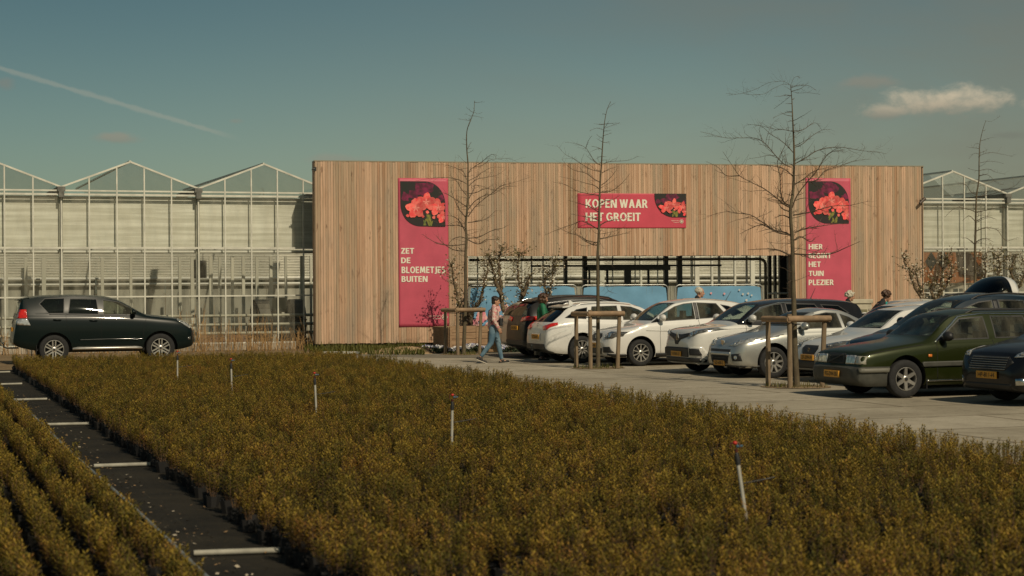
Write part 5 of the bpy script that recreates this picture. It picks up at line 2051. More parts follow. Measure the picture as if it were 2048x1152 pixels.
# --- olive green boxy estate
s = dict(name='parked_car', L=4.72, W=1.76, fx=0.94, rx=3.6, r=0.315, rim_r=0.2, gap=0.05, paint=P_OLIVE, more=[M_BUMPER],
         top=[(0, 0.50), (0.06, 0.535), (0.075, 0.55), (0.10, 0.71), (0.16, 0.765), (0.5, 0.84), (1.2, 0.935), (1.36, 0.97), (2.05, 1.37), (2.5, 1.425), (3.6, 1.42), (4.3, 1.38), (4.5, 1.30), (4.62, 1.0), (4.68, 0.86), (4.72, 0.6)],
         belt=[(0, 0.47), (0.06, 0.51), (0.075, 0.525), (0.10, 0.66), (0.16, 0.71), (0.5, 0.775), (1.2, 0.86), (1.5, 0.885), (3.0, 0.92), (4.4, 0.93), (4.6, 0.92), (4.68, 0.8), (4.72, 0.56)],
         bot=[(0, 0.33), (0.05, 0.26), (0.25, 0.19), (4.2, 0.2), (4.6, 0.3), (4.72, 0.36)],
         hw=[(0, 0.68), (0.05, 0.80), (0.12, 0.835), (0.3, 0.865), (0.8, 0.88), (3.8, 0.88), (4.4, 0.855), (4.66, 0.80), (4.72, 0.72)],
         tw=[(0, 0.6), (0.1, 0.66), (0.2, 0.74), (1.2, 0.78), (1.4, 0.74), (2.05, 0.60), (2.6, 0.61), (4.3, 0.60), (4.55, 0.62), (4.72, 0.55)],
         cowl=(1.3, 0.96), rim=(6, 0.055, 'star'), mirror=(1.72, 0.935), mirror_mat=M_CARBLACK, handles=[(2.5, 0.82), (3.4, 0.83)], handle_mat=M_CARBLACK, seat_x=2.0, seat_z=0.27)
s['cuts'] = [(V((0, 0, 0.52)), V((0, 0, 1))), (V((0.62, 0, 0)), V((1, 0, 0)))]
s['region'] = lambda c, n: 2 if (c.z < 0.52 and (c.x < 0.62 or c.x > 4.2)) else 0
s['glass'] = [('windscreen', 'x', -1, shield(s, 1.0, 1.335, 0.68, 0.54), M_SHIELD),
              ('front_window', 'y', 0, [(1.6, 0.925), (2.12, 1.28), (2.6, 1.315), (2.62, 0.94)], M_CARGLASS),
              ('rear_window', 'y', 0, [(2.74, 0.945), (2.74, 1.32), (3.42, 1.315), (3.52, 0.955)], M_CARGLASS),
              ('quarter_window', 'y', 0, [(3.6, 0.96), (3.56, 1.31), (4.3, 1.275), (4.46, 0.97)], M_CARGLASS),
              ('tailgate_window', 'x', 1, [(-0.6, 0.99), (0.6, 0.99), (0.54, 1.26), (-0.54, 1.26)], M_CARGLASS)]
s['trim'] = [('grille', 'x', -1, [(-0.28, 0.555), (0.28, 0.555), (0.28, 0.725), (-0.28, 0.725)], M_CARBLACK, dict(th=0.012)),
             ('headlight', 'x', -1, [(-0.64, 0.56), (-0.33, 0.555), (-0.33, 0.70), (-0.64, 0.695)], M_LAMPB, dict(both=True, off=0.012)),
             ('indicator', 'x', -1, [(-0.845, 0.56), (-0.655, 0.56), (-0.655, 0.69), (-0.83, 0.685)], mat('lamp_clear', (0.42, 0.40, 0.33), 0.15, 0.2, coat=1.0), dict(both=True, off=0.012)),
             ('bumper_strip', 'y', -1, [(0.06, 0.425), (0.64, 0.43), (0.64, 0.50), (0.06, 0.495)], mat('bumper_strip_grey', (0.12, 0.115, 0.09), 0.55), dict(both=True, th=0.02)),
             ('side_strip', 'y', -1, [(1.25, 0.50), (3.28, 0.52), (3.28, 0.60), (1.25, 0.585)], M_BUMPER, dict(both=True, th=0.016)),
             ('sill_trim', 'y', -1, hline([(1.3, 0.275), (3.2, 0.285)], 0.02), M_CHROME, dict(both=True, th=0.006)),
             ('side_indicator', 'y', -1, [(1.36, 0.66), (1.43, 0.66), (1.43, 0.705), (1.36, 0.705)], M_AMBER, dict(both=True)),
             ('door_gap', 'y', -1, gap_line([(1.55, 0.3), (1.54, 0.6), (1.55, 0.91)], 0.01), M_LINE, dict(both=True, th=0.001, off=0.002)),
             ('door_gap', 'y', -1, gap_line([(2.68, 0.3), (2.69, 0.6), (2.68, 0.92)], 0.01), M_LINE, dict(both=True, th=0.001, off=0.002)),
             ('bonnet_gap', 'y', -1, hline([(0.16, 0.70), (0.5, 0.765), (1.3, 0.862)], 0.01), M_LINE, dict(both=True, th=0.001, off=0.002)),
             ('window_trim', 'y', -1, [(1.52, 0.90), (2.1, 1.32), (2.6, 1.365), (4.25, 1.335), (4.25, 1.318), (2.6, 1.348), (2.12, 1.30), (1.58, 0.90)], M_CHROME, dict(both=True, th=0.004, off=0.004, step=0.03))]


def mudflap(root, bvh, P):
    for sd_ in (-1, 1):
        P(MB().box((s_fx + 0.40, sd_ * 0.78, 0.26), (0.012, 0.17, 0.24)).build('mud_flap', M_RUBBER, root))
    g = MB()
    for y in [i * 0.03 - 0.255 for i in range(18)]:
        h0, *_ = bvh.ray_cast(V((-3, y, 0.57)), V((1, 0, 0)))
        h1, *_ = bvh.ray_cast(V((-3, y, 0.70)), V((1, 0, 0)))
        if h0 and h1:
            g.tube([(h0.x - 0.02, y, 0.57), (h1.x - 0.02, y, 0.70)], 0.004, 4)
    h0, *_ = bvh.ray_cast(V((-3, -0.24, 0.57)), V((1, 0, 0)))
    h1, *_ = bvh.ray_cast(V((-3, 0.24, 0.71)), V((1, 0, 0)))
    g.tube([(h0.x - 0.03, 0.24, 0.57), (h1.x - 0.03, -0.24, 0.71)], 0.008, 5)
    P(g.build('grille_slats', M_STEEL, root))


s_fx = 0.94
s['extra'] = [mudflap]
s['plates'] = [(-1, -0.0, 0.385, 'FG-DW-SR')]
s['rails'] = (2.3, 4.3, 0.56, 0.035)
car(s, 'olive green boxy estate with grey bumpers in the front of the row', gnd(1808, 797), ANG, ('f', -1))

# --- dark car cut by the right edge of the photo
s = estate_spec('parked_car', 4.8, 1.88, 1.62, 0.98, 3.83, 0.335, P_NIGHT, (1.15, 1.04), (2.05, 1.54), 1.62, 1.02, 4.2, 0.80, 0.56, 1.0, 0.62, (5, 0.05, 'star'))
s['mirror'] = (1.6, 1.06)
s['glass'] = [('windscreen', 'x', -1, shield(s, 1.08, 1.5, 0.70, 0.56), M_SHIELD),
              ('front_window', 'y', 0, [(1.45, 1.05), (2.0, 1.38), (2.3, 1.47), (2.6, 1.5), (2.6, 1.07)], M_CARGLASS),
              ('rear_window', 'y', 0, [(2.72, 1.07), (2.72, 1.5), (3.4, 1.49), (3.55, 1.1)], M_DARKGLASS),
              ('tailgate_window', 'x', 1, [(-0.58, 1.12), (0.58, 1.12), (0.5, 1.42), (-0.5, 1.42)], M_DARKGLASS)]
s['trim'] = [('grille', 'x', -1, [(-0.42, 0.53), (0.42, 0.53), (0.60, 0.66), (0.46, 0.745), (-0.46, 0.745), (-0.60, 0.66)], M_CARBLACK, dict(th=0.012)),
             ('headlight', 'x', -1, [(-0.9, 0.88), (-0.80, 0.865), (-0.60, 0.78), (-0.58, 0.73), (-0.74, 0.74), (-0.88, 0.80)], M_LAMPB, dict(both=True, off=0.012)),
             ('lower_grille', 'x', -1, [(-0.55, 0.24), (0.55, 0.24), (0.6, 0.33), (-0.6, 0.33)], M_CARBLACK),
             ('fog_surround', 'x', -1, [(-0.82, 0.33), (-0.68, 0.32), (-0.68, 0.42), (-0.80, 0.43)], M_CHROME, dict(both=True))]
s['extra'] = [grille_bars((0.555, 0.59, 0.625, 0.66, 0.695, 0.73), 0.46, mat('dull_chrome', (0.3, 0.3, 0.3), 0.3, 0.9)), lamp_dots([(0.70, 0.79, 0.05)])]
s['plates'] = [(-1, 0.0, 0.46, 'HP-811-H')]
c_pt = at(1975, 750, 28.9); c_pt.z = 0
rz = ANG + rad(3)
ofs = Matrix.Rotation(rz, 3, 'Z') @ V((s['fx'], -(s['W'] / 2 - 0.1), 0))
car(s, 'near black car with slatted grille cut off by the right edge of the photo', c_pt + ofs, rz, ('f', -1))

# --- white estate seen from behind
s = estate_spec('parked_car', 4.5, 1.78, 1.485, 0.9, 3.55, 0.335, P_WHITE, (1.1, 1.0), (1.95, 1.42), 1.485, 0.99, 4.0, 0.74, 0.52, 0.97, 0.58, (10, 0.022, 'split'))
s['top'] = [p_ for p_ in s['top'] if p_[0] < 3.45] + [(3.5, 1.45), (3.78, 1.39), (4.02, 1.26), (4.3, 1.06), (4.44, 0.92), (4.5, 0.72)]
s['belt'][-5:] = [(3.7, 1.03), (4.15, 0.98), (4.38, 0.92), (4.46, 0.83), (4.5, 0.66)]
s['bot'] = botdef(4.5, 0.24, 0.27)
s['mirror'] = (1.5, 1.02)
s['handles'] = [(2.35, 0.88), (3.25, 0.9)]
s['glass'] = [('windscreen', 'x', -1, shield(s, 1.04, 1.38, 0.66, 0.54), M_SHIELD),
              ('front_window', 'y', 0, [(1.4, 1.02), (1.9, 1.29), (2.1, 1.36), (2.4, 1.385), (2.4, 1.035)], M_CARGLASS),
              ('rear_window', 'y', 0, [(2.5, 1.04), (2.5, 1.39), (3.2, 1.375), (3.35, 1.06)], M_CARGLASS),
              ('quarter_window', 'y', 0, [(3.42, 1.065), (3.32, 1.355), (3.62, 1.31), (3.98, 1.10)], M_DARKGLASS),
              ('tailgate_window', 'x', 1, [(-0.66, 1.0), (0.66, 1.0), (0.53, 1.33), (-0.53, 1.33)], M_DARKGLASS)]
s['trim'] = [('tail_light', 'x', 1, [(0.42, 0.88), (0.58, 0.92), (0.78, 0.985), (0.815, 0.93), (0.74, 0.82), (0.52, 0.80)], M_RED, dict(both=True, off=0.012)),
             ('tailgate_recess', 'x', 1, [(-0.34, 0.54), (0.34, 0.54), (0.34, 0.72), (-0.34, 0.72)], P_WHITE, dict(th=0.004)),
             ('lower_bumper', 'x', 1, [(-0.78, 0.28), (0.78, 0.28), (0.62, 0.47), (-0.62, 0.47)], M_CARBLACK, dict(th=0.012)),
             ('door_gap', 'y', 1, gap_line([(2.45, 0.3), (2.47, 0.7), (2.45, 1.02)]), M_LINE, dict(both=True, th=0.001, off=0.002)),
             ('door_gap', 'y', 1, gap_line([(3.15, 0.65), (3.3, 0.85), (3.4, 1.03)]), M_LINE, dict(both=True, th=0.001, off=0.002))]


def kia_extra(root, bvh, P):
    f = MB().prism([(3.42, 1.44), (3.60, 1.42), (3.59, 1.51), (3.55, 1.52)], -0.025, 0.025)
    P(f.build('fin_aerial', P_WHITE, root, 30, fixn=True))
    sp_ = MB().prism([(3.66, 1.425), (3.96, 1.375), (3.96, 1.345), (3.78, 1.36)], -0.54, 0.54)
    P(sp_.build('roof_spoiler', P_WHITE, root, 30, fixn=True))
    tb = MB().tube([(4.3, 0, 0.3), (4.55, 0, 0.3), (4.62, 0, 0.33), (4.62, 0, 0.4)], 0.022, 8)
    tb.ball((4.62, 0, 0.42), 0.03)
    tb.box((4.52, 0.12, 0.24), (0.1, 0.14, 0.1))
    P(tb.build('tow_bar', M_STEEL, root, 60))
    rg = MB().tube([(0, 0.055 * math.cos(a), 0.035 * math.sin(a)) for a in [i * math.pi / 8 for i in range(17)]], 0.007, 6)
    hit, *_ = bvh.ray_cast(V((9, 0, 0.93)), V((-1, 0, 0)))
    o = rg.build('emblem', M_CHROME, root, 60)
    o.location = (hit.x + 0.01, 0, 0.93)
    P(o)


s['extra'] = [kia_extra]
s['plates'] = [(1, 0.0, 0.64, '5-TGR-48')]
s['rails'] = (2.0, 3.6, 0.54, 0.03)
s['rail_mat'] = P_WHITE
car(s, 'white estate seen from behind with long red tail lights', gnd(1163, 727), ANG + math.pi, ('r', 1))

# --- dark estate with open window glint behind it
s = estate_spec('parked_car', 4.7, 1.85, 1.64, 0.95, 3.75, 0.335, P_DKGREY, (1.1, 1.05), (2.0, 1.56), 1.64, 1.05, 4.2, 0.78, 0.55, 1.0, 0.62, (10, 0.03, 'bar'))
s['mirror'] = (1.5, 1.08)
s['handles'] = [(2.4, 0.93), (3.3, 0.95)]
s['glass'] = [('windscreen', 'x', -1, shield(s, 1.09, 1.52, 0.7, 0.56), M_SHIELD),
              ('front_window', 'y', 0, [(1.4, 1.07), (1.9, 1.38), (2.2, 1.48), (2.5, 1.51), (2.5, 1.09)], M_CARGLASS),
              ('rear_window', 'y', 0, [(2.6, 1.095), (2.6, 1.515), (3.3, 1.50), (3.42, 1.12)], M_CARGLASS),
              ('quarter_window', 'y', 0, [(3.5, 1.13), (3.42, 1.49), (3.95, 1.44), (4.2, 1.2)], M_DARKGLASS),
              ('tailgate_window', 'x', 1, [(-0.66, 1.10), (0.66, 1.10), (0.56, 1.5), (-0.56, 1.5)], M_DARKGLASS)]
s['trim'] = [('tail_light', 'x', 1, [(0.38, 0.96), (0.90, 1.0), (0.90, 1.10), (0.70, 1.10), (0.40, 1.06)], M_RED, dict(both=True, off=0.012)),
             ('lower_bumper', 'x', 1, [(-0.82, 0.30), (0.82, 0.30), (0.85, 0.48), (-0.85, 0.48)], M_CARBLACK, dict(th=0.012)),
             ('window_chrome', 'y', 1, [(1.4, 1.10), (1.9, 1.42), (2.5, 1.545), (3.4, 1.52), (4.0, 1.45), (4.0, 1.43), (3.4, 1.50), (2.5, 1.525), (1.92, 1.40), (1.46, 1.10)], MATS['dull_chrome'], dict(both=True, th=0.004, off=0.004, step=0.03))]


def spoiler_dark(root, bvh, P):
    sp_ = MB().prism([(4.05, 1.55), (4.42, 1.50), (4.42, 1.47), (4.15, 1.47)], -0.6, 0.6)
    P(sp_.build('roof_spoiler', P_DKGREY, root, 30, fixn=True))


s['extra'] = [spoiler_dark]
s['plates'] = [(1, 0.0, 0.80, 'KX-203-D')]
s['rails'] = (2.0, 4.1, 0.58, 0.035)
car(s, 'dark grey estate seen from behind beside the woman in green', uv(16.95, 45.95), ANG + math.pi, ('r', 1))

# --- second row, mostly hidden
s = estate_spec('parked_car', 4.5, 1.82, 1.6, 0.92, 3.6, 0.325, P_LIGHTSILVER, (1.1, 1.03), (1.95, 1.52), 1.60, 1.03, 4.0, 0.78, 0.55, 0.99, 0.60, (10, 0.03, 'bar'))
s['mirror'] = (1.5, 1.06)
s['glass'] = [('windscreen', 'x', -1, shield(s, 1.07, 1.48, 0.68, 0.55), M_SHIELD),
              ('front_window', 'y', 0, [(1.4, 1.05), (1.9, 1.35), (2.15, 1.44), (2.5, 1.475), (2.5, 1.07)], M_DARKGLASS),
              ('rear_window', 'y', 0, [(2.6, 1.075), (2.6, 1.48), (3.3, 1.46), (3.4, 1.1)], M_DARKGLASS),
              ('tailgate_window', 'x', 1, [(-0.6, 1.1), (0.6, 1.1), (0.5, 1.4), (-0.5, 1.4)], M_DARKGLASS)]
s['rails'] = (2.0, 4.0, 0.56, 0.035)
s['rail_mat'] = M_CHROME
p = at(1272, 700, 51.0); p.z = 0
car(s, 'pale silver car of which only the roof shows between the two white cars', p, ANG + math.pi, ('f', 1))

s = estate_spec('parked_car', 4.2, 1.75, 1.5, 0.86, 3.4, 0.31, P_WHITE, (1.1, 1.0), (1.9, 1.43), 1.50, 0.98, 3.7, 0.74, 0.52, 0.96, 0.58, (8, 0.03, 'bar'))
s['glass'] = [('windscreen', 'x', -1, shield(s, 1.04, 1.39, 0.66, 0.53), M_SHIELD),
              ('front_window', 'y', 0, [(1.4, 1.02), (1.9, 1.29), (2.1, 1.36), (2.35, 1.38), (2.35, 1.035)], M_DARKGLASS),
              ('rear_window', 'y', 0, [(2.45, 1.04), (2.45, 1.385), (3.1, 1.36), (3.3, 1.06)], M_DARKGLASS),
              ('tailgate_window', 'x', 1, [(-0.6, 1.08), (0.6, 1.08), (0.5, 1.33), (-0.5, 1.33)], M_DARKGLASS)]
s['trim'] = [('tail_light', 'x', 1, [(0.60, 1.06), (0.74, 1.06), (0.64, 1.42), (0.54, 1.42)], M_RED, dict(both=True, off=0.02))]
p = at(1812, 700, 47.0); p.z = 0
car(s, 'white car showing only its roof and red lamp beyond the person in the dark jacket', p, ANG - math.pi / 2, ('r', -1))

s = estate_spec('parked_car', 4.1, 1.74, 1.5, 0.86, 3.35, 0.31, P_WHITE, (1.1, 1.0), (1.9, 1.43), 1.50, 0.98, 3.75, 0.74, 0.52, 0.96, 0.58, (8, 0.03, 'bar'))
s['glass'] = [('windscreen', 'x', -1, shield(s, 1.04, 1.39, 0.66, 0.53), M_SHIELD),
              ('front_window', 'y', 0, [(1.4, 1.02), (1.9, 1.29), (2.1, 1.36), (2.35, 1.38), (2.35, 1.035)], M_DARKGLASS),
              ('rear_window', 'y', 0, [(2.45, 1.04), (2.45, 1.385), (3.1, 1.36), (3.3, 1.06)], M_DARKGLASS)]


def open_hatch(root, bvh, P):
    # tailgate swung up about the rear edge of the roof: dark curved glass, white lower panel
    n, mwid = 14, 16
    hx0, hz0 = 3.78, 1.45
    vs, fs, mi = [], [], []
    Lg = 1.18
    for i in range(n + 1):
        t = i / n
        x = hx0 + Lg * t * 0.98
        z = hz0 + 0.62 * math.sin(t * math.pi * 0.62) - 0.05 * t
        wd = 0.60 + 0.14 * math.sin(t * math.pi * 0.8)
        for j in range(mwid + 1):
            y = -wd + 2 * wd * j / mwid
            q = (y / wd) ** 2
            vs.append((x - 0.10 * q * t, y, z - 0.13 * q - (0.25 * q * q if t > 0.7 else 0.12 * q * q)))
    for i in range(n):
        for j in range(mwid):
            k = i * (mwid + 1) + j
            fs.append((k, k + mwid + 1, k + mwid + 2, k + 1))
            edge = i >= 11
            mi.append(0 if edge else 1)
    m = MB()
    m.v, m.f, m.m = vs, fs, [1 if q == 1 else 0 for q in mi]
    o = m.build('tailgate', [P_WHITE, M_DARKGLASS], root, 60)
    thicken(o, 0.05, -1)
    P(o)
    for y in (-0.55, 0.55):
        P(MB().tube([(3.85, y, 1.2), (4.3, y * 0.95, 1.75)], 0.014, 6).build('gas_strut', M_STEEL, root))


s['extra'] = [open_hatch]
p = at(1967, 700, 42.0); p.z = 0
ofs = Matrix.Rotation(ANG, 3, 'Z') @ V((s['rx'] - s['L'] / 2 - (4.3 - s['L'] / 2), -(s['W'] / 2 - 0.1), 0))
car(s, 'white hatchback with its tailgate raised behind the tall blue car', p + ofs, ANG, ('r', -1))
# ------------------------------------------------------------------ the crop: small potted shrubs in two beds
def leaf_mat(name, stops, rough=0.6, trans=0.25):
    m = bpy.data.materials.new(name)
    m.use_nodes = True
    m.node_tree.nodes.clear()
    b = NB(m.node_tree)
    p = b.n('ShaderNodeBsdfPrincipled')
    o = b.n('ShaderNodeOutputMaterial')
    isl = b.n('ShaderNodeNewGeometry').outputs['Random Per Island']
    obr = b.n('ShaderNodeObjectInfo').outputs['Random']
    pos = b.n('ShaderNodeNewGeometry').outputs['Position']
    patchn = b.noise(pos, 0.55, 4, 0.6)
    k = b.math('ADD', b.math('MULTIPLY', isl, 0.36), b.math('MULTIPLY', obr, 0.48))
    k = b.math('ADD', k, b.math('MULTIPLY', b.math('SUBTRACT', patchn, 0.4), 0.7))
    col = b.ramp(k, stops)
    b.put(p.inputs['Base Color'], col)
    p.inputs['Roughness'].default_value = rough
    p.inputs['Specular IOR Level'].default_value = 0.25
    tl = b.n('ShaderNodeBsdfTranslucent')
    b.put(tl.inputs[0], col)
    mx = b.n('ShaderNodeMixShader')
    mx.inputs[0].default_value = trans
    m.node_tree.links.new(p.outputs[0], mx.inputs[1])
    m.node_tree.links.new(tl.outputs[0], mx.inputs[2])
    m.node_tree.links.new(mx.outputs[0], o.inputs[0])
    MATS[name] = m
    return m


M_CROP = leaf_mat('shrub_leaves', [(0.08, (0.080, 0.080, 0.016)), (0.3, (0.165, 0.135, 0.022)), (0.5, (0.275, 0.196, 0.030)), (0.68, (0.36, 0.245, 0.036)), (0.88, (0.34, 0.175, 0.044)), (1.0, (0.23, 0.10, 0.038))])
M_TWIG = mat('shrub_twig', (0.10, 0.055, 0.025), 0.8)
M_POT = mat('plant_pot', (0.015, 0.014, 0.013), 0.7)


def shrub_mesh(seed):
    r = random.Random(seed)
    mb = MB()
    mb.lathe([(0.06, 0.0), (0.075, 0.11), (0.07, 0.11), (0.066, 0.10), (0.0, 0.10)], 8, 2)
    ns = r.randint(8, 10)
    for k in range(ns):
        an = 2 * math.pi * k / ns + r.uniform(-0.3, 0.3)
        lean = r.uniform(0.04, 0.25) if k else 0.03
        H = r.uniform(0.19, 0.34) * (1 - 0.2 * lean)
        base = Vector((math.cos(an) * 0.02, math.sin(an) * 0.02, 0.09))
        d = Vector((math.cos(an) * lean, math.sin(an) * lean, 1)).normalized()
        tip = base + d * (H - 0.05) + Vector((0, 0, lean * 0.03))
        mid = base.lerp(tip, 0.5) + Vector((math.cos(an), math.sin(an), 0)) * 0.012
        mb.tube([base, mid, tip], [0.0035, 0.003, 0.0015], 3, 1, cap=False)
        nl = r.randint(20, 26)
        for q in range(nl):
            t = 0.25 + 0.75 * ((q + r.random()) / nl) ** 0.7
            p = base.lerp(mid, t * 2) if t < 0.5 else mid.lerp(tip, t * 2 - 1)
            a = q * 2.4 + r.uniform(-0.4, 0.4)
            up = 0.2 + 0.7 * t ** 3 + r.uniform(-0.25, 0.25)
            ld = Vector((math.cos(a), math.sin(a), up)).normalized()
            ln = r.uniform(0.03, 0.052) * (1.1 - 0.25 * t)
            sd_ = ld.cross(Vector((0, 0, 1))).normalized() * r.uniform(0.005, 0.0082)
            e = p + ld * ln
            m_ = p + ld * ln * 0.5
            mb.add([p, m_ + sd_, e, m_ - sd_], [(0, 1, 2, 3)], 0)
    return mb


SHRUBS = []
for k in range(7):
    me = shrub_mesh(100 + k).mesh('potted_shrub')
    for m in (M_CROP, M_TWIG, M_POT):
        me.materials.append(m)
    SHRUBS.append(me)


def in_view(p, mg=0.06):
    if p.y < 3:
        return False
    x, y = proj(p)
    return -2048 * mg < x < 2048 * (1 + mg) and y < 1152 * (1 + mg * 2)


pr = random.Random(21)
cands = []
SPC = 0.25
u = BED_U0 + 0.1
while u < BED_U1:
    v = BED_V0
    while v < BED_V1:
        if pr.random() > 0.05:
            q = uv(u + pr.uniform(-0.04, 0.04), v + pr.uniform(-0.04, 0.04), 0.006)
            if in_view(q + Vector((0, 0, 0.3)), 0.34):
                cands.append((q, 0, pr.uniform(0.84, 1.14)))
        v += SPC
    u += SPC
# narrow bed on the left, planted in rows with gaps between them
LU1 = to_uv(gnd(290, 1046))[0] - 0.22
for row in range(13):
    u = LU1 - 0.12 - 0.30 * row
    v = 4.0
    while v < 33.5:
        q = uv(u + pr.uniform(-0.035, 0.035), v + pr.uniform(-0.03, 0.03), 0.006)
        if in_view(q + Vector((0, 0, 0.3)), 0.34) and pr.random() > 0.015:
            cands.append((q, 1, pr.uniform(0.82, 1.1)))
        v += 0.165
seen = []
rest = []
for c in cands:
    x, y = proj(c[0] + Vector((0, 0, 0.3)))
    (seen if (0 < x < 2048 and y < 1140) else rest).append(c)
seen.sort(key=lambda c: c[0].y)
near, far = seen[:300], seen[300:] + rest
crop_col = bpy.data.collections.new('crop_plants')
COL.children.link(crop_col)
for i, (q, bed, s) in enumerate(near):
    o = bpy.data.objects.new('potted_shrub', SHRUBS[i % 7])
    crop_col.objects.link(o) if i < 7 else COL.objects.link(o)
    o.location = q
    o.rotation_euler = (pr.uniform(-0.08, 0.08), pr.uniform(-0.08, 0.08), pr.uniform(0, 6.28))
    o.scale = (s, s, s)
    if bed == 0:
        tag(o, 'small olive brown shrub among the nearest plants of the broad bed', 'shrub', 'nearest shrubs in the broad bed')
    else:
        tag(o, 'small olive brown shrub in the narrow rows left of the pipe', 'shrub', 'nearest shrubs in the narrow bed')


def instance_object(name, pts, scales, coll, seed=0, tilt=0.1, label=None, cat=None):
    """ONE object: points that carry copies of the plants of a collection"""
    me = bpy.data.meshes.new(name)
    me.from_pydata([tuple(p) for p in pts], [], [])
    at_ = me.attributes.new('sc', 'FLOAT', 'POINT')
    at_.data.foreach_set('value', scales)
    o = bpy.data.objects.new(name, me)
    COL.objects.link(o)
    g = bpy.data.node_groups.new(name, 'GeometryNodeTree')
    g.interface.new_socket('Geometry', in_out='INPUT', socket_type='NodeSocketGeometry')
    g.interface.new_socket('Geometry', in_out='OUTPUT', socket_type='NodeSocketGeometry')
    b = NB(g)
    gi, go = b.n('NodeGroupInput'), b.n('NodeGroupOutput')
    ci = b.n('GeometryNodeCollectionInfo')
    ci.inputs[0].default_value = coll
    ci.inputs[1].default_value = True
    ci.inputs[2].default_value = True
    ip = b.n('GeometryNodeInstanceOnPoints')
    m2p = b.n('GeometryNodeMeshToPoints')
    g.links.new(gi.outputs[0], m2p.inputs[0])
    g.links.new(m2p.outputs[0], ip.inputs['Points'])
    g.links.new(ci.outputs[0], ip.inputs['Instance'])
    ip.inputs['Pick Instance'].default_value = True
    rv = b.n('FunctionNodeRandomValue', data_type='FLOAT_VECTOR')
    rv.inputs[0].default_value = (-tilt, -tilt, 0)
    rv.inputs[1].default_value = (tilt, tilt, 6.283)
    rv.inputs['Seed'].default_value = seed
    e2r = b.n('FunctionNodeEulerToRotation')
    g.links.new(rv.outputs[0], e2r.inputs[0])
    g.links.new(e2r.outputs[0], ip.inputs['Rotation'])
    na = b.n('GeometryNodeInputNamedAttribute', data_type='FLOAT')
    na.inputs[0].default_value = 'sc'
    g.links.new(na.outputs[0], ip.inputs['Scale'])
    g.links.new(ip.outputs[0], go.inputs[0])
    md = o.modifiers.new('plants', 'NODES')
    md.node_group = g
    return tag(o, label, cat, kind='stuff')


instance_object('shrub_crop', [c[0] for c in far], [c[2] for c in far], crop_col, 3, 0.1, 'dense crop of small olive brown shrubs filling both beds', 'crop')

# ------------------------------------------------------------------ bare young trees
M_BARK = mat('tree_bark', (0.085, 0.065, 0.040), 0.9, color2=(0.13, 0.105, 0.06), vscale=14, stretch=(1, 1, 0.3), bump=0.4)
M_BRANCH = mat('tree_branch', (0.105, 0.075, 0.048), 0.85, var=0.25, vscale=8)
M_LOG = mat('round_log', (0.36, 0.235, 0.135), 0.8, color2=(0.24, 0.165, 0.10), vscale=5, stretch=(1, 1, 1), bump=0.15)
M_STAKE = mat('tree_stake', (0.27, 0.20, 0.125), 0.85, color2=(0.18, 0.13, 0.08), vscale=6, stretch=(2, 2, 0.4), bump=0.2)


def spline(pts, n=4):
    out = []
    for i in range(len(pts) - 1):
        p0, p1, p2, p3 = pts[max(0, i - 1)], pts[i], pts[i + 1], pts[min(len(pts) - 1, i + 2)]
        for q in range(n):
            t = q / n
            out.append(0.5 * ((2 * p1) + (p2 - p0) * t + (2 * p0 - 5 * p1 + 4 * p2 - p3) * t * t + (3 * p1 - p0 - 3 * p2 + p3) * t ** 3))
    out.append(pts[-1])
    return out


def twig(mb, p, d, ln, r0, rng, lvl=0, grav=0.0):
    n = max(3, int(ln / 0.09))
    pts, q = [p.copy()], p.copy()
    d = d.normalized()
    for i in range(n):
        d = (d + Vector((rng.gauss(0, 0.22), rng.gauss(0, 0.22), rng.gauss(0.02, 0.18) - grav))).normalized()
        q = q + d * (ln / n)
        pts.append(q.copy())
    mb.tube(pts, [r0 * (1 - 0.75 * i / n) for i in range(n + 1)], 4 if r0 < 0.008 else 5, 0, cap=False)
    if lvl < 1:
        for i in range(1, n):
            if rng.random() < 0.55:
                sd_ = (pts[i + 1] - pts[i]).cross(Vector((rng.gauss(0, 1), rng.gauss(0, 1), rng.gauss(0, 1)))).normalized()
                twig(mb, pts[i], (pts[i + 1] - pts[i]).normalized() * 0.5 + sd_, ln * rng.uniform(0.15, 0.35), r0 * 0.55, rng, lvl + 1)


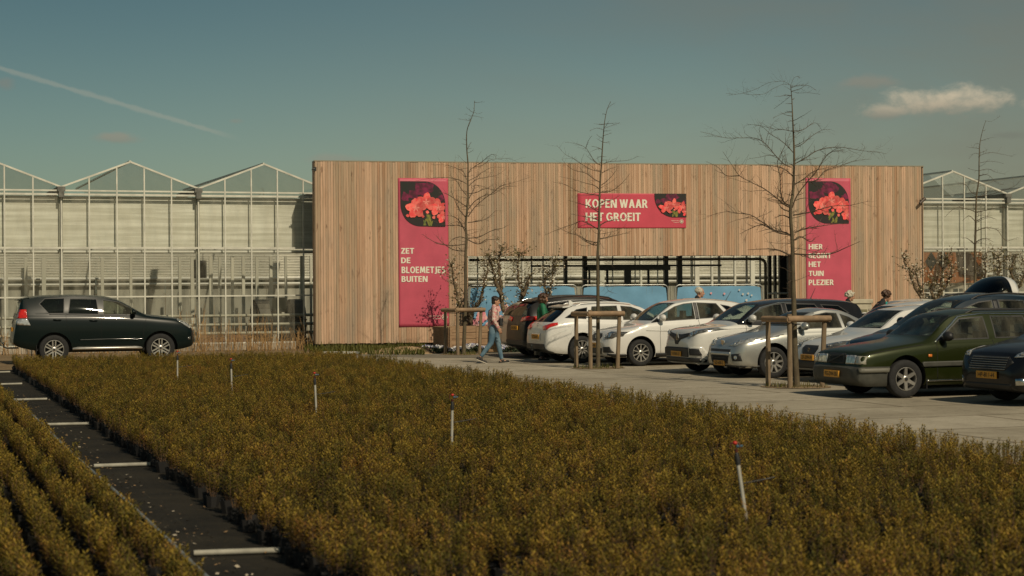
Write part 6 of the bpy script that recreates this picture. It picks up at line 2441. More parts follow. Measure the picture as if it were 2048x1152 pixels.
def traced_tree(name, label, Y, trunk, branches, r_base, seed, extra=0, zlow=1.9, group=None, grp_root=None):
    rng = random.Random(seed)
    base = at(trunk[0][0], trunk[0][1], Y)
    base.z = 0
    root = thing(name, label, 'tree', base, 0, group)
    tp = [at(x, y, Y + (rng.uniform(-0.03, 0.03) if i else 0)) - base for i, (x, y) in enumerate(trunk)]
    tp[0].z = -0.02
    sp_ = spline(tp, 4)
    n = len(sp_)
    H = sp_[-1].z
    rs = [max(0.006, r_base * (1 - 0.93 * min(1, p.z / H)) ** 0.9) for p in sp_]
    rs[0] *= 1.35
    tm = MB()
    tm.tube(sp_, rs, 10)
    tm.build('trunk', M_BARK, root, 60)

    def radius_at(z):
        return max(0.006, r_base * (1 - 0.93 * min(1, max(0, z) / H)) ** 0.9)
    cm = MB()
    for br in branches:
        k = rng.uniform(-0.75, 0.75)
        p0 = at(br[0][0], br[0][1], Y) - base
        pts = []
        for (x, y) in br:
            w = abs(x - br[0][0]) + 0.3 * abs(y - br[0][1])
            pts.append(at(x, y, Y + k * w * Y / F) - base)
        sp2 = spline(pts, 5)
        r0 = min(radius_at(p0.z) * 0.55, 0.034)
        m_ = len(sp2)
        rr_ = [max(0.0026, r0 * 0.85 * (1 - 0.85 * i / m_)) for i in range(m_)]
        cm.tube(sp2, rr_, 6, 0, cap=False)
        tot = sum((sp2[i + 1] - sp2[i]).length for i in range(m_ - 1))
        for i in range(2, m_ - 1):
            if rng.random() < 0.75:
                ax = (sp2[i + 1] - sp2[i]).normalized()
                sd_ = ax.cross(Vector((rng.gauss(0, 1), rng.gauss(0, 1), rng.gauss(0, 1)))).normalized()
                sd_.z = sd_.z * 0.5 + 0.15
                twig(cm, sp2[i], ax * 0.7 + sd_, tot * rng.uniform(0.06, 0.3), rr_[i] * 0.6, rng, 0)
    for q in range(extra):
        t = rng.uniform(0.0, 1)
        z = zlow + (H - zlow) * t
        i = min(range(n), key=lambda j: abs(sp_[j].z - z))
        a = rng.uniform(0, 6.28)
        d = Vector((math.cos(a), math.sin(a), rng.uniform(-0.05, 0.35)))
        twig(cm, sp_[i], d, rng.uniform(0.25, 1.0) * (1 - 0.6 * t), 0.006, rng, 0, 0.01)
    cm.build('branches', M_BRANCH, root, 60)
    return root, base


def zoomed(pts, x0, y0, k):
    return [(x0 + a / k, y0 + b / k) for a, b in pts]


T3 = lambda pts: zoomed(pts, 1370, 140, 3.0317)
trunk3 = [(1594, 775), (1590, 700), (1588, 620), (1586, 545)] + T3([(652, 1080), (648, 1000), (640, 900), (640, 830), (655, 740), (660, 640), (662, 520), (658, 400), (652, 280), (648, 180), (640, 92)])
br3 = [T3(p) for p in (
    [(640, 92), (600, 70), (550, 70), (500, 80), (420, 120), (330, 145), (250, 143)], [(640, 92), (600, 85), (530, 115), (480, 145), (400, 150), (350, 140)],
    [(640, 92), (660, 50), (685, 38), (697, 50)], [(645, 100), (700, 90), (750, 95), (790, 120)], [(646, 130), (690, 140), (750, 138), (820, 148)],
    [(648, 150), (600, 190), (540, 235)], [(652, 258), (600, 262), (535, 290)], [(660, 378), (720, 360), (770, 325), (800, 325), (830, 365)],
    [(662, 470), (710, 450), (770, 400), (830, 365), (880, 360)], [(662, 375), (600, 362), (540, 358), (450, 335), (380, 330)],
    [(662, 570), (720, 540), (800, 490), (880, 470), (960, 470), (1080, 490), (1160, 495), (1220, 510)],
    [(645, 590), (600, 570), (550, 520), (490, 450), (430, 415), (330, 412), (250, 412), (180, 395), (95, 375)],
    [(655, 500), (620, 460), (570, 420), (520, 390), (470, 345), (420, 335)],
    [(650, 835), (680, 760), (740, 680), (800, 610), (840, 545), (880, 500), (960, 485)], [(740, 680), (800, 665), (850, 610), (930, 585), (1030, 550), (1130, 540)],
    [(640, 835), (600, 815), (560, 780), (480, 720), (400, 680), (330, 640), (280, 570), (230, 495)], [(330, 640), (250, 640), (200, 590), (130, 555)],
    [(630, 820), (600, 800), (580, 740), (575, 640), (560, 560), (600, 470), (640, 380)], [(640, 860), (590, 840), (560, 800)],
    [(660, 1030), (620, 990), (540, 970), (480, 930), (400, 880), (330, 870), (240, 860), (130, 890)],
    [(645, 1000), (560, 985), (470, 940), (400, 960), (330, 995)], [(665, 985), (720, 965), (800, 950), (900, 935), (985, 930)],
    [(668, 1030), (700, 1010), (760, 1040), (790, 1015)], [(640, 1125), (560, 1090), (480, 1085), (380, 1090)], [(665, 1115), (760, 1120), (880, 1115), (980, 1075), (1060, 1040)],
    [(655, 880), (720, 870), (800, 850), (900, 825), (1000, 820), (1110, 795)], [(655, 700), (720, 660), (770, 620), (830, 600), (920, 580)],
    [(660, 650), (600, 600), (520, 580), (440, 570)], [(640, 900), (590, 880), (540, 900)])]
traced_tree('bare_tree', 'tallest bare tree, staked at the parking edge before the HIER BEGINT banner', 34.4, trunk3, br3, 0.062, 3, 45)
T1 = lambda pts: zoomed(pts, 850, 190, 3.4907)
trunk1 = [(927, 710), (929, 660), (931, 600), (931, 540)] + T1([(285, 1100), (290, 1000), (285, 900), (295, 800), (300, 700), (298, 600), (300, 480), (292, 380), (293, 250), (325, 160), (342, 110), (345, 40)])
br1 = [T1(p) for p in (
    [(342, 120), (370, 130), (400, 122)], [(293, 385), (310, 350), (325, 330)], [(300, 555), (330, 510), (400, 490), (450, 455), (520, 445), (590, 445), (670, 480)], [(345, 500), (400, 465), (440, 430), (475, 415), (500, 445)],
    [(300, 600), (360, 570), (400, 540), (470, 505), (560, 508)], [(290, 590), (270, 540), (230, 515), (150, 490), (50, 488)], [(290, 620), (230, 590), (150, 575), (50, 580), (-60, 600)],
    [(300, 735), (340, 660), (350, 630), (410, 640), (490, 670)], [(300, 850), (350, 780), (420, 720), (490, 670), (530, 635), (640, 605), (740, 570)], [(300, 890), (380, 880), (440, 855), (500, 800)],
    [(300, 1000), (380, 990), (460, 950), (540, 930), (580, 910)], [(285, 930), (230, 910), (150, 910), (60, 880)], [(285, 1040), (200, 1050), (100, 1040), (30, 1005), (-20, 970)],
    [(290, 860), (240, 800), (210, 740), (190, 690), (180, 640)], [(290, 780), (230, 740), (150, 690), (100, 680)], [(285, 960), (240, 880), (200, 850), (150, 840)],
    [(300, 1010), (370, 1040), (430, 1010), (520, 1010)], [(285, 1090), (200, 1080), (120, 1030), (80, 980)], [(300, 690), (360, 680), (420, 655), (500, 665), (560, 700)], [(300, 640), (360, 590), (430, 575), (500, 560), (560, 520)],
    [(285, 1000), (240, 990), (190, 1010), (150, 1060)], [(290, 700), (250, 650), (220, 600), (170, 560)], [(300, 800), (350, 740), (420, 700), (480, 690), (560, 640), (640, 640)])]
traced_tree('bare_tree', 'bare tree in a log guard beside the ZET DE BLOEMETJES banner', 52.6, trunk1, br1, 0.062, 5, 45)
trunk2 = [(1196, 737), (1196, 690), (1196, 640), (1196, 580)] + T1([(1205, 1130), (1212, 1000), (1215, 900), (1217, 800), (1220, 680), (1225, 580), (1232, 480), (1238, 380), (1245, 280), (1255, 180), (1272, 100), (1297, 45)])
br2 = [T1(p) for p in (
    [(1275, 95), (1300, 70), (1330, 55)], [(1253, 232), (1300, 215), (1360, 192)], [(1250, 245), (1200, 232), (1150, 250)], [(1243, 285), (1275, 275), (1300, 265)], [(1235, 380), (1200, 365), (1160, 358)],
    [(1232, 492), (1190, 470), (1150, 410), (1122, 370), (1060, 340), (980, 330)], [(1122, 370), (1140, 320), (1165, 285)], [(1240, 485), (1290, 465), (1380, 460), (1440, 450), (1490, 425)],
    [(1225, 535), (1160, 520), (1090, 480), (1040, 445), (980, 415), (920, 350)], [(1222, 610), (1170, 580), (1120, 545), (1040, 525), (980, 480), (955, 445)], [(1220, 660), (1180, 630), (1120, 615), (1040, 590), (940, 570)],
    [(1230, 630), (1270, 600), (1310, 560), (1350, 500)], [(1225, 680), (1300, 670), (1370, 620), (1430, 550)], [(1218, 700), (1140, 690), (1060, 670), (980, 625), (900, 610)], [(1215, 820), (1150, 780), (1090, 760), (1000, 735)],
    [(1220, 910), (1280, 880), (1370, 865), (1460, 850)], [(1213, 940), (1150, 905), (1090, 880), (1040, 900), (950, 930), (830, 980)], [(1210, 1030), (1140, 1020), (1080, 985), (1000, 960), (940, 930)],
    [(1225, 1005), (1290, 990), (1360, 975), (1430, 960)], [(1210, 1050), (1160, 1040), (1090, 1000), (1050, 960)], [(1235, 545), (1280, 520), (1340, 500)], [(1217, 880), (1170, 860), (1110, 850), (1020, 830)], [(1218, 760), (1260, 740), (1310, 730), (1360, 700)])]
traced_tree('bare_tree', 'slim bare tree in a log guard in front of the KOPEN WAAR banner', 43.1, trunk2, br2, 0.055, 6, 40)
T4 = lambda pts: zoomed(pts, 1820, 220, 2.8816)
trunk4 = [(1949, 672), (1949, 600)] + T4([(375, 960), (375, 800), (378, 680), (380, 560), (385, 480), (397, 400), (398, 300), (402, 200), (418, 120), (437, 62)])
br4 = [T4(p) for p in (
    [(437, 62), (470, 65), (520, 35)], [(405, 200), (380, 192), (365, 215)], [(400, 255), (370, 250), (340, 280)], [(403, 262), (460, 245), (530, 255), (590, 268)], [(403, 305), (470, 295), (540, 310)], [(400, 350), (450, 340), (500, 360), (550, 370)],
    [(398, 380), (450, 375), (500, 420), (540, 430)], [(385, 490), (350, 470), (320, 430), (260, 415)], [(390, 500), (450, 490), (520, 470), (600, 440), (640, 400)], [(380, 590), (330, 570), (260, 565), (200, 620)],
    [(385, 590), (450, 575), (530, 560), (620, 575)], [(382, 640), (440, 615), (500, 630)], [(378, 700), (430, 680), (500, 690), (550, 750), (620, 735)], [(375, 640), (340, 610), (300, 640)], [(378, 780), (330, 740), (300, 740)], [(380, 760), (430, 740), (480, 760)])]
traced_tree('bare_tree', 'thin bare tree behind the tall blue car at the right edge', 52.0, trunk4, br4, 0.055, 8, 35)


def tree_guard(label, c, scale=1.0, rz=0.0):
    t = thing('tree_guard', label, 'tree guard', c, rz, 'log guards round the young trees')
    P3 = [(-0.50, 0.30), (-0.20, -0.42), (0.52, -0.10)]
    for i, (x, y) in enumerate(P3):
        lean = (0.02, 0.0, 0.05)[i]
        MB().tube([(x * 0.98 - lean, y * 0.98, -0.02), (x, y, 1.36 if i != 1 else 1.40)], [0.05, 0.047], 12).build('stake', M_STAKE, t, 50)
    for (a, b_) in ((0, 1), (1, 2), (2, 0)):
        pa, pb = Vector((*P3[a], 1.30)), Vector((*P3[b_], 1.30))
        d = (pb - pa).normalized()
        z = Vector((0, 0, (0.0, 0.01, -0.005)[a]))
        out = Vector((d.y, -d.x, 0)) * 0.055
        MB().tube([pa - d * 0.09 + out + z, pa.lerp(pb, 0.5) + out + z, pb + d * 0.09 + out + z], [0.059, 0.062, 0.057], 14).build('rail_log', M_LOG, t, 50)
    MB().tube([Vector((*P3[1], 1.22)), Vector((-0.02, -0.07, 1.2)), Vector((0.07, 0.0, 1.2)), Vector((0, 0.07, 1.2)), Vector((*P3[0], 1.22))], 0.012, 5).build('tie_strap', M_RUBBER, t)
    return t


b_ = at(1196, 737, 43.1); b_.z = 0.01
tree_guard('log guard round the slim tree before the white people carrier', b_)
b_ = at(1594, 775, 34.4); b_.z = 0.01
tree_guard('log guard round the tallest tree next to the silver coupe', b_)
b_ = at(927, 710, 52.6); b_.z = 0.01
tree_guard('log guard round the tree by the wooden planter', b_, 1.0, 0.1)

# ------------------------------------------------------------------ pruned blossom trees
M_OLDBARK = mat('old_bark', (0.17, 0.125, 0.075), 0.95, color2=(0.085, 0.06, 0.035), vscale=16, bump=0.6)
M_BLOSSOM = mat('blossom', (0.62, 0.55, 0.42), 0.8, island=0.35)
M_BUD = mat('young_leaf', (0.16, 0.13, 0.04), 0.7, island=0.4)


def blossom_tree(label, Y, limbs, seed, r0=0.09, dens=1.0):
    rng = random.Random(seed)
    base = at(limbs[0][0][0], limbs[0][0][1], Y)
    bz = base.z
    root = thing('blossom_tree', label, 'tree', base, 0, 'pruned blossom trees')
    tm, tw, bl = MB(), MB(), MB()
    for li, lm in enumerate(limbs):
        k = rng.uniform(-0.5, 0.5)
        pts = [at(x, y, Y + (k * abs(x - lm[0][0]) * Y / F)) - base for (x, y) in lm]
        sp_ = spline(pts, 5)
        sp_ = [p + Vector((rng.gauss(0, 0.018), rng.gauss(0, 0.02), 0)) for p in sp_]
        m_ = len(sp_)
        rs = [r0 * (1 - 0.75 * i / m_) * rng.uniform(0.85, 1.2) * (1 if li == 0 else 0.85) for i in range(m_)]
        tm.tube(sp_, rs, 9)
        for i in range(2, m_):
            for q in range(int(5 * dens + rng.random() * 3)):
                a = rng.uniform(0, 6.28)
                d = Vector((math.cos(a), math.sin(a), rng.uniform(-0.1, 1.1)))
                ln = rng.uniform(0.1, 0.48) * (1.35 if i > m_ * 0.6 else 0.8)
                s0 = len(tw.v)
                twig(tw, sp_[i], d, ln, 0.0065, rng, 0)
                for vtx in tw.v[s0::9]:
                    if rng.random() < 0.5:
                        c = Vector(vtx)
                        w = rng.random() < 0.5
                        tgt = bl
                        for z in range(rng.randint(2, 4)):
                            n_ = Vector((rng.gauss(0, 1), rng.gauss(0, 1), rng.gauss(0, 1))).normalized()
                            e = n_.orthogonal().normalized() * rng.uniform(0.011, 0.024)
                            f = n_.cross(e)
                            o_ = c + n_ * 0.016
                            tgt.add([o_ - e - f, o_ + e - f * 0.6, o_ + e * 0.7 + f, o_ - e * 0.8 + f], [(0, 1, 2, 3)], 0 if w else 1)
    tm.build('trunk', M_OLDBARK, root, 60)
    tw.build('twigs', M_OLDBARK, root, 60)
    bl.build('blossom', [M_BLOSSOM, M_BUD], root)
    return root


blossom_tree('blossom tree nearest the tall pink ZET DE banner, forked left and right', 57.2,
             [[(942, 655), (939, 635), (930, 618), (917, 612), (913, 584), (907, 552), (903, 528)], [(940, 650), (945, 620), (959, 605), (967, 573), (974, 545), (979, 522)]], 1, 0.075, 0.8)
blossom_tree('thick blossom tree in the wooden planter behind the walking woman', 55.6,
             [[(1016, 668), (1016, 640), (1003, 605), (1001, 573), (997, 542), (998, 515), (1003, 500)], [(1016, 645), (1026, 622), (1040, 605), (1045, 584), (1038, 563), (1036, 532), (1038, 507)], [(1003, 590), (990, 560), (984, 535), (978, 510)], [(1045, 590), (1053, 570), (1060, 550)]], 2, 0.085, 0.9)
blossom_tree('slender blossom tree rising behind the woman in green', 56.6,
             [[(1085, 660), (1092, 620), (1097, 594), (1101, 573), (1105, 545), (1109, 520)], [(1097, 594), (1088, 570), (1096, 545)]], 3, 0.05, 1.0)
blossom_tree('blossom tree leaning against the right end of the slat wall', 56.0,
             [[(1852, 640), (1845, 605), (1830, 575), (1818, 545), (1806, 512)], [(1850, 620), (1838, 570), (1832, 540)]], 4, 0.065, 0.9)
blossom_tree('blossom tree before the reflected orange gable right of the slat wall', 56.8,
             [[(1868, 640), (1874, 605), (1880, 575), (1884, 545), (1890, 515)], [(1878, 590), (1898, 560), (1903, 530)], [(1874, 605), (1862, 580), (1868, 555)]], 5, 0.06, 1.1)
blossom_tree('blossom tree seen past the raised white tailgate', 56.2,
             [[(1975, 640), (1972, 600), (1968, 570), (1972, 540), (1966, 515)], [(1972, 590), (1990, 565), (2000, 535), (1996, 515)]], 6, 0.055, 1.1)
blossom_tree('blossom tree at the far right edge of the photo', 56.2,
             [[(2030, 640), (2026, 600), (2030, 570), (2022, 540), (2034, 510)], [(2028, 590), (2046, 560), (2050, 525)]], 7, 0.06, 1.1)

# a bushy bare crown far behind the greenhouse roof
bb = at(525, 420, 105.0)
bz = bb.z
bb.z = 0
t = thing('far_tree', 'hazy bare tree top showing through the greenhouse gable', 'tree', bb)
MB().tube([(0, 0, 0), (0, 0, 4.0), (0.1, 0, 6.0)], [0.25, 0.18, 0.1], 10).build('trunk', M_BARK, t, 60)
rng = random.Random(9)
fm = MB()
for k in range(130):
    a, e = rng.uniform(0, 6.28), rng.uniform(-0.1, 1.2)
    twig(fm, Vector((0, 0, 5.2 + rng.uniform(0, 0.8))), Vector((math.cos(a) * math.cos(e), math.sin(a) * math.cos(e), math.sin(e))), rng.uniform(1.0, 2.0), 0.022, rng)
fm.build('crown', M_BRANCH, t)

# dry reeds along the greenhouse
M_REED = mat('dry_reed', (0.36, 0.22, 0.09), 0.85, island=0.45)
rng = random.Random(31)
rd = MB()
ng = Vector((GD.y, -GD.x, 0))
for k in range(720):
    px = rng.uniform(-40, 655)
    if 380 < px < 640 and rng.random() < 0.0:
        continue
    if px < 380 and rng.random() < 0.45:
        continue
    a = gx(px)
    p = GA + GD * a + ng * rng.uniform(0.15, 1.6)
    cl_ = 0.5 + 0.5 * math.sin(a * 2.1) * math.sin(a * 0.77 + 1)
    h = rng.uniform(0.25, 0.75) + (rng.random() ** 2) * 1.1 * cl_
    lx_, ly_ = rng.gauss(0, 0.13), rng.gauss(0, 0.1)
    q = [p, p + Vector((lx_ * 0.4, ly_ * 0.4, h * 0.55)), p + Vector((lx_, ly_, h))]
    rd.tube(q, [0.007, 0.006, 0.003], 4, 0, cap=False)
    for z in range(rng.randint(0, 2)):
        t_ = rng.uniform(0.3, 0.9)
        s0 = p + Vector((lx_ * t_, ly_ * t_, h * t_))
        rd.tube([s0, s0 + Vector((rng.gauss(0, 0.12), rng.gauss(0, 0.05), rng.uniform(-0.1, 0.16)))], [0.006, 0.002], 3, 0, cap=False)
tag(rd.build('dry_reeds', M_REED), 'dry brown reed stalks along the foot of the greenhouse', 'reeds', kind='stuff')

# weeds and soil before the slat wall
M_WEED = leaf_mat('weed_leaves', [(0.1, (0.06, 0.07, 0.015)), (0.5, (0.13, 0.13, 0.03)), (0.9, (0.2, 0.16, 0.06))])
wd = MB()
rng = random.Random(33)
for k in range(2600):
    px, py = rng.uniform(610, 850), rng.uniform(692, 711)
    if py > 700 + (px - 610) * 0.05 + rng.gauss(3, 3):
        continue
    p = gnd(px, py)
    dens = 0.5 + 0.5 * math.sin(p.x * 2.3) * math.cos(p.y * 1.7)
    h = rng.uniform(0.05, 0.16) + 0.22 * dens * rng.random()
    for z in range(3):
        a = rng.uniform(0, 6.28)
        d = Vector((math.cos(a) * 0.5, math.sin(a) * 0.5, 1)) * h
        sd_ = Vector((-math.sin(a), math.cos(a), 0)) * 0.012
        wd.add([p - sd_, p + sd_, p + d * 0.6 + sd_, p + d, p + d * 0.6 - sd_], [(0, 1, 2, 3, 4)])
tag(wd.build('weeds', M_WEED), 'low green weeds at the foot of the slat wall', 'weeds', kind='stuff')
# ------------------------------------------------------------------ people
M_SKIN = mat('skin', (0.50, 0.27, 0.17), 0.55, var=0.06, vscale=9)
M_EYE = mat('eye_dark', (0.02, 0.015, 0.012), 0.3)
M_LIP = mat('lip', (0.40, 0.13, 0.10), 0.5)
M_HAIRD = mat('hair_dark', (0.03, 0.02, 0.014), 0.55, var=0.4, vscale=30)
M_HAIRB = mat('hair_brown', (0.07, 0.033, 0.016), 0.55, var=0.4, vscale=30)
M_HAIRG = mat('hair_grey', (0.52, 0.48, 0.38), 0.65, var=0.25, vscale=30)
M_JEANS = mat('jeans_blue', (0.07, 0.14, 0.20), 0.85, color2=(0.20, 0.30, 0.36), vscale=3.5, stretch=(1, 1, 0.6))
M_DARKCLOTH = mat('dark_jacket', (0.014, 0.016, 0.02), 0.85)
M_DARKTR = mat('dark_trousers', (0.02, 0.022, 0.025), 0.9)
M_GREEN = mat('green_blouse', (0.012, 0.13, 0.055), 0.65, color2=(0.02, 0.17, 0.08), vscale=7)
M_TEAL = mat('teal_shirt', (0.01, 0.28, 0.27), 0.7)
M_SHOE = mat('shoe_dark', (0.03, 0.028, 0.026), 0.7)
M_SOLE = mat('shoe_sole', (0.55, 0.50, 0.40), 0.7)


def patterned():
    m = bpy.data.materials.new('floral_jacket')
    m.use_nodes = True
    m.node_tree.nodes.clear()
    b = NB(m.node_tree)
    p = b.n('ShaderNodeBsdfPrincipled')
    o = b.n('ShaderNodeOutputMaterial')
    m.node_tree.links.new(p.outputs[0], o.inputs[0])
    tc = b.n('ShaderNodeTexCoord').outputs['Object']
    a = b.noise(tc, 15, 3, 0.6)
    c = b.noise(b.mapping(tc, (1, 1, 1), (3, 1, 2)), 20, 3, 0.6)
    col = b.mix(b.smooth(a, 0.44, 0.56), (0.62, 0.44, 0.38, 1), (0.58, 0.16, 0.18, 1))
    col = b.mix(b.smooth(c, 0.52, 0.62), col, (0.70, 0.63, 0.54, 1))
    col = b.mix(b.math('MULTIPLY', b.smooth(c, 0.36, 0.28), 0.8), col, (0.12, 0.06, 0.07, 1))
    b.put(p.inputs['Base Color'], col)
    p.inputs['Roughness'].default_value = 0.8
    return m


M_FLORAL = patterned()


class Clay:
    """tapered limbs and ellipsoids that are melted into ONE continuous surface"""
    def __init__(self):
        self.mb = MB()

    def cap(self, a, b, r0, r1):
        a, b = Vector(a), Vector(b)
        self.mb.tube([a, b], [r0, r1], 14)
        self.mb.ball(a, r0, 0, 14, 10)
        self.mb.ball(b, r1, 0, 14, 10)
        return self

    def chain(self, pts, rs):
        for i in range(len(pts) - 1):
            self.cap(pts[i], pts[i + 1], rs[i], rs[i + 1])
        return self

    def ball(self, c, r, M=None):
        self.mb.ball(c, r, 0, 18, 12, M)
        return self

    def build(self, name, mats, parent, voxel, smooth=3, factor=0.5):
        me = self.mb.mesh('tmp')
        o = bpy.data.objects.new('tmp', me)
        COL.objects.link(o)
        r = o.modifiers.new('r', 'REMESH')
        r.mode = 'VOXEL'
        r.voxel_size = voxel
        s_ = o.modifiers.new('s', 'SMOOTH')
        s_.iterations = smooth
        s_.factor = factor
        bpy.context.view_layer.update()
        dg = bpy.context.evaluated_depsgraph_get()
        res = bpy.data.meshes.new_from_object(o.evaluated_get(dg))
        bpy.data.objects.remove(o)
        res.name = name
        return link(name, res, mats, parent, 180)


def person(label, loc, rz, K=1.0, pose=None, top=None, top_mat=None, trouser=M_DARKTR, hair='short', hair_mat=M_HAIRD, turn=0.0, nod=0.0, seed=0, shirt=None, female=True, fine=0.007):
    J = dict(pelvis=(0, 0, 0.95), waist=(0, 0, 1.08), chest=(0.0, 0, 1.27), neck=(0.0, 0, 1.43), head=(0.03, 0, 1.585),
             shR=(0, -0.175, 1.385), shL=(0, 0.175, 1.385), elR=(-0.03, -0.225, 1.12), elL=(-0.03, 0.225, 1.12), wrR=(0.06, -0.215, 0.90), wrL=(0.06, 0.215, 0.90),
             hiR=(0, -0.085, 0.92), hiL=(0, 0.085, 0.92), knR=(0.02, -0.09, 0.50), knL=(0.02, 0.09, 0.50), anR=(-0.02, -0.09, 0.085), anL=(-0.02, 0.09, 0.085),
             toR=(0.13, -0.10, 0.03), toL=(0.13, 0.10, 0.03))
    J.update(pose or {})
    J = {k: Vector(v) for k, v in J.items()}
    root = thing('person', label, 'person', loc, rz)
    root.scale = (K, K, K)
    Mh = Matrix.Rotation(turn, 3, 'Z') @ Matrix.Rotation(nod, 3, 'Y')
    H = J['head']
    hp = lambda x, y, z: H + Mh @ Vector((x, y, z))
    body = Clay()
    # head and face
    body.ball(hp(-0.012, 0, 0.028), (0.094, 0.074, 0.092), Mh)
    body.ball(hp(0.022, 0, -0.03), (0.066, 0.058, 0.082), Mh)
    body.ball(hp(0.052, 0, -0.092), (0.026, 0.028, 0.022), Mh)          # chin
    body.cap(hp(0.080, 0, 0.012), hp(0.098, 0, -0.028), 0.009, 0.014)    # nose
    body.cap(hp(0.073, -0.03, 0.03), hp(0.073, 0.03, 0.03), 0.012, 0.012)  # brow
    body.ball(hp(0.066, 0, -0.058), (0.016, 0.026, 0.012), Mh)           # mouth
    for s_ in (-1, 1):
        body.ball(hp(-0.008, s_ * 0.076, -0.005), (0.018, 0.009, 0.030), Mh)
        body.ball(hp(0.05, s_ * 0.042, -0.02), (0.022, 0.02, 0.02), Mh)
    body.cap(J['neck'] - Vector((0.01, 0, 0.04)), hp(-0.015, 0, -0.06), 0.058, 0.052)
    body.cap(J['pelvis'], J['waist'], 0.125, 0.115).cap(J['waist'], J['chest'], 0.115, 0.125)
    for s_ in ('R', 'L'):
        body.cap(J['chest'] + Vector((0, (-0.05 if s_ == 'R' else 0.05), 0.05)), J['sh' + s_], 0.09, 0.055)
        body.chain([J['sh' + s_], J['el' + s_], J['wr' + s_]], [0.050, 0.038, 0.026])
        body.chain([J['hi' + s_], J['kn' + s_], J['an' + s_]], [0.085, 0.052, 0.036])
        body.cap(J['an' + s_] - Vector((0.02, 0, 0.03)), J['to' + s_], 0.036, 0.028)
        # hand: palm, four unequal bent fingers, thumb
        w = J['wr' + s_]
        d = (w - J['el' + s_]).normalized()
        side = Vector((0, 1, 0)).cross(d).normalized()        # across the palm, thumb side forward
        side = side if side.x > 0 else -side
        inn = Vector((0, 1 if s_ == 'R' else -1, 0))
        inn = (inn - d * inn.dot(d)).normalized()
        pc = w + d * 0.052
        Mp = Matrix((side, inn, d)).transposed()
        body.ball(pc, (0.040, 0.017, 0.052), Mp)
        for q, (o_, ln) in enumerate(((0.030, 0.068), (0.010, 0.078), (-0.011, 0.072), (-0.030, 0.055))):
            p0 = w + d * 0.092 + side * o_
            p1 = p0 + d * ln * 0.5 + inn * (0.008 + 0.003 * q)
            p2 = p1 + d * ln * 0.34 + inn * (0.024 + 0.004 * q)
            body.chain([p0, p1, p2], [0.0098, 0.0092, 0.0082])
        t0 = w + d * 0.025 + side * 0.030
        t1 = t0 + d * 0.030 + side * 0.024 + inn * 0.008
        body.chain([t0, t1, t1 + d * 0.030 + side * 0.004 + inn * 0.012], [0.014, 0.011, 0.009])
    o = body.build('body', [M_SKIN, M_EYE, M_LIP], root, fine, 2, 0.5)
    eyes = [hp(0.070, s_ * 0.031, 0.008) for s_ in (-1, 1)]
    lip = hp(0.078, 0, -0.058)
    for p in o.data.polygons:
        c = p.center
        if min((c - e).length for e in eyes) < 0.0135:
            p.material_index = 1
        elif (Mh.transposed() @ (c - lip)).length < 0.022 and abs((Mh.transposed() @ (c - lip)).z) < 0.009:
            p.material_index = 2
    # upper clothing
    g = Clay()
    g.cap(J['pelvis'] + Vector((0, 0, 0.02)), J['waist'], 0.150 if female else 0.142, 0.138)
    g.cap(J['waist'], J['chest'], 0.138, 0.140)
    for s_ in ('R', 'L'):
        sg = -1 if s_ == 'R' else 1
        g.cap(J['chest'] + Vector((0, sg * 0.05, 0.02)), J['sh' + s_] - Vector((0, 0, 0.01)), 0.11, 0.072)
        g.cap(J['neck'] + Vector((-0.01, 0, 0.0)), J['sh' + s_], 0.066, 0.066)
        g.chain([J['sh' + s_], J['el' + s_], J['wr' + s_] - (J['wr' + s_] - J['el' + s_]).normalized() * 0.02], [0.070, 0.056, 0.044])
    g.cap(J['neck'] + Vector((-0.01, 0, -0.03)), J['neck'] + Vector((0.0, 0, 0.035)), 0.075, 0.066)
    tp = g.build(top or 'jacket', top_mat, root, 0.014, 2, 0.4)
    # trousers
    g = Clay()
    g.cap(J['pelvis'] + Vector((0, -0.05, -0.01)), J['pelvis'] + Vector((0, 0.05, -0.01)), 0.118, 0.118)
    for s_ in ('R', 'L'):
        g.chain([J['hi' + s_], J['kn' + s_], J['kn' + s_].lerp(J['an' + s_], 0.88)], [0.105, 0.070, 0.052])
    g.build('trousers', trouser, root, 0.014, 2, 0.4)
    # shoes
    for s_ in ('R', 'L'):
        a, t = J['an' + s_], J['to' + s_]
        sh = Clay()
        heel = a + Vector((-0.045, 0, -0.055)) if a.z < 0.11 else a + Vector((-0.07, 0, -0.02))
        sh.cap(heel, t, 0.036, 0.038).cap(a - Vector((0, 0, 0.01)), (heel + t) / 2, 0.042, 0.042)
        so_ = sh.build('shoe', M_SHOE, root, 0.011, 2, 0.4)
        sl_ = MB()
        sl_.bar(heel + Vector((-0.03, 0, -0.034)), t + Vector((0.035, 0, -0.036)), 0.085, 0.022)
        sl_.build('sole', M_SOLE, so_, bevel=0.008)
    # hair
    r = random.Random(seed)
    g = Clay()
    if hair == 'short':
        g.ball(hp(-0.024, 0, 0.045), (0.098, 0.083, 0.088), Mh)
        g.ball(hp(-0.055, 0, -0.01), (0.062, 0.074, 0.085), Mh)
        for k in range(26):
            a, e = r.uniform(0, 6.28), r.uniform(0.1, 1.4)
            v = Vector((-0.03 + 0.085 * math.cos(a) * math.cos(e), 0.075 * math.sin(a) * math.cos(e), 0.05 + 0.082 * math.sin(e)))
            g.ball(hp(*v), (0.03, 0.022, 0.018), Mh @ Matrix.Rotation(r.uniform(0, 3), 3, 'Z'))
        g.cap(hp(0.055, -0.04, 0.085), hp(0.055, 0.045, 0.088), 0.022, 0.022)
    elif hair == 'curly':
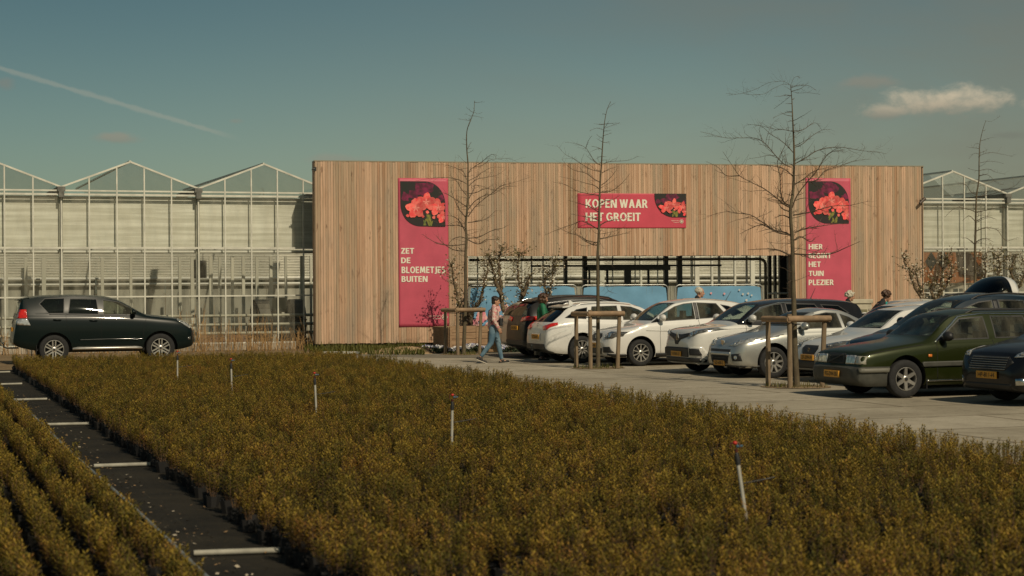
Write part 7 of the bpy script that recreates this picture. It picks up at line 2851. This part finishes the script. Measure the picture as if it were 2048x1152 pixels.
        for k in range(110):
            a, e = r.uniform(0.7, 5.58), r.uniform(-0.9, 1.45)
            rad_ = 0.118
            v = Vector((-0.03 + rad_ * math.cos(a) * math.cos(e), 0.112 * math.sin(a) * math.cos(e), 0.02 + (0.115 if e > 0 else 0.15) * math.sin(e)))
            g.ball(hp(*v), r.uniform(0.022, 0.036))
        for k in range(24):
            a = r.uniform(0, 6.28)
            g.ball(hp(-0.01 + 0.09 * math.cos(a), 0.085 * math.sin(a), 0.085 + r.uniform(0, 0.03)), r.uniform(0.022, 0.032))
        g.ball(hp(-0.04, 0, 0.02), (0.10, 0.095, 0.11), Mh)
    elif hair == 'perm':
        g.ball(hp(-0.025, 0, 0.04), (0.105, 0.09, 0.09), Mh)
        for k in range(90):
            a, e = r.uniform(0.75, 5.5), r.uniform(-0.5, 1.5)
            v = Vector((-0.028 + 0.108 * math.cos(a) * math.cos(e), 0.094 * math.sin(a) * math.cos(e), 0.03 + 0.105 * math.sin(e)))
            g.ball(hp(*v), r.uniform(0.016, 0.026))
        for k in range(14):
            g.ball(hp(0.06 + r.uniform(-0.01, 0.01), r.uniform(-0.055, 0.055), 0.085 + r.uniform(-0.01, 0.015)), 0.02)
    elif hair == 'mop':
        g.ball(hp(-0.022, 0, 0.05), (0.108, 0.092, 0.092), Mh)
        for k in range(80):
            a, e = r.uniform(0, 6.28), r.uniform(-0.35, 1.4)
            if abs(math.atan2(math.sin(a), math.cos(a))) < 0.7 and e < 0.35:
                continue
            v = Vector((-0.02 + 0.106 * math.cos(a) * math.cos(e), 0.092 * math.sin(a) * math.cos(e), 0.04 + 0.098 * math.sin(e)))
            g.ball(hp(*v), (r.uniform(0.02, 0.04), 0.02, 0.018), Mh @ Matrix.Rotation(r.uniform(0, 3), 3, 'Z') @ Matrix.Rotation(r.uniform(-1, 1), 3, 'Y'))
    elif hair == 'receding':
        g.ball(hp(-0.03, 0, 0.040), (0.094, 0.081, 0.082), Mh)
        for s_ in (-1, 1):
            g.ball(hp(0.0, s_ * 0.066, 0.035), (0.045, 0.016, 0.045), Mh)
        for k in range(40):
            a, e = r.uniform(0.9, 5.4), r.uniform(-0.4, 1.3)
            v = Vector((-0.03 + 0.09 * math.cos(a) * math.cos(e), 0.078 * math.sin(a) * math.cos(e), 0.04 + 0.082 * math.sin(e)))
            g.ball(hp(*v), (0.024, 0.015, 0.013), Mh)
    g.build('hair', hair_mat, root, 0.010, 1, 0.3)
    if shirt:
        c = Clay()
        c.cap(J['neck'] + Vector((0.055, 0, 0.0)), J['chest'] + Vector((0.10, 0, -0.02)), 0.045, 0.062)
        c.build('shirt', shirt, root, 0.012, 2, 0.4)
    return root, J


# the walking woman
wl = gnd(987, 727)
wk = dict(pelvis=(0, 0, 0.93), waist=(0.01, 0, 1.07), chest=(0.02, 0, 1.26), neck=(0.03, 0, 1.42), head=(0.075, 0, 1.57),
          shR=(0.02, -0.175, 1.375), shL=(0.02, 0.175, 1.375), elR=(-0.005, -0.235, 1.11), wrR=(0.11, -0.235, 0.90), elL=(-0.08, 0.235, 1.12), wrL=(0.0, 0.25, 0.88),
          hiR=(-0.01, -0.085, 0.90), hiL=(0.02, 0.085, 0.90), knR=(-0.07, -0.09, 0.52), anR=(-0.34, -0.09, 0.165), toR=(-0.20, -0.10, 0.035),
          knL=(0.14, 0.09, 0.50), anL=(0.22, 0.09, 0.085), toL=(0.38, 0.10, 0.045))
wz = rad(6)
wroot, wj = person('woman in a pink patterned jacket and blue jeans walking past the wooden planter', wl, wz, 1.015, wk, 'jacket', M_FLORAL, M_JEANS, 'short', M_HAIRD, rad(-8), 0.06, 1)
# bags she carries
M_BAGB = mat('bag_black', (0.015, 0.015, 0.016), 0.5)
M_BAGP = mat('brown_paper', (0.30, 0.19, 0.10), 0.85, var=0.2)
wm = Matrix.Translation(wl) @ Matrix.Rotation(wz, 4, 'Z')
t = thing('shoulder_bag', 'small black shoulder bag at the front of the walking woman', 'bag', wm @ Vector((0.19, -0.06, 0.97)), wz)
MB().box((0, 0, 0.10), (0.085, 0.21, 0.20), taper=0.86).build('pouch', M_BAGB, t, bevel=0.02)
MB().box((0.045, 0, 0.15), (0.012, 0.19, 0.10)).build('flap', M_BAGB, t, bevel=0.005)
MB().tube([(-0.03, 0.06, 0.18), (-0.05, 0.13, 0.36), (-0.16, 0.15, 0.47), (-0.30, 0.05, 0.40), (-0.335, -0.06, 0.25), (-0.25, -0.14, 0.10), (-0.10, -0.12, 0.12), (-0.03, -0.06, 0.18)], 0.012, 6).build('strap', M_BAGB, t, 60)
t = thing('carrier_bag', 'tall brown paper bag carried on the far side of the walking woman', 'bag', wm @ Vector((0.02, 0.27, 0.29)), wz + 0.15)
bg_ = MB()
bg_.box((0.0, 0, 0.27), (0.30, 0.10, 0.54), taper=0.92)
bg_.build('bag_body', M_BAGP, t, bevel=0.015)
MB().tube([(-0.06, 0, 0.53), (-0.04, 0, 0.60), (0.04, 0, 0.60), (0.06, 0, 0.53)], 0.008, 6).build('bag_handle', M_BAGP, t)

# woman in green between the two cars seen from behind
p = uv(16.25, 45.25)
person('woman with brown curly hair and green blouse standing between two car tails', p, rad(8), 1.04,
       dict(head=(0.05, 0, 1.575), wrR=(0.24, -0.20, 1.02), elR=(0.02, -0.24, 1.11), wrL=(0.30, 0.2, 1.02), elL=(0.05, 0.24, 1.11)), 'blouse', M_GREEN, M_DARKTR, 'curly', M_HAIRB, rad(-10), 0.15, 2, fine=0.009)
# grey haired man beyond the white people carrier
p = at(1396, 700, 46.6); p.z = 0
person('grey haired man in a dark jacket whose head shows above the white people carrier', p, rad(4), 1.13, dict(head=(0.06, 0, 1.585)), 'jacket', M_DARKCLOTH, M_DARKTR, 'receding', M_HAIRG, 0, 0.05, 3, female=False, fine=0.009)
# white haired woman beyond the crossover
p = at(1697, 700, 47.5); p.z = 0
person('person with white permed hair showing just above the black crossover roof', p, rad(2), 1.055, dict(head=(0.06, 0, 1.575)), 'jacket', M_DARKCLOTH, M_DARKTR, 'perm', M_HAIRG, rad(-6), 0.12, 4, fine=0.009)
# young person leaning forward
p = at(1752, 700, 44.0); p.z = 0
lean = dict(pelvis=(-0.12, 0, 0.95), waist=(-0.06, 0, 1.08), chest=(0.08, 0, 1.26), neck=(0.17, 0, 1.41), head=(0.25, 0, 1.545), shR=(0.10, -0.18, 1.37), shL=(0.12, 0.18, 1.37),
            elR=(-0.10, -0.24, 1.16), wrR=(0.02, -0.25, 0.98), elL=(0.1, 0.24, 1.12), wrL=(0.28, 0.2, 1.05), hiR=(-0.12, -0.085, 0.92), hiL=(-0.12, 0.085, 0.92))
person('person with tousled brown hair, dark jacket and teal shirt leaning over by the white car', p, rad(0), 1.08, lean, 'jacket', M_DARKCLOTH, M_DARKTR, 'mop', M_HAIRB, rad(-12), 0.22, 5, shirt=M_TEAL, female=False, fine=0.009)
# ------------------------------------------------------------------ sprinklers in the broad bed
M_PVC = mat('grey_pvc', (0.42, 0.41, 0.36), 0.5, var=0.12)
M_SPRED = mat('sprinkler_red', (0.55, 0.035, 0.02), 0.4)
M_SPDARK = mat('sprinkler_dark', (0.10, 0.03, 0.022), 0.5)
M_SPBLUE = mat('sprinkler_blue', (0.03, 0.10, 0.16), 0.4)
M_BLACKPL = mat('black_plastic', (0.02, 0.02, 0.02), 0.5)
SPR = [(1470, 886, 1487, 1003), (905, 790, 904, 860), (629, 746, 631, 790), (462, 718, 463, 756), (355, 703, 355, 730)]
ZT = 0.78
for i, (xt, yt, xb, yb) in enumerate(SPR):
    d = px_dir(xt, yt)
    Y = (CH - ZT) / -d.z
    top = at(xt, yt, Y)
    low = at(xb, yb, Y)
    foot = top + (low - top) * (ZT / (ZT - low.z))
    lab = ('leaning sprinkler, nearest of those standing in the broad bed', 'sprinkler upright in the middle of the broad bed, second nearest', 'sprinkler in the broad bed below the slat wall corner',
           'sprinkler far back in the broad bed before the greenhouse', 'farthest sprinkler, by the front wheel of the dark off-road car')[i]
    t = thing('sprinkler', lab, 'sprinkler', foot, 0, 'sprinklers standing in the crop bed')
    v = top - foot
    n_ = v.normalized()
    MB().tube([Vector((0, 0, 0)), v - n_ * 0.15], 0.0145, 10).build('riser_pipe', M_PVC, t, 60)
    MB().tube([v - n_ * 0.16, v - n_ * 0.11, v - n_ * 0.07], [0.021, 0.021, 0.012], 10).build('coupling', M_BLACKPL, t, 60)
    hm = MB()
    hm.tube([v - n_ * 0.07, v - n_ * 0.045], [0.012, 0.017], 10)
    hm.tube([v + Vector((-0.035, 0, -0.04)), v + Vector((-0.03, 0, 0.0)), v + Vector((0.03, 0, 0.0)), v + Vector((0.035, 0, -0.04))], 0.007, 6)
    hm.build('sprinkler_head', M_SPDARK, t, 60)
    MB().ball(v + Vector((0, 0, 0.0)), (0.017, 0.017, 0.015), 0).build('cap', M_SPRED, t, 60)
    MB().tube([v + Vector((0.01, 0, -0.025)), v + Vector((0.06, 0.01, -0.022))], [0.014, 0.006], 8).build('nozzle', M_SPBLUE, t, 60)
    MB().tube([v * 0.62 + Vector((0.016, 0, 0)), v * 0.62 + Vector((0.13, 0.05, 0.012)), v * 0.62 + Vector((0.26, 0.08, 0.035))], 0.0045, 5).build('feed_tube', M_BLACKPL, t, 60)

# ------------------------------------------------------------------ path: cross battens and edge pipe
M_BATTEN = mat('pale_batten', (0.36, 0.345, 0.28), 0.75, var=0.2)
M_PIPE = mat('edge_pipe', (0.17, 0.19, 0.19), 0.5, var=0.2)
for i, (xa, ya, xb, yb) in enumerate(((388, 1108, 560, 1102), (188, 931, 303, 927), (95, 847, 178, 845), (22, 797, 94, 795), (-22, 766, 44, 764), (-48, 742, 20, 740))):
    a, b_ = gnd(xa, ya + 6), gnd(xb, yb + 6)
    o = MB().tube([a - b_, a.lerp(b_, 0.5) - b_, Vector((0, 0, 0))], 0.022, 8).build('cross_pipe', M_BATTEN, None, 60)
    o.location = b_ + Vector((0, 0, 0.028))
    tag(o, ('nearest pale pipe lying across the dark path', 'second nearest pale pipe lying across the dark path', 'third pale pipe across the dark path from the front',
            'fourth pale pipe across the dark path, at the left picture edge', 'fifth pale pipe across the path, just this side of the farthest', 'farthest pale pipe across the path near the off-road car')[i], 'pipe', 'pale pipes laid across the path')
eu = to_uv(gnd(290, 1046))[0]
pts = []
rng = random.Random(4)
for k in range(70):
    v = 4 + k * 0.42
    pts.append(uv(eu + 0.012 * math.sin(v * 0.5), v, 0.025))
o = MB().tube(pts, 0.019, 10).build('edge_pipe', M_PIPE, None, 60)
tag(o, 'long grey pipe lying along the edge of the narrow bed', 'pipe')

# litter on the path
M_LITTER = mat('dead_leaf', (0.24, 0.15, 0.07), 0.85, island=0.6)
M_CHIP = mat('pale_chip', (0.42, 0.36, 0.26), 0.85, island=0.5)
lt = MB()
rng = random.Random(77)
for k in range(900):
    v = 9 + 26 * rng.random() ** 1.6
    edge = rng.random()
    u = eu + abs(rng.gauss(0, 0.16)) + 0.02 if edge < 0.72 else rng.uniform(eu, BED_U0)
    clus = 0.5 + 0.5 * math.sin(v * 1.9 + 0.7) * math.sin(v * 0.63)
    if rng.random() > 0.25 + 0.75 * clus:
        continue
    p = uv(u, v, 0.012 + rng.uniform(0, 0.012))
    s = rng.uniform(0.006, 0.022) * (1.25 if rng.random() < 0.12 else 1)
    a = rng.uniform(0, 6.28)
    e = Vector((math.cos(a), math.sin(a), rng.uniform(-0.3, 0.3))) * s
    f = Vector((-math.sin(a), math.cos(a), rng.uniform(-0.3, 0.5))) * s * rng.uniform(0.4, 0.9)
    lt.add([p - e, p - f * 0.9, p + e, p + f], [(0, 1, 2, 3)], 0 if rng.random() < 0.62 else 1)
tag(lt.build('leaf_litter', [M_LITTER, M_CHIP]), 'dry leaves and pale chips scattered along the dark path', 'litter', kind='stuff')

# ------------------------------------------------------------------ wooden planter with bedding flowers before it
M_PLANK = mat('planter_board', (0.36, 0.235, 0.135), 0.8, color2=(0.27, 0.165, 0.09), vscale=4, stretch=(0.6, 1, 6), bump=0.15)
pa, pb = at(899, 698, 55.0), at(1062, 698, 56.2)
pa.z = pb.z = 0
pd = (pb - pa).normalized()
pw = (pb - pa).length
t = thing('wooden_planter', 'long wooden planter box of horizontal boards under the blossom trees', 'planter', pa, math.atan2(pd.y, pd.x))
for k in range(4):
    MB().box((pw / 2, 0, 0.11 + 0.19 * k), (pw, 0.045, 0.18)).build('front_board', M_PLANK, t, bevel=0.008)
for x in (0.0, pw):
    MB().box((x, 0.62, 0.39), (0.045, 1.2, 0.75)).build('end_panel', M_PLANK, t, bevel=0.008)
MB().box((pw / 2, 1.2, 0.39), (pw, 0.045, 0.75)).build('back_panel', M_PLANK, t)
MB().box((pw / 2, 0.6, 0.65), (pw - 0.08, 1.13, 0.1)).build('soil', G_SOIL, t)
for x in (0.03, pw * 0.33, pw * 0.66, pw - 0.03):
    MB().box((x, -0.035, 0.39), (0.07, 0.025, 0.76)).build('corner_post', M_PLANK, t)

M_PETW = mat('bedding_petal', (0.60, 0.58, 0.55), 0.8, island=0.4)
M_PETV = mat('bedding_petal_blue', (0.22, 0.22, 0.34), 0.8, island=0.4)
M_BEDLEAF = mat('bedding_leaf', (0.025, 0.04, 0.015), 0.8, island=0.5)
bd = MB()
rng = random.Random(55)
fa, fb = at(846, 702, 53.6), at(1058, 702, 54.6)
fa.z = fb.z = 0
fd = (fb - fa).normalized()
fn_ = Vector((fd.y, -fd.x, 0))
fl_ = (fb - fa).length
for k in range(5200):
    a, d_ = rng.uniform(0, fl_), rng.uniform(-0.45, 0.45)
    if a < 0.5 and rng.random() > a * 2:
        continue
    fl = rng.random() < 0.52
    hmax = 0.20 + 0.05 * math.sin(a * 5) + 0.03 * math.sin(a * 13)
    z = hmax - rng.uniform(0, 0.04) if fl else rng.uniform(0.02, hmax - 0.03)
    p = fa + fd * a + fn_ * d_ + Vector((0, 0, z))
    n_ = Vector((rng.gauss(0, 0.6), rng.gauss(-0.5, 0.6), rng.uniform(0.3, 1))).normalized()
    e = n_.orthogonal().normalized() * rng.uniform(0.014, 0.026)
    f = n_.cross(e)
    bd.add([p - e - f, p + e - f, p + e + f, p - e + f], [(0, 1, 2, 3)], (0 if rng.random() < 0.72 else 1) if fl else 2)
tag(bd.build('bedding_flowers', [M_PETW, M_PETV, M_BEDLEAF]), 'low band of white and pale blue bedding flowers before the planter', 'flowers', kind='stuff')

# sand heap, dark mat, concrete block and lying batten before the slat wall
sp0 = gnd(806, 707)
sm = MB()
rng = random.Random(8)
n = 26
vs, fs = [], []
for j in range(n + 1):
    for i in range(n + 1):
        x, y = (i / n - 0.5) * 2.6, (j / n - 0.5) * 2.2
        r_ = math.hypot(x / 1.3, y / 1.1)
        z = max(0, 1 - r_ ** 2) ** 1.4 * 0.20 + 0.02 * math.sin(x * 6 + y * 4) * max(0, 1 - r_) + rng.uniform(0, 0.012) * (r_ < 1) - 0.01 * (r_ >= 1)
        vs.append((x, y, z))
for j in range(n):
    for i in range(n):
        k = j * (n + 1) + i
        fs.append((k, k + 1, k + n + 2, k + n + 1))
o = sm.add(vs, fs).build('sand_heap', ground_mat('sand', (0.34, 0.23, 0.12), (0.42, 0.30, 0.17), 3.0), None, 180)
o.location = sp0 + Vector((0, 0, 0.004))
tag(o, kind='structure')
q = gnd(845, 703)
t = thing('root_mat', 'crumpled black sheet lying beside the sand heap', 'sheet', q, 0.2)
vs, fs = cloth_panel(1.5, 0.9, 3, 0.09, 20, 12)
vs = [(x - 0.75, z - 0.45, 0.07 + abs(y) * 1.2) for (x, y, z) in vs]
o = MB().add(vs, fs).build('sheet', mat('black_sheet', (0.02, 0.022, 0.02), 0.5), t, 180)
q = gnd(884, 702)
t = thing('concrete_block', 'small pale block with a square hole beside the bedding flowers', 'block', q, 0.1)
b4 = MB()
b4.box((0, 0, 0.03), (0.34, 0.2, 0.06)).box((0, 0, 0.17), (0.34, 0.2, 0.05)).box((-0.13, 0, 0.103), (0.08, 0.2, 0.083)).box((0.13, 0, 0.103), (0.08, 0.2, 0.083))
b4.build('block', M_CONC, t)
MB().box((0, 0.06, 0.103), (0.17, 0.02, 0.083)).build('hole', M_BLACKPL, t)
a, b_ = gnd(646, 709), gnd(722, 709)
t = thing('lying_batten', 'pale batten lying among the weeds before the slat wall', 'batten', a)
MB().bar((0, 0, 0.06), (b_ - a) * 0.88 + Vector((0, 0, 0.06)), 0.09, 0.06).build('batten', M_WHITE, t)
MB().bar((b_ - a) * 0.885 + Vector((0, 0, 0.06)), (b_ - a) + Vector((0, 0, 0.06)), 0.092, 0.062).build('batten_sleeve', M_GALV, t)

# cabinet before the right part of the slat wall
M_CAB = mat('cabinet_beige', (0.48, 0.44, 0.33), 0.6, var=0.08)
M_CABD = mat('cabinet_olive', (0.17, 0.16, 0.09), 0.6, var=0.1)
q0, q1 = at(1704, 640, 56.0), at(1745, 640, 56.0)
q0.z = q1.z = 0
zt_ = at(1725, 599.5, 56.0).z
w_ = q1.x - q0.x
t = thing('utility_cabinet', 'beige roadside cabinet with an olive door by the right part of the slat wall', 'cabinet', q0, FRZ * 0.5)
MB().box((w_ / 2, 0.26, zt_ / 2 - 0.06), (w_, 0.5, zt_ - 0.12)).build('casing', M_CAB, t, bevel=0.01)
MB().box((w_ / 2, 0.26, zt_ - 0.05), (w_ + 0.08, 0.58, 0.13)).build('lid', M_CAB, t, bevel=0.015)
MB().box((w_ * 0.45, -0.0, zt_ / 2 - 0.12), (w_ * 0.62, 0.03, zt_ - 0.36)).build('door', M_CABD, t, bevel=0.004)
lv = MB()
for k in range(6):
    lv.box((w_ * 0.9, 0.0, 0.4 + k * 0.2), (w_ * 0.14, 0.02, 0.05))
lv.build('louvre', M_CONC, t)

# ------------------------------------------------------------------ tractor inside the greenhouse, seen from behind
tp_ = at(556, 680, 61.2)
tp_.z = 0
t = thing('tractor', 'old tractor with big rear tyres standing inside the greenhouse', 'tractor', tp_, ANG)
t.scale = (1.2, 1.2, 1.22)
M_TRBODY = mat('tractor_body', (0.10, 0.09, 0.07), 0.6, var=0.2)
Mx = Matrix.Rotation(rad(90), 4, 'Y')
for sgn in (-1, 1):
    w = MB().lathe([(0.0, -0.1), (0.30, -0.1), (0.30, 0.1), (0.0, 0.1)], 20, 0, Mx)
    wo = w.build('wheel', mat('tractor_rim', (0.28, 0.22, 0.12), 0.6), t, 40)
    wo.location = (sgn * 0.52, 0, 0.62)
    ty = MB().lathe([(0.30, -0.17), (0.52, -0.19), (0.60, -0.15), (0.60, 0.15), (0.52, 0.19), (0.30, 0.17)], 36, 0, Mx)
    for k in range(22):
        an = 2 * math.pi * k / 22
        for s2 in (-1, 1):
            a2 = an + (math.pi / 22 if s2 > 0 else 0)
            p0 = Vector((0.0, math.cos(a2) * 0.612, math.sin(a2) * 0.612))
            p1 = Vector((s2 * 0.18, math.cos(a2 + 0.22) * 0.59, math.sin(a2 + 0.22) * 0.59))
            ty.bar(p0, p1, 0.045, 0.05, 0, up=(0, math.cos(a2), math.sin(a2)))
    ty.build('tyre', M_RUBBER, wo)
    fw_ = MB().lathe([(0.0, -0.08), (0.30, -0.08), (0.30, 0.08), (0.0, 0.08)], 20, 0, Mx)
    fo = fw_.build('front_wheel', M_RUBBER, t, 40)
    fo.location = (sgn * 0.45, 1.7, 0.3)
    fe = MB()
    for k in range(8):
        a0, a1 = math.pi * (0.15 + 0.09 * k), math.pi * (0.15 + 0.09 * (k + 1))
        fe.bar((sgn * 0.5, math.cos(a0) * 0.70, 0.62 + math.sin(a0) * 0.70), (sgn * 0.5, math.cos(a1) * 0.70, 0.62 + math.sin(a1) * 0.70), 0.36, 0.02)
    fe.build('fender', M_TRBODY, t)
tb = MB()
tb.box((0, 0.1, 0.62), (0.42, 0.6, 0.42)).box((0, 1.2, 0.85), (0.42, 1.5, 0.46)).tube([(-0.45, 0, 0.62), (0.45, 0, 0.62)], 0.09, 10)
tb.build('body', M_TRBODY, t, bevel=0.03)
st_ = MB().box((0, -0.05, 1.02), (0.42, 0.4, 0.1)).box((0, -0.24, 1.2), (0.42, 0.08, 0.36))
st_.build('seat', mat('tractor_seat', (0.34, 0.31, 0.22), 0.7), t, bevel=0.03)
MB().tube([(0.17 * math.cos(a), 0.62 + 0.05 * math.sin(a), 1.2 + 0.16 * math.sin(a)) for a in [i * math.pi / 8 for i in range(17)]], 0.015, 6).build('steering_wheel', M_BLACKPL, t)
MB().tube([(0.12, 1.7, 1.0), (0.12, 1.7, 1.75)], 0.03, 8).build('exhaust', M_STEEL, t)

# low crates and rubble stored inside the greenhouse, right of the reeds
M_CRATE = mat('stored_crate', (0.24, 0.14, 0.09), 0.8, var=0.3)
rng = random.Random(14)
cp0 = None
for k, px in enumerate((412, 433, 452, 474, 497, 520, 600)):
    q = at(px, 690, 60.8 + 0.5 * (k % 3))
    q.z = 0
    if cp0 is None:
        cp0 = thing('crate', 'low brown crate on the floor inside the greenhouse', 'crate', q, ANG, 'brown crates inside the greenhouse')
        c = MB()
        for sx_, sy_, w_, d_ in ((0, -0.2, 0.6, 0.02), (0, 0.2, 0.6, 0.02), (-0.29, 0, 0.02, 0.38), (0.29, 0, 0.02, 0.38)):
            for z in (0.07, 0.19, 0.31):
                c.box((sx_, sy_, z), (w_, d_, 0.1))
        c.build('slats', M_CRATE, cp0)
        MB().box((0, 0, 0.03), (0.57, 0.37, 0.03)).build('bottom', M_CRATE, cp0)
        o = cp0
    else:
        o = copy_tree(cp0)
    o.location = q
    o.scale = (rng.uniform(0.8, 1.2), 1, rng.uniform(0.7, 1.5))

# ------------------------------------------------------------------ reflection of a house in the right-hand glass, built as solid geometry
ca, cb_ = at(1846, 640, 69.0), at(1962, 640, 70.0)
ca.z = cb_.z = 0
cd = (cb_ - ca).normalized()
cw_ = (cb_ - ca).length
t = thing('reflected_house', 'reflected orange house with dark roof, built solid behind the glass right of the slat wall', 'house reflection', ca, math.atan2(cd.y, cd.x))
M_ORANGE = mat('reflected_boards', (0.42, 0.15, 0.045), 0.7, color2=(0.34, 0.11, 0.03), vscale=2, stretch=(6, 1, 0.4))
M_ROOFD = mat('reflected_roof', (0.05, 0.032, 0.022), 0.8, var=0.2)
zs_ = lambda py: at(1900, py, 69.5).z
z0_, z1_, z2_ = zs_(566), zs_(553), zs_(500)
MB().box((cw_ / 2, 0.5, z0_ / 2), (cw_, 1.0, z0_)).build('lower_wall', mat('reflected_cream', (0.42, 0.38, 0.30), 0.8, var=0.1), t)
up_ = MB()
nb = 30
for k in range(nb):
    up_.box((cw_ * (k + 0.5) / nb, 0.45, (z0_ + z2_) / 2), (cw_ / nb * 0.94, 1.06, z2_ - z0_))
up_.build('upper_boarding', M_ORANGE, t)
MB().prism([(cw_ * 0.55, z2_ + 0.05), (cw_ * 0.72, z2_ + 0.05), (cw_ * 1.05, z0_ + 0.25), (cw_ * 0.86, z0_ + 0.25), (cw_ * 0.60, z0_ + 0.35)], -0.2, -0.12).build('roof_slope', M_ROOFD, t, fixn=True)
for xx in (0.12, 0.34):
    d_ = 0.26
    xm, zm = cw_ * xx, (z0_ + z2_) / 2 + 0.2
    MB().prism([(xm - d_, zm), (xm, zm + d_ * 1.4), (xm + d_, zm), (xm, zm - d_ * 1.4)], -0.12, -0.09).build('diamond_window', M_BLACKPL, t, fixn=True)
for k in range(4):
    xm = cw_ * (0.12 + 0.24 * k)
    wn = MB().box((xm, -0.01, z0_ * 0.72), (0.42, 0.03, 0.7)).build('window', mat('reflected_window', (0.03, 0.045, 0.05), 0.15), t)
    MB().box((xm, -0.035, z0_ * 0.72), (0.03, 0.02, 0.7)).build('glazing_bar', M_WHITE, wn)
MB().box((cw_ / 2, -0.03, z0_ + 0.02), (cw_, 0.04, 0.1)).build('fascia', M_WHITE, t)

# open soil round the staked trees, with a little weed
M_PITWEED = MATS['weed_leaves']
for k, (px, py, Y) in enumerate(((1196, 737, 43.1), (1594, 775, 34.4), (927, 710, 52.6))):
    c = at(px, py, Y)
    c.z = 0
    rng = random.Random(60 + k)
    mb = MB()
    pts = []
    for i in range(28):
        a = 2 * math.pi * i / 28
        r_ = 0.66 + rng.uniform(-0.07, 0.07)
        pts.append((c.x + math.cos(a) * r_, c.y + math.sin(a) * r_, 0.019))
    o = mb.add(pts, [tuple(range(28))]).build('tree_pit', G_DIRT)
    tag(o, kind='structure')
    wm_ = MB()
    for i in range(150):
        a, r_ = rng.uniform(0, 6.28), 0.6 * rng.random() ** 0.5
        p = c + Vector((math.cos(a) * r_, math.sin(a) * r_, 0.018))
        h = rng.uniform(0.03, 0.13)
        b_ = rng.uniform(0, 6.28)
        sd_ = Vector((-math.sin(b_), math.cos(b_), 0)) * 0.01
        e = p + Vector((math.cos(b_) * 0.5, math.sin(b_) * 0.5, 1)) * h
        wm_.add([p - sd_, p + sd_, e], [(0, 1, 2)])
    tag(wm_.build('pit_weeds', M_PITWEED), ('sparse weeds at the foot of the slim staked tree', 'sparse weeds at the foot of the tallest staked tree', 'sparse weeds at the foot of the staked tree by the planter')[k], 'weeds', kind='stuff')
